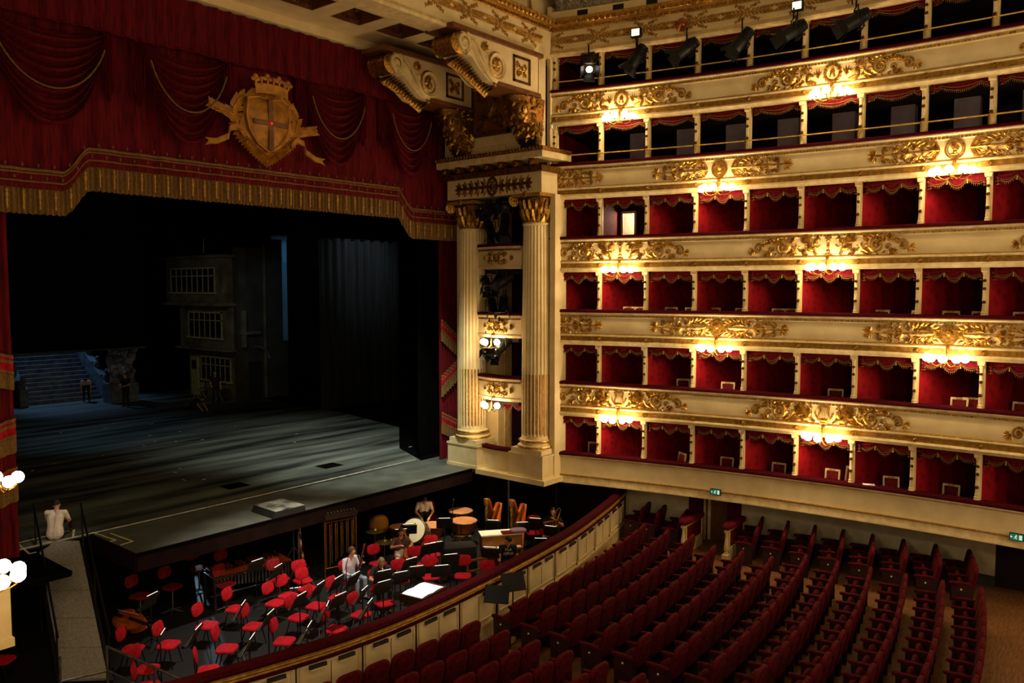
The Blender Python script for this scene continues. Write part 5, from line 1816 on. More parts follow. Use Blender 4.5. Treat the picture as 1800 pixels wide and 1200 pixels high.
obj('pale_edge', MB().box((-0.005, 0.02, 0.97), (0.06, 0.05, 1.94)), 'resonator', t, smooth=0)
obj('handle', MB().tube([(-0.03, 0.65, 0.95), (-0.08, 0.65, 0.95), (-0.08, 0.55, 0.95)], 0.012, 6), 'steel', t)
struct('wall_pit_end', sweep([(-0.02, PF), (-0.02, -0.16), (-0.2, -0.16), (-0.2, PF)], 0.0, 2.1), 'pit_black')


def exit_sign(label, loc, rz, w=0.3, h=0.15):
    """green sign with a white running figure, arrow and door"""
    t = thing('exit_sign', label, 'sign', loc, rz)
    obj('box', MB().box((0, 0.02, 0), (w + 0.03, 0.05, h + 0.03)), 'black_metal', t, smooth=0)
    obj('face', MB().box((0, -0.01, 0), (w, 0.01, h)), 'exit_green', t, smooth=0)
    b = MB()
    y = -0.018

    def bar(p, q, r_):
        b.tube([(p[0] * w, y, p[1] * h), (q[0] * w, y, q[1] * h)], r_ * h, 5)
    b.ell((-0.02 * w, y, 0.3 * h), (0.09 * h, 0.006, 0.09 * h), None, 8, 4)
    bar((-0.04, 0.2), (-0.09, -0.05), 0.07)
    bar((-0.04, 0.15), (0.06, 0.05), 0.04)
    bar((-0.05, 0.15), (-0.15, 0.05), 0.04)
    bar((-0.09, -0.05), (0.0, -0.18), 0.05)
    bar((0.0, -0.18), (-0.02, -0.38), 0.045)
    bar((-0.09, -0.05), (-0.17, -0.28), 0.05)
    bar((-0.46, 0.0), (-0.28, 0.0), 0.05)
    bar((-0.46, 0.0), (-0.38, 0.16), 0.05)
    bar((-0.46, 0.0), (-0.38, -0.16), 0.05)
    obj('running_figure', b, 'exit_white', t)
    obj('door_symbol', MB().box((0.3 * w, y + 0.004, 0), (0.22 * w, 0.008, 0.76 * h)), 'exit_white', t, smooth=0)
    return t


exit_sign('small lit exit sign with running figure on the black pit side wall', (20.55, 17.68, -0.42), R(-90), 0.2, 0.16)
exit_sign('green exit sign with running figure on the first tier fascia over the stalls door', tuple(tier_pt(5.35, 0.1, 0.1)), tier_rz(5.35), 0.28, 0.15)
exit_sign('green exit sign with running figure on the first tier fascia far from the stage', tuple(tier_pt(12.95, 0.1, 0.12)), tier_rz(12.95), 0.28, 0.15)

# curved barrier between pit and stalls
BP = [(4.2, 13.3), (5.4, 12.85), (6.67, 12.5), (7.3, 12.34), (8.3, 12.1), (9.4, 11.9), (10.7, 11.8), (12.45, 11.86), (14.6, 12.06), (17.5, 12.46), (19.8, 13.0), (21.9, 13.6), (22.6, 13.85)]


def bar_xy(s):
    """arc along the barrier by x"""
    x = s
    for i in range(len(BP) - 1):
        if BP[i][0] <= x <= BP[i + 1][0]:
            break
    p = [BP[max(0, min(len(BP) - 1, i + k))] for k in (-1, 0, 1, 2)]
    t_ = (x - p[1][0]) / (p[2][0] - p[1][0])
    m1 = (p[2][1] - p[0][1]) / max(0.1, p[2][0] - p[0][0]) * (p[2][0] - p[1][0])
    m2 = (p[3][1] - p[1][1]) / max(0.1, p[3][0] - p[1][0]) * (p[2][0] - p[1][0])
    h = t_ * t_
    c = h * t_
    return (2 * c - 3 * h + 1) * p[1][1] + (c - 2 * h + t_) * m1 + (-2 * c + 3 * h) * p[2][1] + (c - h) * m2


def bar_pt(x, off=0.0, z=0.0):
    y = bar_xy(x)
    d = (bar_xy(min(22.5, x + 0.05)) - bar_xy(x - 0.05)) / 0.1
    L = math.hypot(1, d)
    return Vector((x + d / L * off, y - off / L, z))      # off > 0 towards the stalls


def bar_rz(x):
    return math.atan((bar_xy(min(22.5, x + 0.05)) - bar_xy(x - 0.05)) / 0.1)


BA, BB = 4.3, 22.5
t = thing('pit_barrier', 'long curved cream pit barrier with red velvet rail between orchestra and stalls', 'barrier', bar_pt(12.9, 0, -1.85))
bs = lambda pr, a=BA, c=BB, ds=0.35: sweep(pr, a, c, ds, fn=bar_pt)
obj('velvet_rail', bs([(0.1, -0.5), (0.13, -0.45), (0.1, -0.39), (0.0, -0.37), (-0.12, -0.39), (-0.14, -0.45), (-0.12, -0.5)]), 'rail_velvet', t, world=True)
obj('gilt_moulding', bs([(0.1, -0.5), (0.09, -0.54), (0.11, -0.56), (0.07, -0.6), (0.08, -0.63), (0.05, -0.66), (-0.1, -0.66), (-0.1, -0.5)]), 'gold_paint', t, world=True)
obj('dark_red_strip', bs([(0.07, -0.66), (0.08, -0.69), (0.07, -0.72), (0.0, -0.72), (0.0, -0.66)]), 'rail_velvet', t, world=True)
obj('inner_lining', bs([(-0.1, -0.5), (-0.13, -0.5), (-0.13, PF), (-0.1, PF)]), 'pit_black', t, world=True)
obj('wall', bs([(0.02, -0.72), (0.02, -1.5), (-0.1, -1.5), (-0.1, -0.72)]), 'cream', t, world=True)
obj('plinth', bs([(0.05, -1.5), (0.06, -1.53), (0.05, -1.56), (0.05, -2.2), (-0.1, -2.2), (-0.1, -1.5)]), 'cream_moulding', t, world=True)
pw = 1.36
x = BA + 0.1
i = 0
while x + pw < BB:
    a, c = x + 0.08, x + pw - 0.08
    n = 4
    p = obj('framed_panel', sweep([(0.022, -0.78), (0.022, -1.38), (0.035, -1.38), (0.035, -0.78)], a, c, 0.35, fn=bar_pt), 'cream', t, world=True)
    f = MB()
    for z0, z1 in ((-0.76, -0.8), (-1.36, -1.4)):
        q = sweep([(0.03, z0), (0.055, (z0 + z1) / 2), (0.03, z1)], a, c, 0.35, fn=bar_pt)
        f.add(q.v, q.f)
    for xx in (a, c):
        f.box(bar_pt(xx, 0.04, -1.08), (0.035, 0.04, 0.64), rot3(z=bar_rz(xx)))
    obj('panel_moulding', f, 'cream_moulding', p, world=True)
    obj('joint', MB().box(bar_pt((a + c) / 2, 0.037, -1.08), (0.012, 0.008, 0.6), rot3(z=bar_rz((a + c) / 2))), 'wood_brown', p, world=True, smooth=0)
    obj('panel_gap', MB().box(bar_pt(x, 0.03, -1.12), (0.018, 0.03, 0.8), rot3(z=bar_rz(x))), 'wood_dark', t, world=True, smooth=0)
    for q in (0.27, 0.76):
        if i == 6 and q < 0.5:
            continue
        xx = a + (c - a) * q
        v = obj('hooded_vent', MB().box(bar_pt(xx, 0.07, -0.79), (0.34, 0.05, 0.07), rot3(z=bar_rz(xx))), 'vent_metal', t, world=True, smooth=0)
        obj('vent_lip', MB().box(bar_pt(xx, 0.1, -0.83), (0.36, 0.05, 0.018), rot3(z=bar_rz(xx))), 'cream_moulding', v, world=True, smooth=0)
    x += pw
    i += 1

# ------------------------------------------------------------------ pit chairs and stools
COND = (12.9, 11.2)


def pit_chair_parts(m, stool=False):
    ps = []
    sh = 0.46 if not stool else 0.66
    if not stool:
        for sx in (-1, 1):
            ps.append(('leg', MB().tube([(0.2 * sx, -0.2, 0), (0.17 * sx, -0.1, sh - 0.03)], 0.013, 6).mesh('leg'), 'black_metal'))
            ps.append(('leg', MB().tube([(0.2 * sx, 0.24, 0), (0.17 * sx, 0.12, sh - 0.03)], 0.013, 6).mesh('leg'), 'black_metal'))
    else:
        ps.append(('column', MB().tube([(0, 0, 0.06), (0, 0, sh - 0.04)], [0.025, 0.018], 8).mesh('column'), 'steel'))
        for q in range(5):
            a = q * 2 * PI / 5
            ps.append(('foot', MB().tube([(0, 0, 0.08), (0.28 * math.cos(a), 0.28 * math.sin(a), 0.025)], [0.018, 0.012], 6).mesh('foot'), 'steel'))
    ps.append(('seat', MB().sup((0, 0, sh), (0.47, 0.45, 0.075), None, 0.5, 16, 6).mesh('seat'), m))
    mm = rot3(x=R(-12))
    ps.append(('backrest', MB().sup((0, 0.245, sh + 0.36), (0.44, 0.055, 0.3), mm, 0.62, 16, 8).mesh('backrest'), m))
    b = MB()
    b.tube([(0, 0.14, sh - 0.03), (0, 0.25, sh - 0.02), (0, 0.265, sh + 0.15), (0, 0.275, sh + 0.36)], 0.014, 6)
    b.box((0, 0.27, sh + 0.3), (0.16, 0.02, 0.05))
    ps.append(('back_support', b.mesh('back_support'), 'black_metal'))
    return ps


PC = pit_chair_parts('chair_red')
PS = pit_chair_parts('chair_dim_red', True)
for P_ in (PC, PS):
    for nm, me, m in P_:
        if not me.materials:
            me.materials.append(M[m])


def face(x, y, tx=COND[0], ty=COND[1]):
    """rotation so that local -y points at the target"""
    return math.atan2(ty - y, tx - x) + PI / 2


CHP = [(9.7, 17.21), (9.32, 15.74), (8.53, 15.12), (10.35, 16.31), (10.34, 15.09), (11.5, 17.12), (11.33, 15.94), (11.99, 17.29), (8.0, 17.3), (10.67, 17.56), (12.88, 17.9), (8.61, 16.91), (7.75, 16.14), (11.47, 14.71), (12.39, 14.92), (13.23, 15.02), (12.73, 16.21), (12.03, 16.2), (13.72, 16.95), (13.76, 15.8), (15.77, 17.22), (20.3, 15.05), (17.3, 14.45), (14.56, 15.89), (15.61, 16.37), (15.26, 15.45), (15.88, 14.83), (16.62, 16.75), (16.2, 16.4), (16.0, 14.0), (12.6, 17.3), (20.2, 15.75), (19.47, 14.74), (7.4, 15.4), (6.0, 18.9), (5.4, 18.3), (15.08, 17.38), (19.4, 19.6)]
WHERE = ['']
_names = []
for i, (x, y) in enumerate(CHP):
    a = 'near the fallen double bass' if x < 9.0 else 'on the marimba side' if y > 16.9 and x < 13 else 'among the front stands' if y < 15.2 and x < 14 else 'before the percussion' if y > 16.2 and x >= 13 else 'on the harp side' if x > 16 else 'in the middle of the pit'
    _names.append(a)
_tot = {n: _names.count(n) for n in _names}
_seen = {}
# number the chairs of each area from the stage edge towards the barrier
for n in _tot:
    idx = sorted([i for i in range(len(CHP)) if _names[i] == n], key=lambda i: -CHP[i][1])
    for r_, i in enumerate(idx):
        _seen[i] = (n, r_)
for i, (x, y) in enumerate(CHP):
    n, r_ = _seen[i]
    t = thing('orchestra_chair', f'red orchestra chair {n}, {ORD[r_]} from the stage edge', 'chair', (x, y, PF), face(x, y) + rnd.uniform(-0.2, 0.2), 'red orchestra chairs in the pit')
    for nm, me, m in PC:
        obj(nm, me, None, t)
for i, (x, y, nm_) in enumerate([(11.11, 18.74, 'in front of the marimba bars'), (12.22, 18.0, 'in front of the marimba tubes'), (9.33, 19.69, 'behind the fallen double bass'), (10.15, 19.66, 'between the double bass and marimba'), (11.3, 20.4, 'by the blue lit floor strip'), (11.75, 19.75, 'behind the marimba')]):
    t = thing('bass_stool', f'high red swivel stool with chrome star base {nm_}', 'stool', (x, y, PF), face(x, y), 'high stools at the back of the pit')
    for nm, me, m in PS:
        obj(nm, me, None, t)

# ------------------------------------------------------------------ music stands


def stand_parts(lamp=True):
    ps = []
    mm = rot3(x=R(-28))
    o = Vector((0, 0, 1.08))
    ps.append(('desk', MB().box(o, (0.5, 0.012, 0.36), mm).box(o + mm @ Vector((0, -0.04, -0.18)), (0.5, 0.08, 0.012), mm).mesh('desk', 0), 'black'))
    ps.append(('stem', MB().tube([(0, 0.02, 0.1), (0, 0.02, 1.0), (0, 0.0, 1.05)], 0.014, 6).mesh('stem'), 'black_metal'))
    b = MB()
    for q in range(3):
        a = q * 2 * PI / 3 + 0.5
        b.tube([(0, 0.02, 0.2), (0.26 * math.cos(a), 0.02 + 0.26 * math.sin(a), 0.012)], 0.011, 5)
    ps.append(('tripod', b.mesh('tripod'), 'black_metal'))
    if lamp:
        ps.append(('lamp_bar', MB().box(o + mm @ Vector((0, -0.022, 0.199)), (0.42, 0.036, 0.014), mm).mesh('lamp_bar', 0), 'black_metal'))
        ps.append(('lamp_tube', MB().box(o + mm @ Vector((0, -0.024, 0.208)), (0.34, 0.01, 0.004), mm).mesh('lamp_tube', 0), 'stand_lamp'))
    return ps


SP = stand_parts()
SPN = stand_parts(False)
for P_ in (SP, SPN):
    for nm, me, m in P_:
        if not me.materials:
            me.materials.append(M[m])
SHEET = MB().box((0, 0, 0), (0.42, 0.006, 0.3)).mesh('sheet', 0)
SHEET.materials.append(M['paper'])
STP = [(9.82, 16.0), (9.92, 15.09), (11.0, 15.45), (11.71, 15.68), (12.24, 15.67), (10.99, 14.5), (11.58, 14.75), (12.67, 15.55), (12.15, 14.6), (12.8, 14.6), (11.71, 13.9), (13.3, 15.15), (14.35, 15.3), (13.5, 14.75), (14.05, 14.75), (15.55, 15.8), (15.27, 14.72), (14.5, 14.3), (16.47, 17.6), (15.97, 17.4), (18.4, 15.9), (18.78, 15.1), (19.38, 15.03), (19.03, 14.17), (17.9, 13.7), (16.4, 14.3), (17.6, 17.2), (15.75, 15.75), (8.5, 15.57), (8.95, 14.3), (10.06, 13.9), (11.7, 18.3), (11.77, 17.5), (7.9, 15.9), (8.8, 18.1)]
_order = sorted(range(len(STP)), key=lambda i: (-STP[i][1]))
for i, (x, y) in enumerate(STP):
    zone = 'on the fallen double bass side' if x < 10.5 else 'before the bassoon player' if x < 12.45 else 'around the conductor desk' if x < 15 else 'on the harp and drum side'
    rank = [j for j in _order if (STP[j][0] < 10.5, 10.5 <= STP[j][0] < 12.45, 12.45 <= STP[j][0] < 15, STP[j][0] >= 15) == (x < 10.5, 10.5 <= x < 12.45, 12.45 <= x < 15, x >= 15)].index(i)
    # the desk faces the player, who sits on the far side from the conductor
    rz = face(x, y) + PI + rnd.uniform(-0.25, 0.25)
    t = thing('music_stand', f'black music stand {zone}, {ORD[rank]} from the stage', 'stand', (x, y, PF), rz, 'music stands in the pit')
    for nm, me, m in SP:
        obj(nm, me, None, t)
    if rnd.random() < 0.75:
        mm = Matrix.Rotation(rz, 3, 'Z') @ rot3(x=R(-28))
        p = Vector((x, y, PF)) + Matrix.Rotation(rz, 3, 'Z') @ (Vector((0, 0, 1.08)) + rot3(x=R(-28)) @ Vector((0, -0.013, -0.02)))
        o = tag(obj('sheet_music', SHEET, None), f'white sheet music {zone}, {ORD[rank]} from the stage', 'paper', 'sheet music on the stands')
        o.matrix_basis = Matrix.LocRotScale(p, mm, None)

# two black stands left outside, in front of the barrier
for x, y, s_, rz in ((13.42, 11.5, 'first, lower, tilted', R(-62)), (14.02, 11.52, 'second, taller, tilted', R(-30))):
    t = thing('music_stand', f'{s_} black music stand standing in the stalls against the pit barrier', 'stand', (x, y, -1.85), rz)
    big = rot3(x=R(-35))
    for nm, me, m in SPN:
        o = obj(nm, me, None, t)
        o.scale = (1.12, 1.12, 1.06 if s_.startswith('first') else 1.16)

# conductor's desk with brightly lit score, on a dark podium
t = thing('conductor_podium', 'dark conductor podium platform in the pit against the barrier', 'platform', (13.45, 13.35, PF))
obj('step', MB().box((0, 0, 0.1), (1.5, 1.3, 0.2)), 'wood_dark', t, smooth=0)
obj('carpet', MB().box((0, 0, 0.205), (1.46, 1.26, 0.014)), 'black', t, smooth=0)
t = thing('conductor_desk', 'large conductor desk with dark sides on the podium', 'desk', (13.42, 13.85, PF + 0.21), R(8))
obj('column', MB().tube([(0, 0, 0), (0, 0, 0.75)], 0.04, 8), 'black_metal', t)
obj('desk_base', MB().box((0, 0, 0.02), (0.5, 0.4, 0.04)), 'black_metal', t, smooth=0)
obj('tray', MB().box((0, 0, 0.77), (0.95, 0.66, 0.04)).box((0, -0.34, 0.72), (0.95, 0.03, 0.2)).box((-0.48, 0, 0.72), (0.03, 0.66, 0.2)).box((0.48, 0, 0.72), (0.03, 0.66, 0.2)), 'wood_dark', t, smooth=0)
t = thing('open_score', 'bright white open score lying on the conductor desk', 'book', (13.42, 13.85, PF + 1.003), R(8))
for sx in (-1, 1):
    obj('page', MB().sheet(lambda u, v: (sx * 0.43 * u, -0.3 + 0.6 * v, 0.02 + 0.02 * math.sin(u * PI)), 6, 1), 'score_glow', t, smooth=80)
obj('cover', MB().box((0, 0, 0.006), (0.9, 0.63, 0.012)), 'velvet', t, smooth=0)
light('score_lamp', 'SPOT', (13.1, 14.6, 0.6), 420, (1.0, 0.93, 0.85), 0.04, (13.42, 13.85, PF + 1.0), 34, 0.3)
t = thing('conductor_chair', 'red padded high conductor seat beside the white score', 'chair', (14.2, 13.3, PF), R(180))
obj('seat', MB().sup((0, 0, 0.8), (0.46, 0.44, 0.1)), 'chair_red', t)
for q in range(4):
    a = q * PI / 2 + PI / 4
    obj('leg', MB().tube([(0.26 * math.cos(a), 0.26 * math.sin(a), 0), (0.14 * math.cos(a), 0.14 * math.sin(a), 0.76)], 0.014, 6), 'black_metal', t)

# ------------------------------------------------------------------ instruments
def harp(label, x, y, rz):
    t = thing('concert_harp', label, 'harp', (x, y, PF), rz)
    obj('pillar', MB().lathe([(0.06, 0.12), (0.05, 0.2), (0.04, 0.4), (0.036, 1.3), (0.045, 1.5), (0.04, 1.6), (0.06, 1.7), (0.075, 1.78), (0.05, 1.8)], 12, (-0.42, 0, 0)), 'gold', t)
    obj('crown', MB().lathe([(0.055, 1.6), (0.085, 1.68), (0.07, 1.72), (0.09, 1.78), (0.075, 1.82), (0.02, 1.83)], 12, (-0.42, 0, 0)), 'gold', t)
    nk = [(-0.4, 1.72), (-0.28, 1.74), (-0.18, 1.62), (-0.08, 1.4), (0.03, 1.3), (0.15, 1.38), (0.27, 1.5), (0.37, 1.48), (0.42, 1.38)]
    obj('neck', MB().tube([(a, 0, b) for a, b in nk], [0.05, 0.055, 0.05, 0.045, 0.045, 0.05, 0.055, 0.055, 0.05], 8), 'wood_orange', t)
    b = MB()
    n = 6
    prof = []
    for i in range(n + 1):
        u = i / n
        cx, cz = 0.44 - 0.66 * u, 1.42 - 1.22 * u
        w = 0.09 + 0.2 * u
        d = 0.1 + 0.07 * u
        prof.append([(cx + d, -w * 0.5, cz + d * 0.4), (cx + d, w * 0.5, cz + d * 0.4), (cx, w, cz), (cx - 0.03, 0, cz - 0.02), (cx, -w, cz)])
    vs = [p for r in prof for p in r]
    fs = [(i * 5 + j, i * 5 + (j + 1) % 5, (i + 1) * 5 + (j + 1) % 5, (i + 1) * 5 + j) for i in range(n) for j in range(5)] + [(4, 3, 2, 1, 0), tuple(n * 5 + j for j in range(5))]
    obj('soundbox', MB().add(vs, fs), 'wood_orange', t)
    obj('pedestal', MB().box((-0.25, 0, 0.08), (0.5, 0.42, 0.12)).box((-0.3, 0, 0.18), (0.36, 0.32, 0.1)), 'gold', t, smooth=0)
    for sx in (-0.48, -0.05):
        for sy in (-0.17, 0.17):
            obj('foot', MB().ell((sx, sy, 0.03), (0.05, 0.05, 0.03), None, 8, 4), 'gold_dark', t)
    b = MB()
    for i in range(22):
        u = (i + 0.5) / 22
        x0 = -0.34 + 0.72 * u
        z1 = 1.3
        for (a, c), (d, e) in zip(nk, nk[1:]):
            if a <= x0 <= d:
                z1 = c + (e - c) * (x0 - a) / (d - a) - 0.03
        uu = max(0.0, min(1.0, (0.44 - x0) / 0.66 * 0.95))
        b.tube([(x0, 0, z1), (0.44 - 0.66 * uu - 0.02, 0, 1.42 - 1.22 * uu)], 0.005, 3, caps=False)
    obj('strings', b, 'brass', t, kind='stuff')
    return t


harp('gilded concert harp standing by the pit door, nearer the timpani', 18.95, 16.4, R(12))
harp('gilded concert harp standing nearer the trombonist', 19.35, 15.72, R(12))


def timpano(label, x, y, r=0.38, z=0.82):
    t = thing('timpani', label, 'drum', (x, y, PF))
    obj('bowl', MB().lathe([(0.08, z - 0.5), (r * 0.55, z - 0.45), (r * 0.9, z - 0.25), (r, z - 0.04)], 20), 'copper', t)
    obj('head', MB().lathe([(r + 0.01, z - 0.02), (r * 0.98, z), (0.0, z + 0.004)], 24), 'drum_skin', t)
    obj('hoop', MB().tube([((r + 0.015) * math.cos(i * PI / 14), (r + 0.015) * math.sin(i * PI / 14), z - 0.02) for i in range(28)], 0.014, 6, closed=True), 'steel', t)
    for q in range(4):
        a = q * PI / 2 + 0.4
        c, s_ = math.cos(a), math.sin(a)
        obj('strut', MB().tube([(r * c, r * s_, z - 0.05), (r * 1.05 * c, r * 1.05 * s_, z - 0.3), (r * 0.7 * c, r * 0.7 * s_, 0.2), (r * 0.85 * c, r * 0.85 * s_, 0.05)], 0.02, 6), 'brass', t)
    obj('base_ring', MB().tube([(r * 0.8 * math.cos(i * PI / 10), r * 0.8 * math.sin(i * PI / 10), 0.08) for i in range(20)], 0.025, 6, closed=True), 'brass', t)
    obj('pedal', MB().box((0, -r * 0.8, 0.1), (0.14, 0.3, 0.04), rot3(x=0.3)), 'steel', t, smooth=0)
    return t


timpano('copper timpani with tan drumhead in front of the standing man', 17.95, 18.05)
timpano('large copper timpani with tan drumhead nearest the stage side wall', 18.85, 17.55, 0.42, 0.85)
timpano('copper timpani with tan drumhead behind the other two', 19.55, 18.35, 0.4, 0.88)
timpano('small copper timpani half hidden behind the bass drum', 17.2, 18.75, 0.34, 0.8)

t = thing('bass_drum', 'large tilted bass drum with white head and dark red shell', 'drum', (17.1, 17.95, PF), R(20))
mm = rot3(y=R(-58), z=0)
ctr = Vector((0, 0, 0.78))
obj('shell', MB().lathe([(0.38, -0.2), (0.38, 0.2)], 26, ctr, mm), 'wood_brown', t)
obj('head', MB().lathe([(0.38, 0.205), (0.0, 0.215)], 26, ctr, mm), 'drum_white', t)
obj('rear_head', MB().lathe([(0.38, -0.205), (0.0, -0.215)], 26, ctr, mm), 'drum_white', t)
for zz in (-0.2, 0.2):
    obj('hoop', MB().tube([ctr + mm @ Vector((0.4 * math.cos(i * PI / 14), 0.4 * math.sin(i * PI / 14), zz)) for i in range(28)], 0.022, 6, closed=True), 'wood_dark', t)
b = MB()
for q in range(10):
    a = q * PI / 5
    b.tube([ctr + mm @ Vector((0.41 * math.cos(a), 0.41 * math.sin(a), w)) for w in (-0.2, 0.2)], 0.008, 5)
obj('tension_rods', b, 'steel', t, kind='stuff')
for sx in (-1, 1):
    obj('stand_leg', MB().tube([(0.35 * sx, -0.45, 0), (0, -0.35, 0.85)], 0.018, 6), 'steel', t)
    obj('stand_leg', MB().tube([(0.35 * sx, 0.45, 0), (0, 0.35, 0.85)], 0.018, 6), 'steel', t)

for x, y, h, nm in ((15.75, 18.3, 1.06, 'upper'), (15.65, 17.75, 0.86, 'lower')):
    t = thing('cymbal', f'{nm} brass cymbal on a black stand beside the tubular bells', 'cymbal', (x, y, PF))
    obj('plate', MB().lathe([(0.27, h), (0.18, h + 0.03), (0.07, h + 0.05), (0.05, h + 0.09), (0.0, h + 0.1)], 26), 'cymbal', t)
    obj('stem', MB().tube([(0, 0, 0.1), (0, 0, h + 0.18)], 0.013, 6), 'steel', t)
    b = MB()
    for q in range(3):
        a = q * 2 * PI / 3
        b.tube([(0, 0, 0.35), (0.3 * math.cos(a), 0.3 * math.sin(a), 0.01)], 0.012, 5)
    obj('tripod', b, 'black_metal', t)
t = thing('snare_drum', 'black snare drum with pale head on a stand among the cymbals', 'drum', (16.25, 17.9, PF))
obj('shell', MB().lathe([(0.18, 0.62), (0.18, 0.76)], 18), 'black_gloss', t)
obj('head', MB().lathe([(0.18, 0.762), (0, 0.765)], 18), 'drum_white', t)
obj('hoop', MB().tube([(0.185 * math.cos(i * PI / 10), 0.185 * math.sin(i * PI / 10), 0.76) for i in range(20)], 0.012, 5, closed=True), 'steel', t)
b = MB()
for q in range(3):
    a = q * 2 * PI / 3
    b.tube([(0.12 * math.cos(a), 0.12 * math.sin(a), 0.62), (0, 0, 0.4), (0.26 * math.cos(a), 0.26 * math.sin(a), 0.01)], 0.011, 5)
obj('stand', b, 'steel', t)
t = thing('drum_cover', 'rounded ochre padded cover standing behind the cymbals', 'cover', (17.0, 19.55, PF), R(-20))
obj('body', MB().sup((0, 0, 0.75), (0.62, 0.42, 0.6), None, 0.7, 16, 10), 'ochre', t)
obj('support', MB().box((0, 0, 0.24), (0.4, 0.3, 0.48)), 'wood_dark', t, smooth=0)

# tubular bells
t = thing('tubular_bells', 'rack of long brass tubular bells hanging in a dark frame', 'bells', (14.4, 18.2, PF), R(-14))
fr = MB()
for sx in (-1, 1):
    fr.tube([(0.48 * sx, 0, 0), (0.48 * sx, 0, 1.75)], 0.02, 6)
    fr.tube([(0.48 * sx, -0.28, 0.03), (0.48 * sx, 0.28, 0.03)], 0.02, 6)
fr.tube([(-0.48, 0, 1.72), (0.48, 0, 1.72)], 0.022, 6).tube([(-0.48, 0.16, 1.85), (0.48, 0.16, 1.85)], 0.02, 6).tube([(-0.48, 0, 0.4), (0.48, 0, 0.4)], 0.016, 6)
obj('frame', fr, 'copper', t)
for i in range(11):
    u = i / 10
    obj('bell_tube', MB().tube([(-0.42 + 0.84 * u, -0.03 if i % 2 else 0.04, 1.68), (-0.42 + 0.84 * u, -0.03 if i % 2 else 0.04, 0.42 + 0.5 * u)], 0.018, 7), 'brass', t)
b = MB().box((0, 0.06, 1.88), (0.98, 0.3, 0.16))
for i in range(9):
    b.ell((-0.4 + i * 0.1, 0.02, 1.98), (0.05, 0.09, 0.05), None, 7, 4)
obj('damper_box', b, 'wood_dark', t)

# gongs in a tube rack
t = thing('gong_rack', 'grey tube rack with splayed feet carrying the dark gongs', 'rack', (13.6, 19.2, PF), R(60))
b = MB()
for sx in (-1, 1):
    b.tube([(0.75 * sx, 0, 0.15), (0.75 * sx, 0, 1.6)], 0.025, 6)
    b.tube([(0.75 * sx, -0.42, 0.02), (0.75 * sx, 0, 0.75), (0.75 * sx, 0.42, 0.02)], 0.022, 6)
    b.tube([(0.75 * sx, -0.42, 0.02), (0.75 * sx, 0.42, 0.02)], 0.022, 6)
b.tube([(-0.75, 0, 1.58), (0.75, 0, 1.58)], 0.025, 6).tube([(-0.75, 0, 0.2), (0.75, 0, 0.2)], 0.022, 6)
obj('frame', b, 'resonator', t)
for j, (u, r_, z) in enumerate(((-0.4, 0.33, 1.1), (0.35, 0.27, 1.15), (0.0, 0.2, 0.62))):
    w = Matrix.Rotation(R(60), 3, 'Z') @ Vector((u, -0.05 * j - 0.04, z))
    g = thing('gong', f'{["large", "middle sized", "small"][j]} dark bronze gong hanging in the grey tube rack', 'gong', (13.6 + w.x, 19.2 + w.y, PF + w.z), R(60))
    obj('disc', MB().lathe([(r_, 0.0), (r_ * 0.97, 0.05), (r_ * 0.4, 0.06), (r_ * 0.25, 0.09), (0, 0.1)], 24, (0, 0, 0), rot3(x=R(90))), 'cymbal' if j == 1 else 'gold_dark', g)
    obj('cord', MB().tube([(-0.08, 0, r_ * 0.95), (-0.08, 0.02, 1.58 - z), (0.08, 0.02, 1.58 - z), (0.08, 0, r_ * 0.95)], 0.006, 4), 'paper', g)

# marimba
t = thing('marimba', 'long marimba with dark red wooden bars and grey resonator tubes', 'marimba', (11.9, 18.95, PF), R(-8))
for i in range(28):
    u = i / 27
    ln = 0.34 + 0.2 * u
    obj('bar', MB().box((-1.0 + 2.05 * u, -0.05, 0.9), (0.058, ln, 0.025)), 'marimba_bar', t, smooth=0)
for i in range(18):
    if i % 7 in (2, 6):
        continue
    u = i / 17
    obj('bar', MB().box((-0.95 + 1.95 * u, 0.3 + 0.05 * u, 0.94), (0.055, 0.3 + 0.12 * u, 0.025)), 'marimba_bar', t, smooth=0)
for i in range(22):
    u = i / 21
    obj('resonator', MB().tube([(-0.98 + 2.0 * u, -0.1, 0.86), (-0.98 + 2.0 * u, -0.1, 0.62 - 0.3 * u)], 0.028, 7), 'resonator', t)
b = MB()
b.box((0, -0.3, 0.86), (2.15, 0.04, 0.06)).box((0, 0.45, 0.88), (2.0, 0.04, 0.06)).box((-1.05, 0.05, 0.86), (0.04, 0.6, 0.06)).box((1.06, 0.05, 0.86), (0.04, 0.9, 0.06))
obj('rail_frame', b, 'wood_dark', t, smooth=0)
for sx in (-1, 1):
    for sy in (-0.25, 0.4):
        obj('leg', MB().box((1.02 * sx, sy, 0.43), (0.06, 0.06, 0.86)), 'wood_dark', t, smooth=0)
obj('stretcher', MB().tube([(-1.0, 0.05, 0.3), (1.0, 0.05, 0.3)], 0.02, 6), 'steel', t)

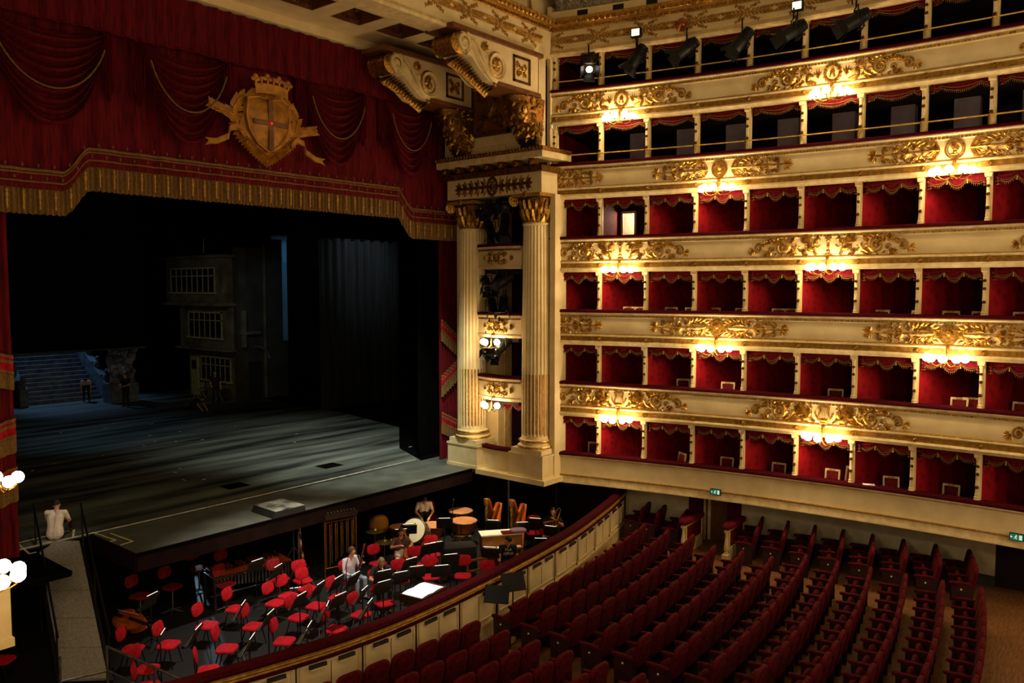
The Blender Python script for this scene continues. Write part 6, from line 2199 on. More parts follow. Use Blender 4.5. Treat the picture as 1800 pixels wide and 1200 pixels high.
# brown celesta with top painted pale as if lit, score and lilac bench cushion
t = thing('celesta', 'brown upright celesta with top painted pale as if lit in front of the harps', 'keyboard', (18.0, 15.25, PF), R(-38))
obj('cabinet', MB().box((0, 0.1, 0.52), (1.2, 0.42, 1.04)), 'wood_pale', t, smooth=0)
obj('top', MB().box((0, 0.1, 1.055), (1.26, 0.5, 0.035)), 'paper', t, smooth=0)  # near-white colour paints the light falling on the brown cabinet's top
obj('keyboard_shelf', MB().box((0, -0.22, 0.68), (1.16, 0.26, 0.06)), 'wood_pale', t, smooth=0)
k_ = MB()
for i in range(30):
    k_.box((-0.52 + i * 0.036, -0.24, 0.717), (0.032, 0.16, 0.014))
obj('white_keys', k_, 'paper', t, smooth=0, kind='stuff')
for sx in (-1, 1):
    obj('leg', MB().box((0.54 * sx, -0.28, 0.32), (0.07, 0.07, 0.64)), 'wood_pale', t, smooth=0)
    obj('panel_moulding', MB().box((0.3 * sx, -0.115, 0.4), (0.5, 0.012, 0.5)), 'wood_brown', t, smooth=0)
tag(obj('score_book', MB().box((0, 0, 0.02), (0.42, 0.28, 0.03)), 'velvet', loc=(18.15, 15.1, PF + 1.073), rot=(0, 0, R(-38)), smooth=0), 'dark red closed score lying on the celesta top', 'book')
tag(obj('folded_cloth', MB().sup((0, 0, 0.06), (0.5, 0.34, 0.12), None, 0.6), 'lilac', loc=(18.37, 14.91, PF + 1.073), rot=(0, 0, R(-38))), 'lilac folded cloth lying on the end of the celesta', 'cloth')
t = thing('covered_keyboard', 'keyboard instrument under a black cloth cover with a brown end', 'keyboard', (16.7, 15.75, PF), R(-35))
obj('cover', MB().sup((0, 0, 0.82), (1.0, 0.62, 0.3), None, 0.35, 18, 8), 'black', t)
obj('skirt', MB().sheet(lambda u, v: ((0.5 + 0.03 * math.sin(u * 50) * v) * (1 if 0 else 1) * math.copysign(abs(math.cos(u * 2 * PI)) ** 0.35, math.cos(u * 2 * PI)), (0.3 + 0.02 * math.sin(u * 44) * v) * math.copysign(abs(math.sin(u * 2 * PI)) ** 0.35, math.sin(u * 2 * PI)), 0.82 - 0.6 * v), 60, 3), 'black', t)
for sx in (-1, 1):
    obj('end_leg', MB().box((0.42 * sx, 0, 0.14), (0.1, 0.4, 0.28)), 'wood_brown', t, smooth=0)
t = thing('wooden_rack', 'plain wooden ladder frame rack standing before the covered keyboard', 'rack', (16.65, 15.0, PF), R(-20))
for sx in (-1, 1):
    obj('upright', MB().box((0.3 * sx, 0, 0.36), (0.05, 0.05, 0.72)), 'wood_pale', t, smooth=0)
for z in (0.12, 0.38, 0.68):
    obj('rail', MB().box((0, 0, z), (0.6, 0.035, 0.06)), 'wood_pale', t, smooth=0)
for sx in (-1, 1):
    obj('foot', MB().box((0.3 * sx, 0, 0.02), (0.05, 0.36, 0.04)), 'wood_pale', t, smooth=0)
tag(obj('carrier_bag', MB().sup((0, 0, 0.3), (0.34, 0.22, 0.6), None, 0.5), 'shirt_lilac', loc=(19.9, 16.15, PF)), 'pale bag standing between the two harps', 'bag')


# cello family
def cello_body(t, L=0.76, m='wood_orange', thick=0.13):
    ol = []
    for i in range(41):
        u = i / 40
        z = L * u
        w = 0.215 * math.sqrt(max(0, math.sin(PI * min(1, u * 1.02)))) * (1 - 0.22 * u)
        w *= 1 - 0.36 * math.exp(-((u - 0.56) / 0.09) ** 2)
        ol.append((w, z))
    out = [(a, b) for a, b in ol] + [(-a, b) for a, b in reversed(ol[1:-1])]
    n = len(out)
    b = MB()
    rings = [(1.0, 0.0), (1.02, 0.008), (1.0, 0.02), (0.985, 0.02), (0.985, thick - 0.02), (1.0, thick - 0.02), (1.02, thick - 0.008), (0.97, thick), (0.6, thick + 0.022)]
    cz = L * 0.5
    for sc_, y in rings:
        for a, z in out:
            b.v.append((a * sc_, -y, cz + (z - cz) * (sc_ if sc_ > 0.9 else sc_)))
    for r_ in range(len(rings) - 1):
        for j in range(n):
            b.f.append((r_ * n + j, r_ * n + (j + 1) % n, (r_ + 1) * n + (j + 1) % n, (r_ + 1) * n + j))
    b.f.append(tuple(range(n - 1, -1, -1)))
    b.f.append(tuple(range((len(rings) - 1) * n, len(rings) * n)))
    obj('body', b, m, t, smooth=50)
    y = -thick
    obj('fingerboard', MB().box((0, y - 0.045, L * 0.98), (0.05, 0.02, 0.56), rot3(x=R(-4))), 'black_gloss', t, smooth=0)
    obj('neck', MB().tube([(0, y + 0.02, L - 0.02), (0, y - 0.03, L + 0.26)], 0.018, 7), m, t)
    b = MB().box((0, y - 0.02, L + 0.33), (0.036, 0.04, 0.16))
    r_ = MB()
    r_spiral(r_, 0, 0, 0.045, 1.3, PI, -1, 0.014)
    r_.map(lambda u, v, w: (w - 0.01, y + u - 0.02, L + 0.44 + v))
    b.add(r_.v, r_.f)
    obj('scroll', b, m, t)
    for i in range(4):
        sx = 1 if i % 2 else -1
        obj('peg', MB().tube([(0, y - 0.02, L + 0.29 + 0.03 * i), (0.07 * sx, y - 0.02, L + 0.29 + 0.03 * i)], [0.006, 0.011], 6), 'black_gloss', t)
    obj('bridge', MB().prism([(-0.045, 0), (-0.02, 0.02), (0.02, 0.02), (0.045, 0), (0.03, 0.06), (0.0, 0.075), (-0.03, 0.06)], 0.012, rot3(x=R(90)) @ rot3(x=R(-90)) @ Matrix(((1, 0, 0), (0, 0, 1), (0, 1, 0))) @ rot3(x=R(0)), (0, y - 0.02, L * 0.42)), 'wood_pale', t, smooth=0)
    obj('tailpiece', MB().box((0, y - 0.04, L * 0.2), (0.05, 0.014, 0.22)), 'black_gloss', t, smooth=0)
    st_ = MB()
    for i in range(4):
        xx = (i - 1.5) * 0.011
        st_.tube([(xx, y - 0.05, L * 0.3), (xx, y - 0.085, L * 0.43), (xx * 0.7, y - 0.04, L + 0.3)], 0.0016, 3)
    obj('strings', st_, 'steel', t, kind='stuff')
    for sx in (-1, 1):
        r_ = MB()
        r_line(r_, [(0.09 * sx, L * 0.3), (0.075 * sx, L * 0.38), (0.09 * sx, L * 0.46), (0.075 * sx, L * 0.53)], 0.006)
        r_.map(lambda u, v, w: (u, y - 0.004 - w, v))
        obj('sound_hole', r_, 'black', t)


def lying(t, loc, mtx):
    t.matrix_basis = Matrix.Translation(loc) @ mtx.to_4x4()


t = thing('double_bass', 'orange brown double bass lying on its side on the pit floor beside the ramp', 'double bass')
cello_body(t, 0.76)
lying(t, (8.72, 19.55, PF + 0.3), (Matrix.Rotation(R(-80), 3, 'Z') @ rot3(y=R(90)) @ rot3(z=R(-55))) * 1.4)
t = thing('bow', 'wooden bow resting on the fallen double bass', 'bow')
obj('stick', MB().tube([(0, 0, 0), (0.36, 0, -0.012), (0.72, 0, 0.0)], 0.006, 5), 'wood_brown', t)
obj('hair', MB().tube([(0, 0, 0.02), (0.7, 0, 0.018)], 0.004, 4), 'paper', t)
obj('frog', MB().box((0.03, 0, 0.01), (0.05, 0.014, 0.025)), 'black_gloss', t, smooth=0)
lying(t, (8.6, 19.3, PF + 0.62), Matrix.Rotation(R(-75), 3, 'Z'))

# microphone and lamp stands
for x, y, nm, h in ((13.1, 16.35, 'beside the bassoon player', 1.2), (17.75, 17.0, 'before the timpani', 1.55)):
    t = thing('microphone_stand', f'thin black boom microphone stand {nm}', 'stand', (x, y, PF), R(40))
    obj('pole', MB().tube([(0, 0, 0.05), (0, 0, h)], 0.012, 6), 'black_metal', t)
    obj('boom', MB().tube([(-0.2, 0, h - 0.1), (0.55, 0, h + 0.15)], 0.009, 6), 'black_metal', t)
    obj('microphone', MB().tube([(0.5, 0, h + 0.13), (0.68, 0, h + 0.12)], 0.022, 8), 'black', t)
    b = MB()
    for q in range(3):
        a = q * 2 * PI / 3
        b.tube([(0, 0, 0.12), (0.3 * math.cos(a), 0.3 * math.sin(a), 0.015)], 0.011, 5)
    obj('tripod', b, 'black_metal', t)
light('under_stage_lamp', 'SPOT', (12.45, 22.9, -0.35), 160, (0.5, 0.8, 1.0), 0.04, (10.9, 19.3, PF), 60, 0.3)

# ------------------------------------------------------------------ ramp from the pit to the stage
t = thing('stage_ramp', 'grey carpeted ramp of four panels climbing from the pit to the stage edge', 'ramp', (7.9, 20.4, -0.9))
A0, A1 = Vector((7.5, 20.95, 0.0)), Vector((8.15, 20.2, 0.0))
B0, B1 = Vector((6.5, 17.15, -1.87)), Vector((7.12, 16.5, -1.87))
for i in range(5):
    u0, u1 = i / 5, (i + 1) / 5 - 0.008
    p = [A0.lerp(B0, u0), A1.lerp(B1, u0), A1.lerp(B1, u1), A0.lerp(B0, u1)]
    up = Vector((0, 0, 0.05))
    obj('panel', MB().add([q for q in p] + [q + up for q in p], [(3, 2, 1, 0), (4, 5, 6, 7), (0, 1, 5, 4), (1, 2, 6, 5), (2, 3, 7, 6), (3, 0, 4, 7)]), 'carpet_grey', t, world=True, smooth=0)
sd = (A1 - A0).normalized()
for nm, a, c, o in (('side_beam', A0, B0, -0.06), ('side_beam', A1, B1, 0.06)):
    obj(nm, MB().tube([a + sd * o, c + sd * o], 0.05, 4), 'black_metal', t, world=True)
    for u in (0.05, 0.5, 0.95):
        q = a.lerp(c, u) + sd * o
        obj('rail_post', MB().tube([q, q + Vector((0, 0, 0.95))], 0.02, 6), 'black_metal', t, world=True)
    obj('hand_rail', MB().tube([a + sd * o + Vector((0, 0, 0.95)), c + sd * o + Vector((0, 0, 0.95))], 0.025, 6), 'black_metal', t, world=True)
    for u in (0.12, 0.88):
        q = a.lerp(c, u) + sd * o * 0.5
        obj('trestle_leg', MB().tube([q, Vector((q.x, q.y, PF))], 0.03, 6), 'black_metal', t, world=True)
# metal guard rail beside the lower end of the ramp
t = thing('guard_rail', 'pale metal guard rail running from the ramp foot along the pit', 'railing', (7.2, 16.4, PF))
g0, g2 = Vector((6.98, 16.2, -1.0)), Vector((7.3, 13.0, -1.0))
for z in (0.0, -0.5, -0.9):
    b = MB().tube([g0 + Vector((0, 0, z)), g2 + Vector((0, 0, z))], 0.025, 6)
    obj('rail', b, 'resonator', t, world=True)
obj('cross_rail', MB().tube([g0 + Vector((0, 0, -0.5)), Vector((6.2, 16.45, -1.5))], 0.025, 6), 'resonator', t, world=True)
for p in (g0, g2, Vector((6.2, 16.45, -1.0)), g0.lerp(g2, 0.5)):
    obj('post', MB().tube([p, (p.x, p.y, PF)], 0.025, 6), 'resonator', t, world=True)
# ------------------------------------------------------------------ stalls: floor, wall under the boxes, doors, seats
def fz(y):
    return -1.85 + 0.025 * max(0.0, 11.0 - y)


struct('floor_stalls', MB().sheet(lambda u, v: (3.0 + 22.5 * u, 14.6 - 18.6 * v, fz(14.6 - 18.6 * v)), 4, 62), 'parquet')
WO = -1.3
for a, c in ((2.1, 4.15), (5.75, 12.3)):
    struct('wall_stalls', sweep([(WO, -1.4), (WO, -0.05), (WO - 0.1, -0.05), (WO - 0.1, -1.4)], a, c), 'cream_grey')
    struct('baseboard_stalls', sweep([(WO, -2.0), (WO + 0.012, -2.0), (WO + 0.012, -1.42), (WO, -1.38), (WO - 0.1, -1.38), (WO - 0.1, -2.0)], a, c), 'dado')
struct('wall_stalls_corridor', sweep([(WO - 1.0, -2.0), (WO - 1.0, 0.1), (WO - 1.1, 0.1), (WO - 1.1, -2.0)], 3.0, 16), 'wood_dark')
struct('wall_doorway_shade', sweep([(WO - 0.05, -2.0), (WO - 0.05, 0.0), (WO - 0.12, 0.0), (WO - 0.12, -2.0)], 12.3, 15.9), 'gallery_dark')  # dark panel closing the doorway, coloured for its unlit depth
# entrance door with red curtains
d = MB()
p = tier_pt(4.62, WO - 0.1, -0.98)
d.box(p, (0.06, 0.14, 1.9), rot3(z=tier_rz(4.6)))
p = tier_pt(4.72, WO - 0.25, -0.98)
d.box(p, (0.1, 0.1, 1.9), rot3(z=tier_rz(4.6)))
struct('door_1', d, 'cream_moulding', smooth=0)
q = tier_pt(5.05, WO - 0.35, -0.98)
struct('door_3', MB().box(q, (0.62, 0.05, 1.86), rot3(z=tier_rz(5) + 0.3)), 'wood_brown', smooth=0)
for a, c, nm in ((4.15, 4.58, 'stage'), (5.32, 5.75, 'far')):
    t = thing('door_curtain', f'dark red door curtain on the {nm} side of the stalls entrance', 'curtain', tier_pt((a + c) / 2, WO, -1.9), tier_rz((a + c) / 2))
    obj('cloth', MB().sheet(lambda u, v: tuple(tier_pt(a + (c - a) * u, WO + 0.03 + 0.035 * math.sin(u * 26), -0.12 - 1.74 * v)), 30, 2), 'curtain_red', t, world=True, smooth=80)
    obj('rod', MB().tube([tier_pt(a, WO + 0.04, -0.12), tier_pt(c, WO + 0.04, -0.12)], 0.02, 6), 'brass', t, world=True)

# velvet topped balustrades flanking the entrance
for y, nm, bx in ((11.2, 'stage', 22.2), (9.97, 'far', 22.5)):
    t = thing('entrance_balustrade', f'cream balustrade with red velvet top on the {nm} side of the stalls entrance', 'balustrade', (bx, y, fz(y)), R(5))
    obj('velvet_top', MB().sup((0, 0, 0.98), (1.55, 0.3, 0.16), rot3(y=R(2)), 0.4), 'velvet', t)
    obj('frame', MB().box((0, 0, 0.88), (1.45, 0.12, 0.06)).box((0, 0, 0.34), (1.45, 0.12, 0.05)).box((0.7, 0, 0.6), (0.06, 0.12, 0.56)).box((-0.55, 0, 0.6), (0.05, 0.12, 0.56)), 'cream_moulding', t, smooth=0)
    obj('velvet_panel', MB().box((0.07, 0, 0.61), (1.2, 0.06, 0.5)), 'velvet', t, smooth=0)
    obj('baluster', MB().lathe([(0.06, 0.2), (0.06, 0.24), (0.04, 0.28), (0.07, 0.42), (0.04, 0.62), (0.035, 0.78), (0.06, 0.84), (0.07, 0.9)], 12, (-0.68, 0, 0)), 'cream_moulding', t)
    obj('plinth', MB().box((-0.68, 0, 0.1), (0.2, 0.2, 0.2)).box((0.1, 0, 0.16), (1.3, 0.1, 0.32)), 'cream', t, smooth=0)

# seats
def seat_parts():
    ps = []
    tilt = rot3(x=R(-11))
    o = Vector((0, 0.16, 0.42))
    b = MB().sup(o + tilt @ Vector((0, 0, 0.3)), (0.57, 0.11, 0.68), tilt, 0.42, 16, 10)
    ps.append(('backrest', b.mesh('backrest'), 'seat_velvet'))
    b = MB().box(o + tilt @ Vector((0, 0.055, 0.27)), (0.44, 0.02, 0.46), tilt)
    ps.append(('back_panel', b.mesh('back_panel', 0), 'seat_velvet'))
    t2 = rot3(x=R(22))
    b = MB().sup((0, 0.0, 0.47), (0.48, 0.12, 0.4), t2, 0.5, 14, 8)
    ps.append(('seat_cushion', b.mesh('seat_cushion'), 'seat_velvet'))
    b = MB().sup((0.3, -0.08, 0.64), (0.1, 0.5, 0.075), None, 0.5, 12, 6)
    ps.append(('armrest', b.mesh('armrest'), 'seat_velvet'))
    b = MB().add([(0.275, -0.24, 0.0), (0.275, 0.2, 0.0), (0.275, 0.22, 0.62), (0.275, -0.26, 0.62), (0.325, -0.24, 0.0), (0.325, 0.2, 0.0), (0.325, 0.22, 0.62), (0.325, -0.26, 0.62)], [(0, 1, 2, 3), (7, 6, 5, 4), (0, 4, 5, 1), (1, 5, 6, 2), (2, 6, 7, 3), (3, 7, 4, 0)])
    ps.append(('side_panel', b.mesh('side_panel', 0), 'seat_wood'))
    return ps


SEATP = seat_parts()
b = MB().sup((-0.3, -0.08, 0.64), (0.1, 0.5, 0.075), None, 0.5, 12, 6)
ARM2 = ('armrest', b.mesh('armrest'), 'seat_velvet')
b = MB().box((-0.3, -0.02, 0.31), (0.05, 0.46, 0.62))
SIDE2 = ('side_panel', b.mesh('side_panel', 0), 'seat_wood')
PLQ = ('number_plaque', MB().lathe([(0.022, 0), (0.022, 0.008), (0, 0.01)], 10, (0.326, -0.05, 0.5), rot3(y=R(90))).mesh('number_plaque'), 'paper')
PLQ2 = ('number_plaque', MB().lathe([(0.022, 0), (0.022, 0.008), (0, 0.01)], 10, (-0.326, -0.05, 0.5), rot3(y=R(-90))).mesh('number_plaque'), 'paper')
for nm, me, m in SEATP + [ARM2, SIDE2, PLQ, PLQ2]:
    if not me.materials:
        me.materials.append(M[m])
_cinv = cam.matrix_basis.inverted()


def in_view(p, mx=50):
    q = _cinv @ Vector(p)
    if q.z > -0.5:
        return False
    x = 900 + 1425 * q.x / -q.z
    y = 600 - 1425 * q.y / -q.z
    return -mx < x < 1800 + mx and -mx < y < 1200 + mx


def row_y(k, x):
    return 11.32 - 0.79 * k + 0.0146 * (x - 12.9) ** 2


for blk in ('middle', 'wall', 'far'):
    for k in range(-1, 13):
        xs = []
        if blk == 'middle':
            if k < 0 or k > 11:
                continue
            xs = [13.72 + 0.6 * i for i in range(12 if k not in (3, 4, 5) else 11)]
        elif blk == 'wall':
            if k in (2, 3) or k > 11:
                continue
            xs = [22.05 + 0.57 * i for i in range(2 if k < 2 else 3)]
        else:
            if k < 0:
                continue
            xs = [12.1 - 0.6 * i for i in range(10)]
        for i, x in enumerate(xs):
            y = row_y(k, x) - (0.22 if k < 0 else 0)
            z = fz(y)
            if not in_view((x, y, z + 0.9)):
                continue
            sl = math.atan(0.0292 * (x - 12.9))
            where = {'middle': 'central block', 'wall': 'block by the box wall', 'far': 'block across the aisle'}[blk]
            kk = k + 1 if blk == 'wall' else k
            kk = kk - 2 if blk == 'wall' and k > 3 else kk
            t = thing('theatre_seat', f'red velvet seat, {where}, {ORD[kk]} row from pit, {ORD[i]} from aisle', 'seat', (x, y, z), PI + sl, 'red velvet stalls seats')
            parts = list(SEATP)
            last = i == len(xs) - 1
            if blk == 'far':
                if i == 0:
                    parts += [ARM2, SIDE2, PLQ2]
            else:
                if i == 0:
                    parts.append(PLQ)
                if last:
                    parts += [ARM2, SIDE2]
            for nm, me, m in parts:
                obj(nm, me, None, t)
tag(obj('programme', MB().box((0, 0, 0.005), (0.2, 0.14, 0.01)), 'paper', loc=(11.25, row_y(0, 11.25) - 0.02, fz(11) + 0.69), rot=(0.3, 0, 0.4), smooth=0), 'small white paper left on a seat across the aisle', 'paper')

# the few pieces of the opposite pier and tier that reach into view
struct('wall_opposite_pier', MB().box2((3.6, 15.27, -0.05), (5.05, 16.8, 0.1)).box2((3.6, 15.3, 0.1), (5.02, 16.75, 0.95)), 'cream', smooth=0)
struct('wall_opposite_tier', MB().box2((3.0, 12.2, -0.3), (3.75, 15.2, 2.6)), 'cream', smooth=0)
sconce(SC5, 'lit five-globe sconce on the opposite tier beyond the ramp', (3.78, 12.9, 2.0), R(90))
sconce(SC3, 'lit three-globe sconce beside the far red stage curtain', (4.92, 15.72, 2.75), R(90))
struct('wall_opposite_box', MB().box2((3.6, 15.4, 2.8), (4.9, 17.6, 3.5)), 'cream', smooth=0)

# ------------------------------------------------------------------ stage lanterns
def lantern_parts(lit=False, L=0.5, r=0.13):
    ps = []
    b = MB().lathe([(0.05, -L * 0.55), (r * 0.85, -L * 0.5), (r * 0.85, -0.05), (r, 0.0), (r, L * 0.45), (r * 0.9, L * 0.45)], 12, (0, 0, 0), rot3(x=R(90)))
    for i in range(4):
        b.lathe([(r * 0.9, -L * 0.4 + i * 0.05), (r * 0.98, -L * 0.39 + i * 0.05), (r * 0.9, -L * 0.38 + i * 0.05)], 12, (0, 0, 0), rot3(x=R(90)))
    ps.append(('body', b.mesh('body'), 'black_metal'))
    b = MB().lathe([(r * 0.85, L * 0.44), (0.0, L * 0.47)], 12, (0, 0, 0), rot3(x=R(90)))
    ps.append(('lens', b.mesh('lens'), 'lens_lit' if lit else 'black_gloss'))
    b = MB().tube([(-r - 0.03, 0, 0), (-r - 0.03, 0, r + 0.1), (r + 0.03, 0, r + 0.1), (r + 0.03, 0, 0)], 0.014, 5).tube([(0, 0, r + 0.1), (0, 0, r + 0.3)], 0.018, 5)
    ps.append(('yoke', b.mesh('yoke'), 'black_metal'))
    for sx, sz in ((1, 0), (-1, 0), (0, 1), (0, -1)):
        b = MB()
        f0, f1 = -L * 0.45, -L * 0.45 - 0.16
        if sx:
            b.add([(sx * r * 0.9, f0, -r * 0.8), (sx * r * 0.9, f0, r * 0.8), (sx * r * 1.6, f1, r), (sx * r * 1.6, f1, -r), (sx * r * 0.9 + 0.01, f0, -r * 0.8), (sx * r * 0.9 + 0.01, f0, r * 0.8), (sx * r * 1.6 + 0.01, f1, r), (sx * r * 1.6 + 0.01, f1, -r)], [(0, 1, 2, 3), (7, 6, 5, 4), (0, 3, 7, 4), (1, 5, 6, 2), (2, 6, 7, 3), (0, 4, 5, 1)])
        else:
            b.add([(-r * 0.8, f0, sz * r * 0.9), (r * 0.8, f0, sz * r * 0.9), (r, f1, sz * r * 1.6), (-r, f1, sz * r * 1.6), (-r * 0.8, f0, sz * r * 0.9 + 0.01), (r * 0.8, f0, sz * r * 0.9 + 0.01), (r, f1, sz * r * 1.6 + 0.01), (-r, f1, sz * r * 1.6 + 0.01)], [(0, 1, 2, 3), (7, 6, 5, 4), (0, 3, 7, 4), (1, 5, 6, 2), (2, 6, 7, 3), (0, 4, 5, 1)])
        ps.append(('barn_door', b.mesh('barn_door', 0), 'black_metal'))
    for nm, me, m in ps:
        me.materials.append(M[m])
    return ps


LP = lantern_parts()
LPL = lantern_parts(True)


def lantern(parts, label, loc, rz, tiltdown, sc=1.0, group='stage lanterns'):
    t = thing('stage_lantern', label, 'spotlight', loc, rz, group)
    t.scale = (sc, sc, sc)
    for nm, me, m in parts:
        o = obj(nm, me, None, t)
        if nm != 'yoke':
            o.rotation_euler = (R(tiltdown), 0, 0)
    return t


for i, (s, dz, td, yaw) in enumerate([(1.3, 12.85, 38, 25), (2.85, 12.92, 55, -80), (4.35, 12.95, 35, -70), (5.95, 12.95, 50, -75), (7.35, 12.98, 30, -60), (8.95, 12.98, 28, -65)]):
    lantern(LPL if i == 0 else LP, f'black lantern {"with lit lens " if i == 0 else ""}at the sixth tier, {ORD[i]} from the stage', tier_pt(s, 0.32, dz + 0.05), tier_rz(s) + R(yaw), td, 1.4, 'lanterns at the topmost tier')
    t = thing('lantern_bracket', f'black clamp bracket of the {ORD[i]} sixth tier lantern from the stage', 'bracket', tier_pt(s, 0.1, 13.3), tier_rz(s), 'lantern brackets')
    obj('arm', MB().tube([(0, 0.05, 0.03), (0, -0.06, 0.0), (0, -0.06, -0.2)], 0.02, 6), 'black_metal', t)
    b = MB()
    for q in range(3):
        b.tube([(0.02 * q, 0.06, 0.0), (0.1 + 0.05 * q, -0.05, -0.25), (0.05 * q, -0.02, -0.5), (0.16, 0.08, -0.35)], 0.01, 5)
    obj('cable_loop', b, 'black', t)
    obj('plate', MB().box((0, 0.06, 0.04), (0.2, 0.03, 0.16)), 'black_metal', t, smooth=0)
for s, z, nm in ((2.75, 13.72, 'first'), (7.4, 13.72, 'second'), (8.8, 13.85, 'third')):
    t = thing('flood_lamp', f'small square flood lamp with pale face on the frieze, {nm} from the stage', 'spotlight', tier_pt(s, 0.14, z), tier_rz(s))
    obj('housing', MB().box((0, 0.0, 0), (0.3, 0.14, 0.26)), 'black_metal', t, smooth=0)
    obj('face', MB().box((0, -0.075, 0), (0.24, 0.012, 0.2)), 'flood_lit', t, smooth=0)
    obj('stem', MB().tube([(0, 0.02, -0.12), (0, 0.02, -0.35)], 0.02, 6), 'black_metal', t)
t = thing('par_can', 'copper coloured can lamp fixed on the frieze above the third lantern', 'spotlight', tier_pt(4.15, 0.2, 13.72), tier_rz(4.15) + R(30))
obj('can', MB().lathe([(0.11, -0.12), (0.14, -0.1), (0.14, 0.16), (0.1, 0.2)], 14, (0, 0, 0), rot3(x=R(70))), 'copper', t)
obj('yoke', MB().tube([(-0.16, 0, 0), (-0.16, 0.1, 0.12), (0.16, 0.1, 0.12), (0.16, 0, 0)], 0.012, 5), 'black_metal', t)
# clusters of lanterns between the fluted columns
n = 0
for z, nm, lst in ((8.75, 'topmost', [(17.9, 0, 30, 20), (17.45, 0.1, 45, -20), (17.1, 0.0, 20, 40), (17.85, -0.7, 50, 60), (17.15, -0.65, 55, 30)]), (6.25, 'middle', [(17.95, 0, 35, 50), (17.55, 0.05, 40, 10), (17.1, 0.1, 30, -40), (17.75, -0.75, 50, 50), (17.2, -0.7, 55, 30)]), (4.15, 'lowest', [(17.95, 0, 30, 45), (17.6, -0.1, 45, 20), (17.2, 0.05, 35, -20)])):
    t = thing('lantern_bar', f'black bar carrying the {nm} cluster of lanterns between the fluted columns', 'bar', (20.55, 17.4, z + 0.55))
    obj('pipe', MB().tube([(0, -0.75, 0), (0, 0.75, 0)], 0.03, 8), 'black_metal', t)
    for sy in (-0.5, 0.5):
        obj('hanger', MB().tube([(0, sy, 0), (0.5, sy, 0.1)], 0.02, 6), 'black_metal', t)
    for i, (y, dz, td, yaw) in enumerate(lst):
        lantern(LPL if (nm == 'lowest' and i == 2) else LP, f'black lantern in the {nm} cluster between the columns, {ORD[i]} from the curtain', (20.4 + 0.1 * (i % 2), y, z + dz), R(-90) + R(yaw), td, 1.2, 'lanterns between the fluted columns')

# ------------------------------------------------------------------ people
def capsule(b, p, q, r0, r1, n=10):
    p, q = Vector(p), Vector(q)
    d = (q - p)
    if d.length < 1e-6:
        d = Vector((0, 0, 1e-4))
    u = d.normalized()
    path, rs = [], []
    for a in (-90, -60, -30, 0):
        path.append(p + u * (r0 * math.sin(R(a))))
        rs.append(max(1e-3, r0 * math.cos(R(a))))
    for a in (0, 30, 60, 90):
        path.append(q + u * (r1 * math.sin(R(a))))
        rs.append(max(1e-3, r1 * math.cos(R(a))))
    b.tube(path, rs, n)


def lerp(a, c, t):
    return Vector(a).lerp(Vector(c), t)


def stand():
    return dict(pelvis=(0, 0, .95), chest=(0, 0, 1.27), neck=(0, .01, 1.47), head=(0, -.02, 1.61), sh=[(-.19, 0, 1.41), (.19, 0, 1.41)], el=[(-.25, .02, 1.13), (.25, .02, 1.13)], wr=[(-.25, -.06, .9), (.25, -.06, .9)],
                hip=[(-.1, 0, .92), (.1, 0, .92)], kn=[(-.11, -.02, .5), (.11, -.02, .5)], an=[(-.12, .03, .09), (.12, .03, .09)], toe=[(-.14, -.13, .04), (.14, -.13, .04)], look=(0, -1, 0))


def sit(s=.5):
    return dict(pelvis=(0, .06, s + .08), chest=(0, .05, s + .4), neck=(0, .02, s + .6), head=(0, -.01, s + .75), sh=[(-.19, .04, s + .54), (.19, .04, s + .54)], el=[(-.25, -.04, s + .28), (.25, -.04, s + .28)], wr=[(-.15, -.26, s + .2), (.15, -.26, s + .2)],
                hip=[(-.1, .04, s + .06), (.1, .04, s + .06)], kn=[(-.14, -.4, s + .06), (.14, -.4, s + .06)], an=[(-.14, -.4, .09), (.14, -.4, .09)], toe=[(-.15, -.55, .04), (.15, -.55, .04)], look=(0, -1, -.1))


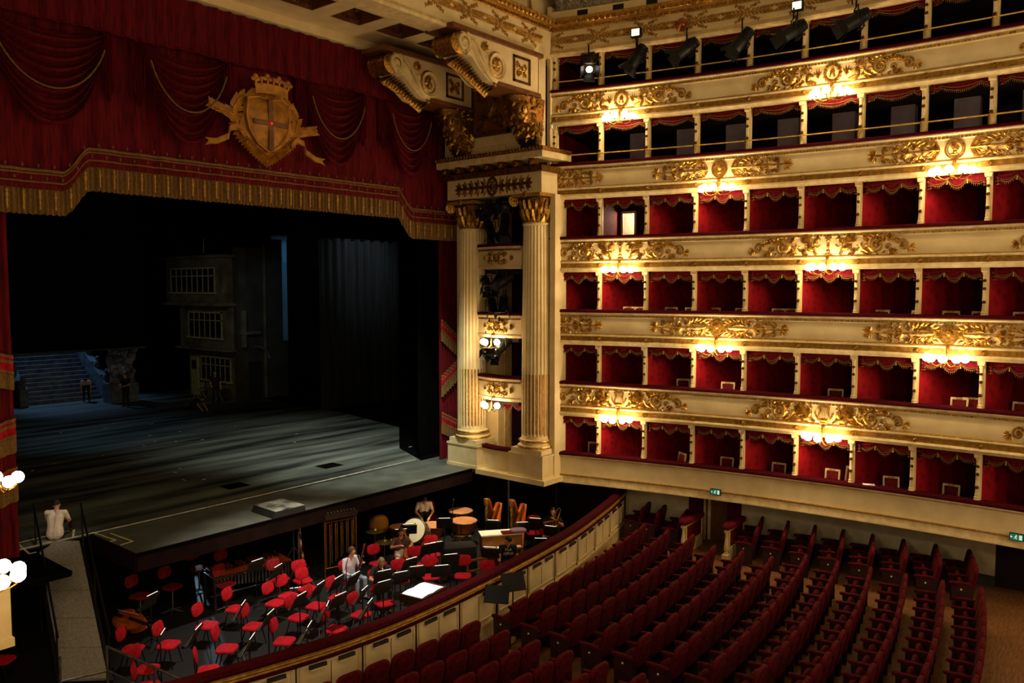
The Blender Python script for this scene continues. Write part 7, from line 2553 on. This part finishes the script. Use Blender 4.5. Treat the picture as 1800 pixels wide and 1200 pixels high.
def person(label, J, loc, rz, top='shirt_white', legs='trousers_dark', hair='hair_dark', long_sleeve=False, hair_long=0.0, bald=False, sc=1.0, prop=None):
    b = MB()
    bones = []

    def bone(p, q, r0, r1, m, n=10):
        capsule(b, p, q, r0, r1, n)
        bones.append((Vector(p), Vector(q), (r0 + r1) / 2, m))
    P_ = Vector(J['pelvis'])
    C_ = Vector(J['chest'])
    N_ = Vector(J['neck'])
    H_ = Vector(J['head'])
    ax = (Vector(J['sh'][1]) - Vector(J['sh'][0])).normalized()
    for sx in (-1, 1):
        bone(P_ + ax * .07 * sx, lerp(P_, C_, .5) + ax * .05 * sx, .125, .115, 0 if J.get('long') else 1)
        bone(lerp(P_, C_, .45) + ax * .055 * sx, C_ + ax * .075 * sx, .115, .12, 0)
        bone(C_ + ax * .07 * sx, lerp(C_, N_, .62) + ax * .1 * sx, .118, .085, 0)
        bone(P_ + ax * .05 * sx + Vector((0, 0, .06)), P_ + ax * .05 * sx + Vector((0, 0, -.03)), .12, .12, 0 if J.get('long') else 1)
    bone(lerp(C_, N_, .8), N_ + (H_ - N_) * .35, .062, .055, 2)
    for i in (0, 1):
        s_, e, w = (Vector(J[k][i]) for k in ('sh', 'el', 'wr'))
        bone(lerp(C_, N_, .6) + ax * .09 * (1 if i else -1), s_, .08, .068, 0)
        bone(s_, lerp(s_, e, .6), .066, .056, 0)
        bone(lerp(s_, e, .6), e, .052, .045, 0 if long_sleeve else 2)
        bone(e, w, .046, .031, 0 if long_sleeve else 2)
        d = (w - e).normalized()
        sd = d.cross(Vector((0, 0, 1)))
        if sd.length < .1:
            sd = d.cross(Vector((0, 1, 0)))
        sd.normalize()
        up = sd.cross(d)
        bone(w, w + d * .075, .03, .034, 2)
        bone(w + d * .05 - sd * .02, w + d * .08 + sd * .022, .024, .02, 2)
        for f, ln in zip((-1.5, -.5, .5, 1.5), (.062, .075, .07, .052)):
            k0 = w + d * .085 + sd * f * .021
            k1 = k0 + d * ln * .55 - up * .008
            bone(k0, k1, .0105, .0095, 2, 6)
            bone(k1, k1 + d * ln * .4 - up * ln * .45, .0095, .008, 2, 6)
        tb = w + d * .035 + sd * (.03 if i == 0 else -.03)
        bone(tb, tb + d * .04 + sd * (.025 if i == 0 else -.025), .012, .011, 2, 6)
        h, k, a, to = (Vector(J[q][i]) for q in ('hip', 'kn', 'an', 'toe'))
        bone(h, k, .095, .06, 1)
        bone(k, lerp(k, a, .35), .058, .058, 1)
        bone(lerp(k, a, .35), a, .057, .04, 1)
        bone(a + Vector((0, 0, -.03)), to, .045, .036, 3)
        bone(a + Vector((0, 0, -.05)), a + (a - to).normalized() * .04 + Vector((0, 0, -.05)), .038, .035, 3)
    lk = Vector(J['look']).normalized()
    upv = (H_ - N_).normalized()
    upv = (upv - lk * upv.dot(lk)).normalized()
    rt = lk.cross(upv)
    Mh = Matrix((rt, lk, upv)).transposed()      # x right, y forward, z up
    hb = MB()
    hb.ell((0, 0, .02), (.076, .096, .105), None, 14, 10)
    hb.ell((0, .022, -.045), (.058, .072, .075), None, 12, 8)
    hb.ell((0, .1, -.012), (.014, .024, .026), None, 8, 6)
    hb.ell((0, .088, .03), (.045, .02, .012), None, 8, 5)
    hb.ell((0, .09, -.06), (.026, .012, .01), None, 8, 5)
    for sx in (-1, 1):
        hb.ell((.078 * sx, -.005, -.005), (.012, .026, .034), None, 8, 6)
        hb.ell((.045 * sx, .065, -.02), (.025, .02, .022), None, 8, 5)
    hb.map(lambda x, y, z: tuple(H_ + Mh @ Vector((x, y, z))))
    b.add(hb.v, hb.f)
    bones.append((H_, H_ + Mh @ Vector((0, 0, .001)), .1, 2))
    me = b.mesh('body_tmp', 0)
    tmp = bpy.data.objects.new('body_tmp', me)
    COL.objects.link(tmp)
    md = tmp.modifiers.new('r', 'REMESH')
    md.mode = 'VOXEL'
    md.voxel_size = 0.0125
    md.use_smooth_shade = True
    ms = tmp.modifiers.new('s', 'SMOOTH')
    ms.iterations = 2
    ms.factor = 0.4
    dg = bpy.context.evaluated_depsgraph_get()
    me2 = bpy.data.meshes.new_from_object(tmp.evaluated_get(dg))
    bpy.data.objects.remove(tmp)
    bpy.data.meshes.remove(me)
    me2.name = 'body'
    me2.materials.clear()
    for m in (top, legs, 'skin', 'shoe'):
        me2.materials.append(M[m])
    import numpy as np
    nv = len(me2.vertices)
    co = np.empty(nv * 3, dtype=np.float32)
    me2.vertices.foreach_get('co', co)
    co = co.reshape(-1, 3)
    best = np.full(nv, 9.0)
    lab = np.zeros(nv, dtype=np.int32)
    for p, q, r_, m in bones:
        p, q = np.array(p), np.array(q)
        dd = q - p
        t_ = np.clip(((co - p) @ dd) / max(1e-9, dd @ dd), 0, 1)
        ds = np.linalg.norm(co - p - t_[:, None] * dd, axis=1) - r_
        k = ds < best
        best[k] = ds[k]
        lab[k] = m
    npoly = len(me2.polygons)
    ls = np.empty(npoly, dtype=np.int32)
    me2.polygons.foreach_get('loop_start', ls)
    lv = np.empty(len(me2.loops), dtype=np.int32)
    me2.loops.foreach_get('vertex_index', lv)
    me2.polygons.foreach_set('material_index', lab[lv[ls]])
    me2.update()
    t = thing('person', label, 'person', loc, rz)
    t.scale = (sc, sc, sc)
    o = bpy.data.objects.new('body', me2)
    COL.objects.link(o)
    o.parent = t
    hb = MB()
    if not bald:
        def hp(u, v):
            a = 2 * PI * u
            th = v * 1.72
            fr = math.sin(a)
            th *= (0.62 if fr > 0.35 else 1.0 + 0.22 * max(0, -fr) + hair_long)
            rr = 1.08 + 0.03 * math.sin(9 * a) * math.sin(6 * v)
            x, y, z = .08 * rr * math.sin(th) * math.cos(a), .1 * rr * math.sin(th) * math.sin(a), .026 + .112 * rr * math.cos(th)
            if hair_long and th > 1.6:
                z -= (th - 1.6) * .09
                x *= 1.25
                y *= 1.15
            return tuple(H_ + Mh @ Vector((x, y - .006, z)))
        hb.sheet(hp, 20, 10)
        obj('hair', hb, hair, t, smooth=80)
    for sx in (-1, 1):
        e = MB().ell(H_ + Mh @ Vector((.03 * sx, .086, .012)), (.012, .012, .009), None, 8, 5)
        obj('eye', e, 'hair_dark', t)
    obj('mouth', MB().ell(H_ + Mh @ Vector((0, .094, -.06)), (.024, .01, .006), None, 8, 4), 'lip', t)
    if prop:
        prop(t)
    return t


# players in the pit
def look_to(x, y, tx, ty):
    return math.atan2(ty - y, tx - x) + PI / 2


J = sit()
J.update(el=[(-.28, -.05, .76), (.27, -.02, .8)], wr=[(-.1, -.27, .62), (.16, -.27, .95)], head=(.02, -.02, 1.25), look=(.5, -1, -.2))
person('seated person in a white shirt and pale jeans holding a bassoon', J, (13.72, 16.93, PF), face(13.72, 16.93) + 0.2, 'shirt_lilac', 'jeans_blue', 'hair_brown', True)
q = Matrix.Rotation(face(13.72, 16.93) + 0.2, 3, 'Z')
t = thing('bassoon', 'dark red bassoon held by the person in the white shirt', 'bassoon', Vector((13.72, 16.93, PF)) + q @ Vector((0.0, -0.34, 0.5)), face(13.72, 16.93) + 0.2)
obj('long_joint', MB().tube([(-.18, 0, -.05), (.0, 0, .42), (.16, 0, .86)], [.035, .03, .025], 8), 'seat_wood', t)
obj('boot_joint', MB().tube([(-.2, .01, -.14), (-.08, .01, .2)], [.045, .042], 8), 'chair_dim_red', t)
obj('bell', MB().tube([(.15, 0, .84), (.2, 0, .98)], [.027, .036], 10), 'chair_dim_red', t)
obj('crook', MB().tube([(.05, .02, .5), (.1, .12, .66), (.06, .22, .68)], .006, 5), 'steel', t)
k_ = MB()
for i in range(7):
    k_.ell((-.1 + .035 * i, -.04, .12 + .09 * i), (.012, .01, .018), None, 6, 4)
obj('keys', k_, 'steel', t, kind='stuff')

J = sit()
J.update(el=[(-.3, -.1, .82), (.3, -.1, .82)], wr=[(-.04, -.26, .72), (.05, -.24, .9)], head=(0, -.06, 1.22), look=(.15, -1, -.45))
person('seated person in a black T-shirt with long fair hair playing a pale woodwind', J, (13.76, 15.75, PF), face(13.76, 15.75) - 0.35, 'shirt_black', 'trousers_dark', 'hair_blond', False, 0.35)
q = Matrix.Rotation(face(13.76, 15.75) - 0.35, 3, 'Z')
t = thing('woodwind', 'pale slim woodwind played by the long haired person', 'woodwind', Vector((13.76, 15.75, PF)) + q @ Vector((0, -0.2, 1.12)), face(13.76, 15.75) - 0.35)
obj('tube', MB().tube([(0, 0, 0), (0, -.1, -.3), (0, -.16, -.5)], [.012, .014, .016], 8), 'paper', t)
obj('bell', MB().tube([(0, -.16, -.5), (0, -.18, -.57)], [.016, .034], 10), 'paper', t)
obj('reed', MB().tube([(0, .03, .06), (0, 0, 0)], [.003, .006], 6), 'ochre', t)

J = sit()
J.update(el=[(-.32, -.05, .86), (.3, -.1, .86)], wr=[(-.2, -.38, .98), (.14, -.34, .92)], kn=[(-.26, -.4, .55), (.26, -.4, .55)], an=[(-.28, -.42, .09), (.28, -.42, .09)], toe=[(-.32, -.56, .04), (.32, -.56, .04)], look=(.2, -1, -.35))
rzc = face(15.77, 17.17) + 0.1
person('seated person in a brown shirt and pale trousers behind an upright cello', J, (15.77, 17.17, PF), rzc, 'shirt_brown', 'trousers_pale', 'hair_dark')
q = Matrix.Rotation(rzc, 3, 'Z')
t = thing('cello', 'orange cello held upright between the knees of the seated cellist', 'cello')
cello_body(t, 0.76)
obj('spike', MB().tube([(0, -.06, -.2), (0, -.06, .02)], .006, 6), 'steel', t)
lying(t, Vector((15.77, 17.17, PF)) + q @ Vector((0.1, -0.52, 0.17)), Matrix.Rotation(rzc, 3, 'Z') @ rot3(x=R(-16), y=R(-6)))

J = stand()
J.update(pelvis=(0, .1, .93), chest=(0, -.02, 1.2), neck=(0, -.13, 1.36), head=(0, -.2, 1.45), sh=[(-.19, -.08, 1.31), (.19, -.08, 1.31)], el=[(-.28, -.08, 1.04), (.28, -.08, 1.04)], wr=[(-.14, -.3, .93), (.15, -.28, .9)], look=(0, -.7, -.8))
person('standing person in a white T-shirt bent over the timpani', J, (18.3, 18.8, PF), face(18.3, 18.8, 14, 14), 'shirt_white', 'trousers_dark', 'hair_dark')

J = sit()
J.update(el=[(-.33, -.1, .86), (.33, -.1, .86)], wr=[(-.06, -.24, 1.0), (.1, -.26, 1.08)], kn=[(-.2, -.42, .55), (.2, -.42, .55)], an=[(-.26, -.5, .09), (.16, -.55, .09)], toe=[(-.3, -.64, .04), (.14, -.7, .04)], look=(0, -1, -.05))
rzt = face(20.3, 15.05, 12.5, 11.5)
person('seated person in a black T-shirt and pale blue jeans playing a trombone', J, (20.3, 15.05, PF), rzt, 'shirt_black', 'jeans_blue', 'hair_dark')
q = Matrix.Rotation(rzt, 3, 'Z')
t = thing('trombone', 'brass trombone played by the person by the black wall', 'trombone', Vector((20.3, 15.05, PF)) + q @ Vector((0.0, -0.15, 1.16)), rzt)
obj('slide', MB().tube([(.02, 0, 0), (.02, -.75, -.34), (.1, -.75, -.34), (.1, -.05, -.02)], .011, 6), 'brass', t)
obj('bell_tube', MB().tube([(.1, -.05, -.02), (.1, .28, .12), (.16, .34, .17), (.22, .28, .14), (.22, -.1, -.02), (.22, -.26, -.09)], [.011, .012, .014, .018, .03, .045], 8), 'brass', t)
obj('bell', MB().tube([(.22, -.26, -.09), (.22, -.34, -.125), (.22, -.37, -.14)], [.045, .075, .11], 14, caps=False), 'brass', t)
obj('mouthpiece', MB().tube([(.02, .06, .03), (.02, 0, 0)], [.013, .008], 8), 'steel', t)

J = sit()
J.update(chest=(0, 0, .9), neck=(0, -.06, 1.08), head=(0, -.12, 1.22), sh=[(-.19, -.04, 1.02), (.19, -.04, 1.02)], el=[(-.27, -.2, .8), (.26, -.16, .78)], wr=[(-.3, -.46, .82), (.1, -.4, .72)], look=(-1, -.25, -.2))
rzs = R(-42)


def print_text(t):
    for i, tx in enumerate(("F'LA", 'iOPUS')):
        cu = bpy.data.curves.new('shirt_print', 'FONT')
        cu.body = tx
        cu.size = 0.105
        cu.extrude = 0.002
        cu.align_x = 'CENTER'
        tmp = bpy.data.objects.new('shirt_print', cu)
        COL.objects.link(tmp)
        me = bpy.data.meshes.new_from_object(tmp.evaluated_get(bpy.context.evaluated_depsgraph_get()))
        bpy.data.objects.remove(tmp)
        me.materials.append(M['paper'])
        o = bpy.data.objects.new('shirt_print', me)
        COL.objects.link(o)
        o.parent = t
        # across the chest of the shirt
        o.matrix_basis = Matrix.Translation((0.0, -0.135 + 0.015 * i, 0.93 - 0.12 * i)) @ Matrix.Rotation(R(90), 4, 'X')


person('seated person in a dark T-shirt with white lettering beside the brown celesta', J, (17.3, 14.42, PF), rzs, 'shirt_black', 'trousers_dark', 'hair_dark', False, 0.0, False, 1.0, print_text)

# person sitting at the ramp top and stage hands
J = sit(.06)
J.update(long=1, chest=(0, -.02, .5), neck=(0, -.12, .68), head=(.03, -.2, .78), sh=[(-.2, -.07, .63), (.2, -.07, .63)], el=[(-.25, -.2, .4), (.25, -.2, .4)], wr=[(-.12, -.4, .36), (.14, -.38, .36)], kn=[(-.2, -.4, .42), (.2, -.4, .42)], an=[(-.14, -.62, .09), (.14, -.62, .09)], toe=[(-.15, -.76, .04), (.15, -.76, .04)], look=(.2, -1, -.6))
person('person in a white T-shirt seen from behind, sitting hunched at the ramp top', J, (7.92, 20.98, 0.0), math.atan2(.75, .66) + PI / 2, 'shirt_white', 'trousers_dark', 'hair_dark')
J = stand()
J.update(el=[(-.27, -.05, 1.15), (.27, -.05, 1.15)], wr=[(-.12, -.24, 1.1), (.12, -.24, 1.1)])
person('stage hand in dark clothes standing by the rock scenery at the back', J, (19.36, 41.74, 0.01), R(-60), 'shirt_black', 'trousers_dark', 'hair_dark')
J = stand()
J.update(pelvis=(0, .15, .88), chest=(0, -.12, 1.08), neck=(0, -.28, 1.16), head=(0, -.38, 1.2), sh=[(-.19, -.22, 1.12), (.19, -.22, 1.12)], el=[(-.24, -.26, .86), (.24, -.26, .86)], wr=[(-.2, -.34, .62), (.2, -.34, .62)], look=(0, -.6, -.8))
person('stage hand in a grey T-shirt bending down at the foot of the stairs', J, (18.9, 45.3, 0.01), R(-25), 'cream_grey', 'trousers_dark', 'hair_dark')
J = sit(.2)
J.update(chest=(0, -.2, .5), neck=(0, -.38, .6), head=(0, -.48, .62), sh=[(-.19, -.3, .56), (.19, -.3, .56)], el=[(-.26, -.4, .34), (.26, -.4, .34)], wr=[(-.22, -.56, .12), (.22, -.56, .12)], kn=[(-.16, -.36, .46), (.16, -.32, .12)], an=[(-.16, -.2, .09), (.16, .12, .09)], toe=[(-.17, -.36, .04), (.16, .26, .05)], look=(0, -.7, -.7))
person('stage hand in black crouching on the stage in front of the set house', J, (20.86, 37.79, 0.01), R(30), 'shirt_black', 'trousers_dark', 'hair_dark')
J = stand()
J.update(wr=[(-.2, -.2, 1.0), (.25, -.02, .9)])
person('stage hand in black standing beside the set house window', J, (22.9, 39.2, 0.01), R(-30), 'shirt_black', 'trousers_dark', 'hair_brown')
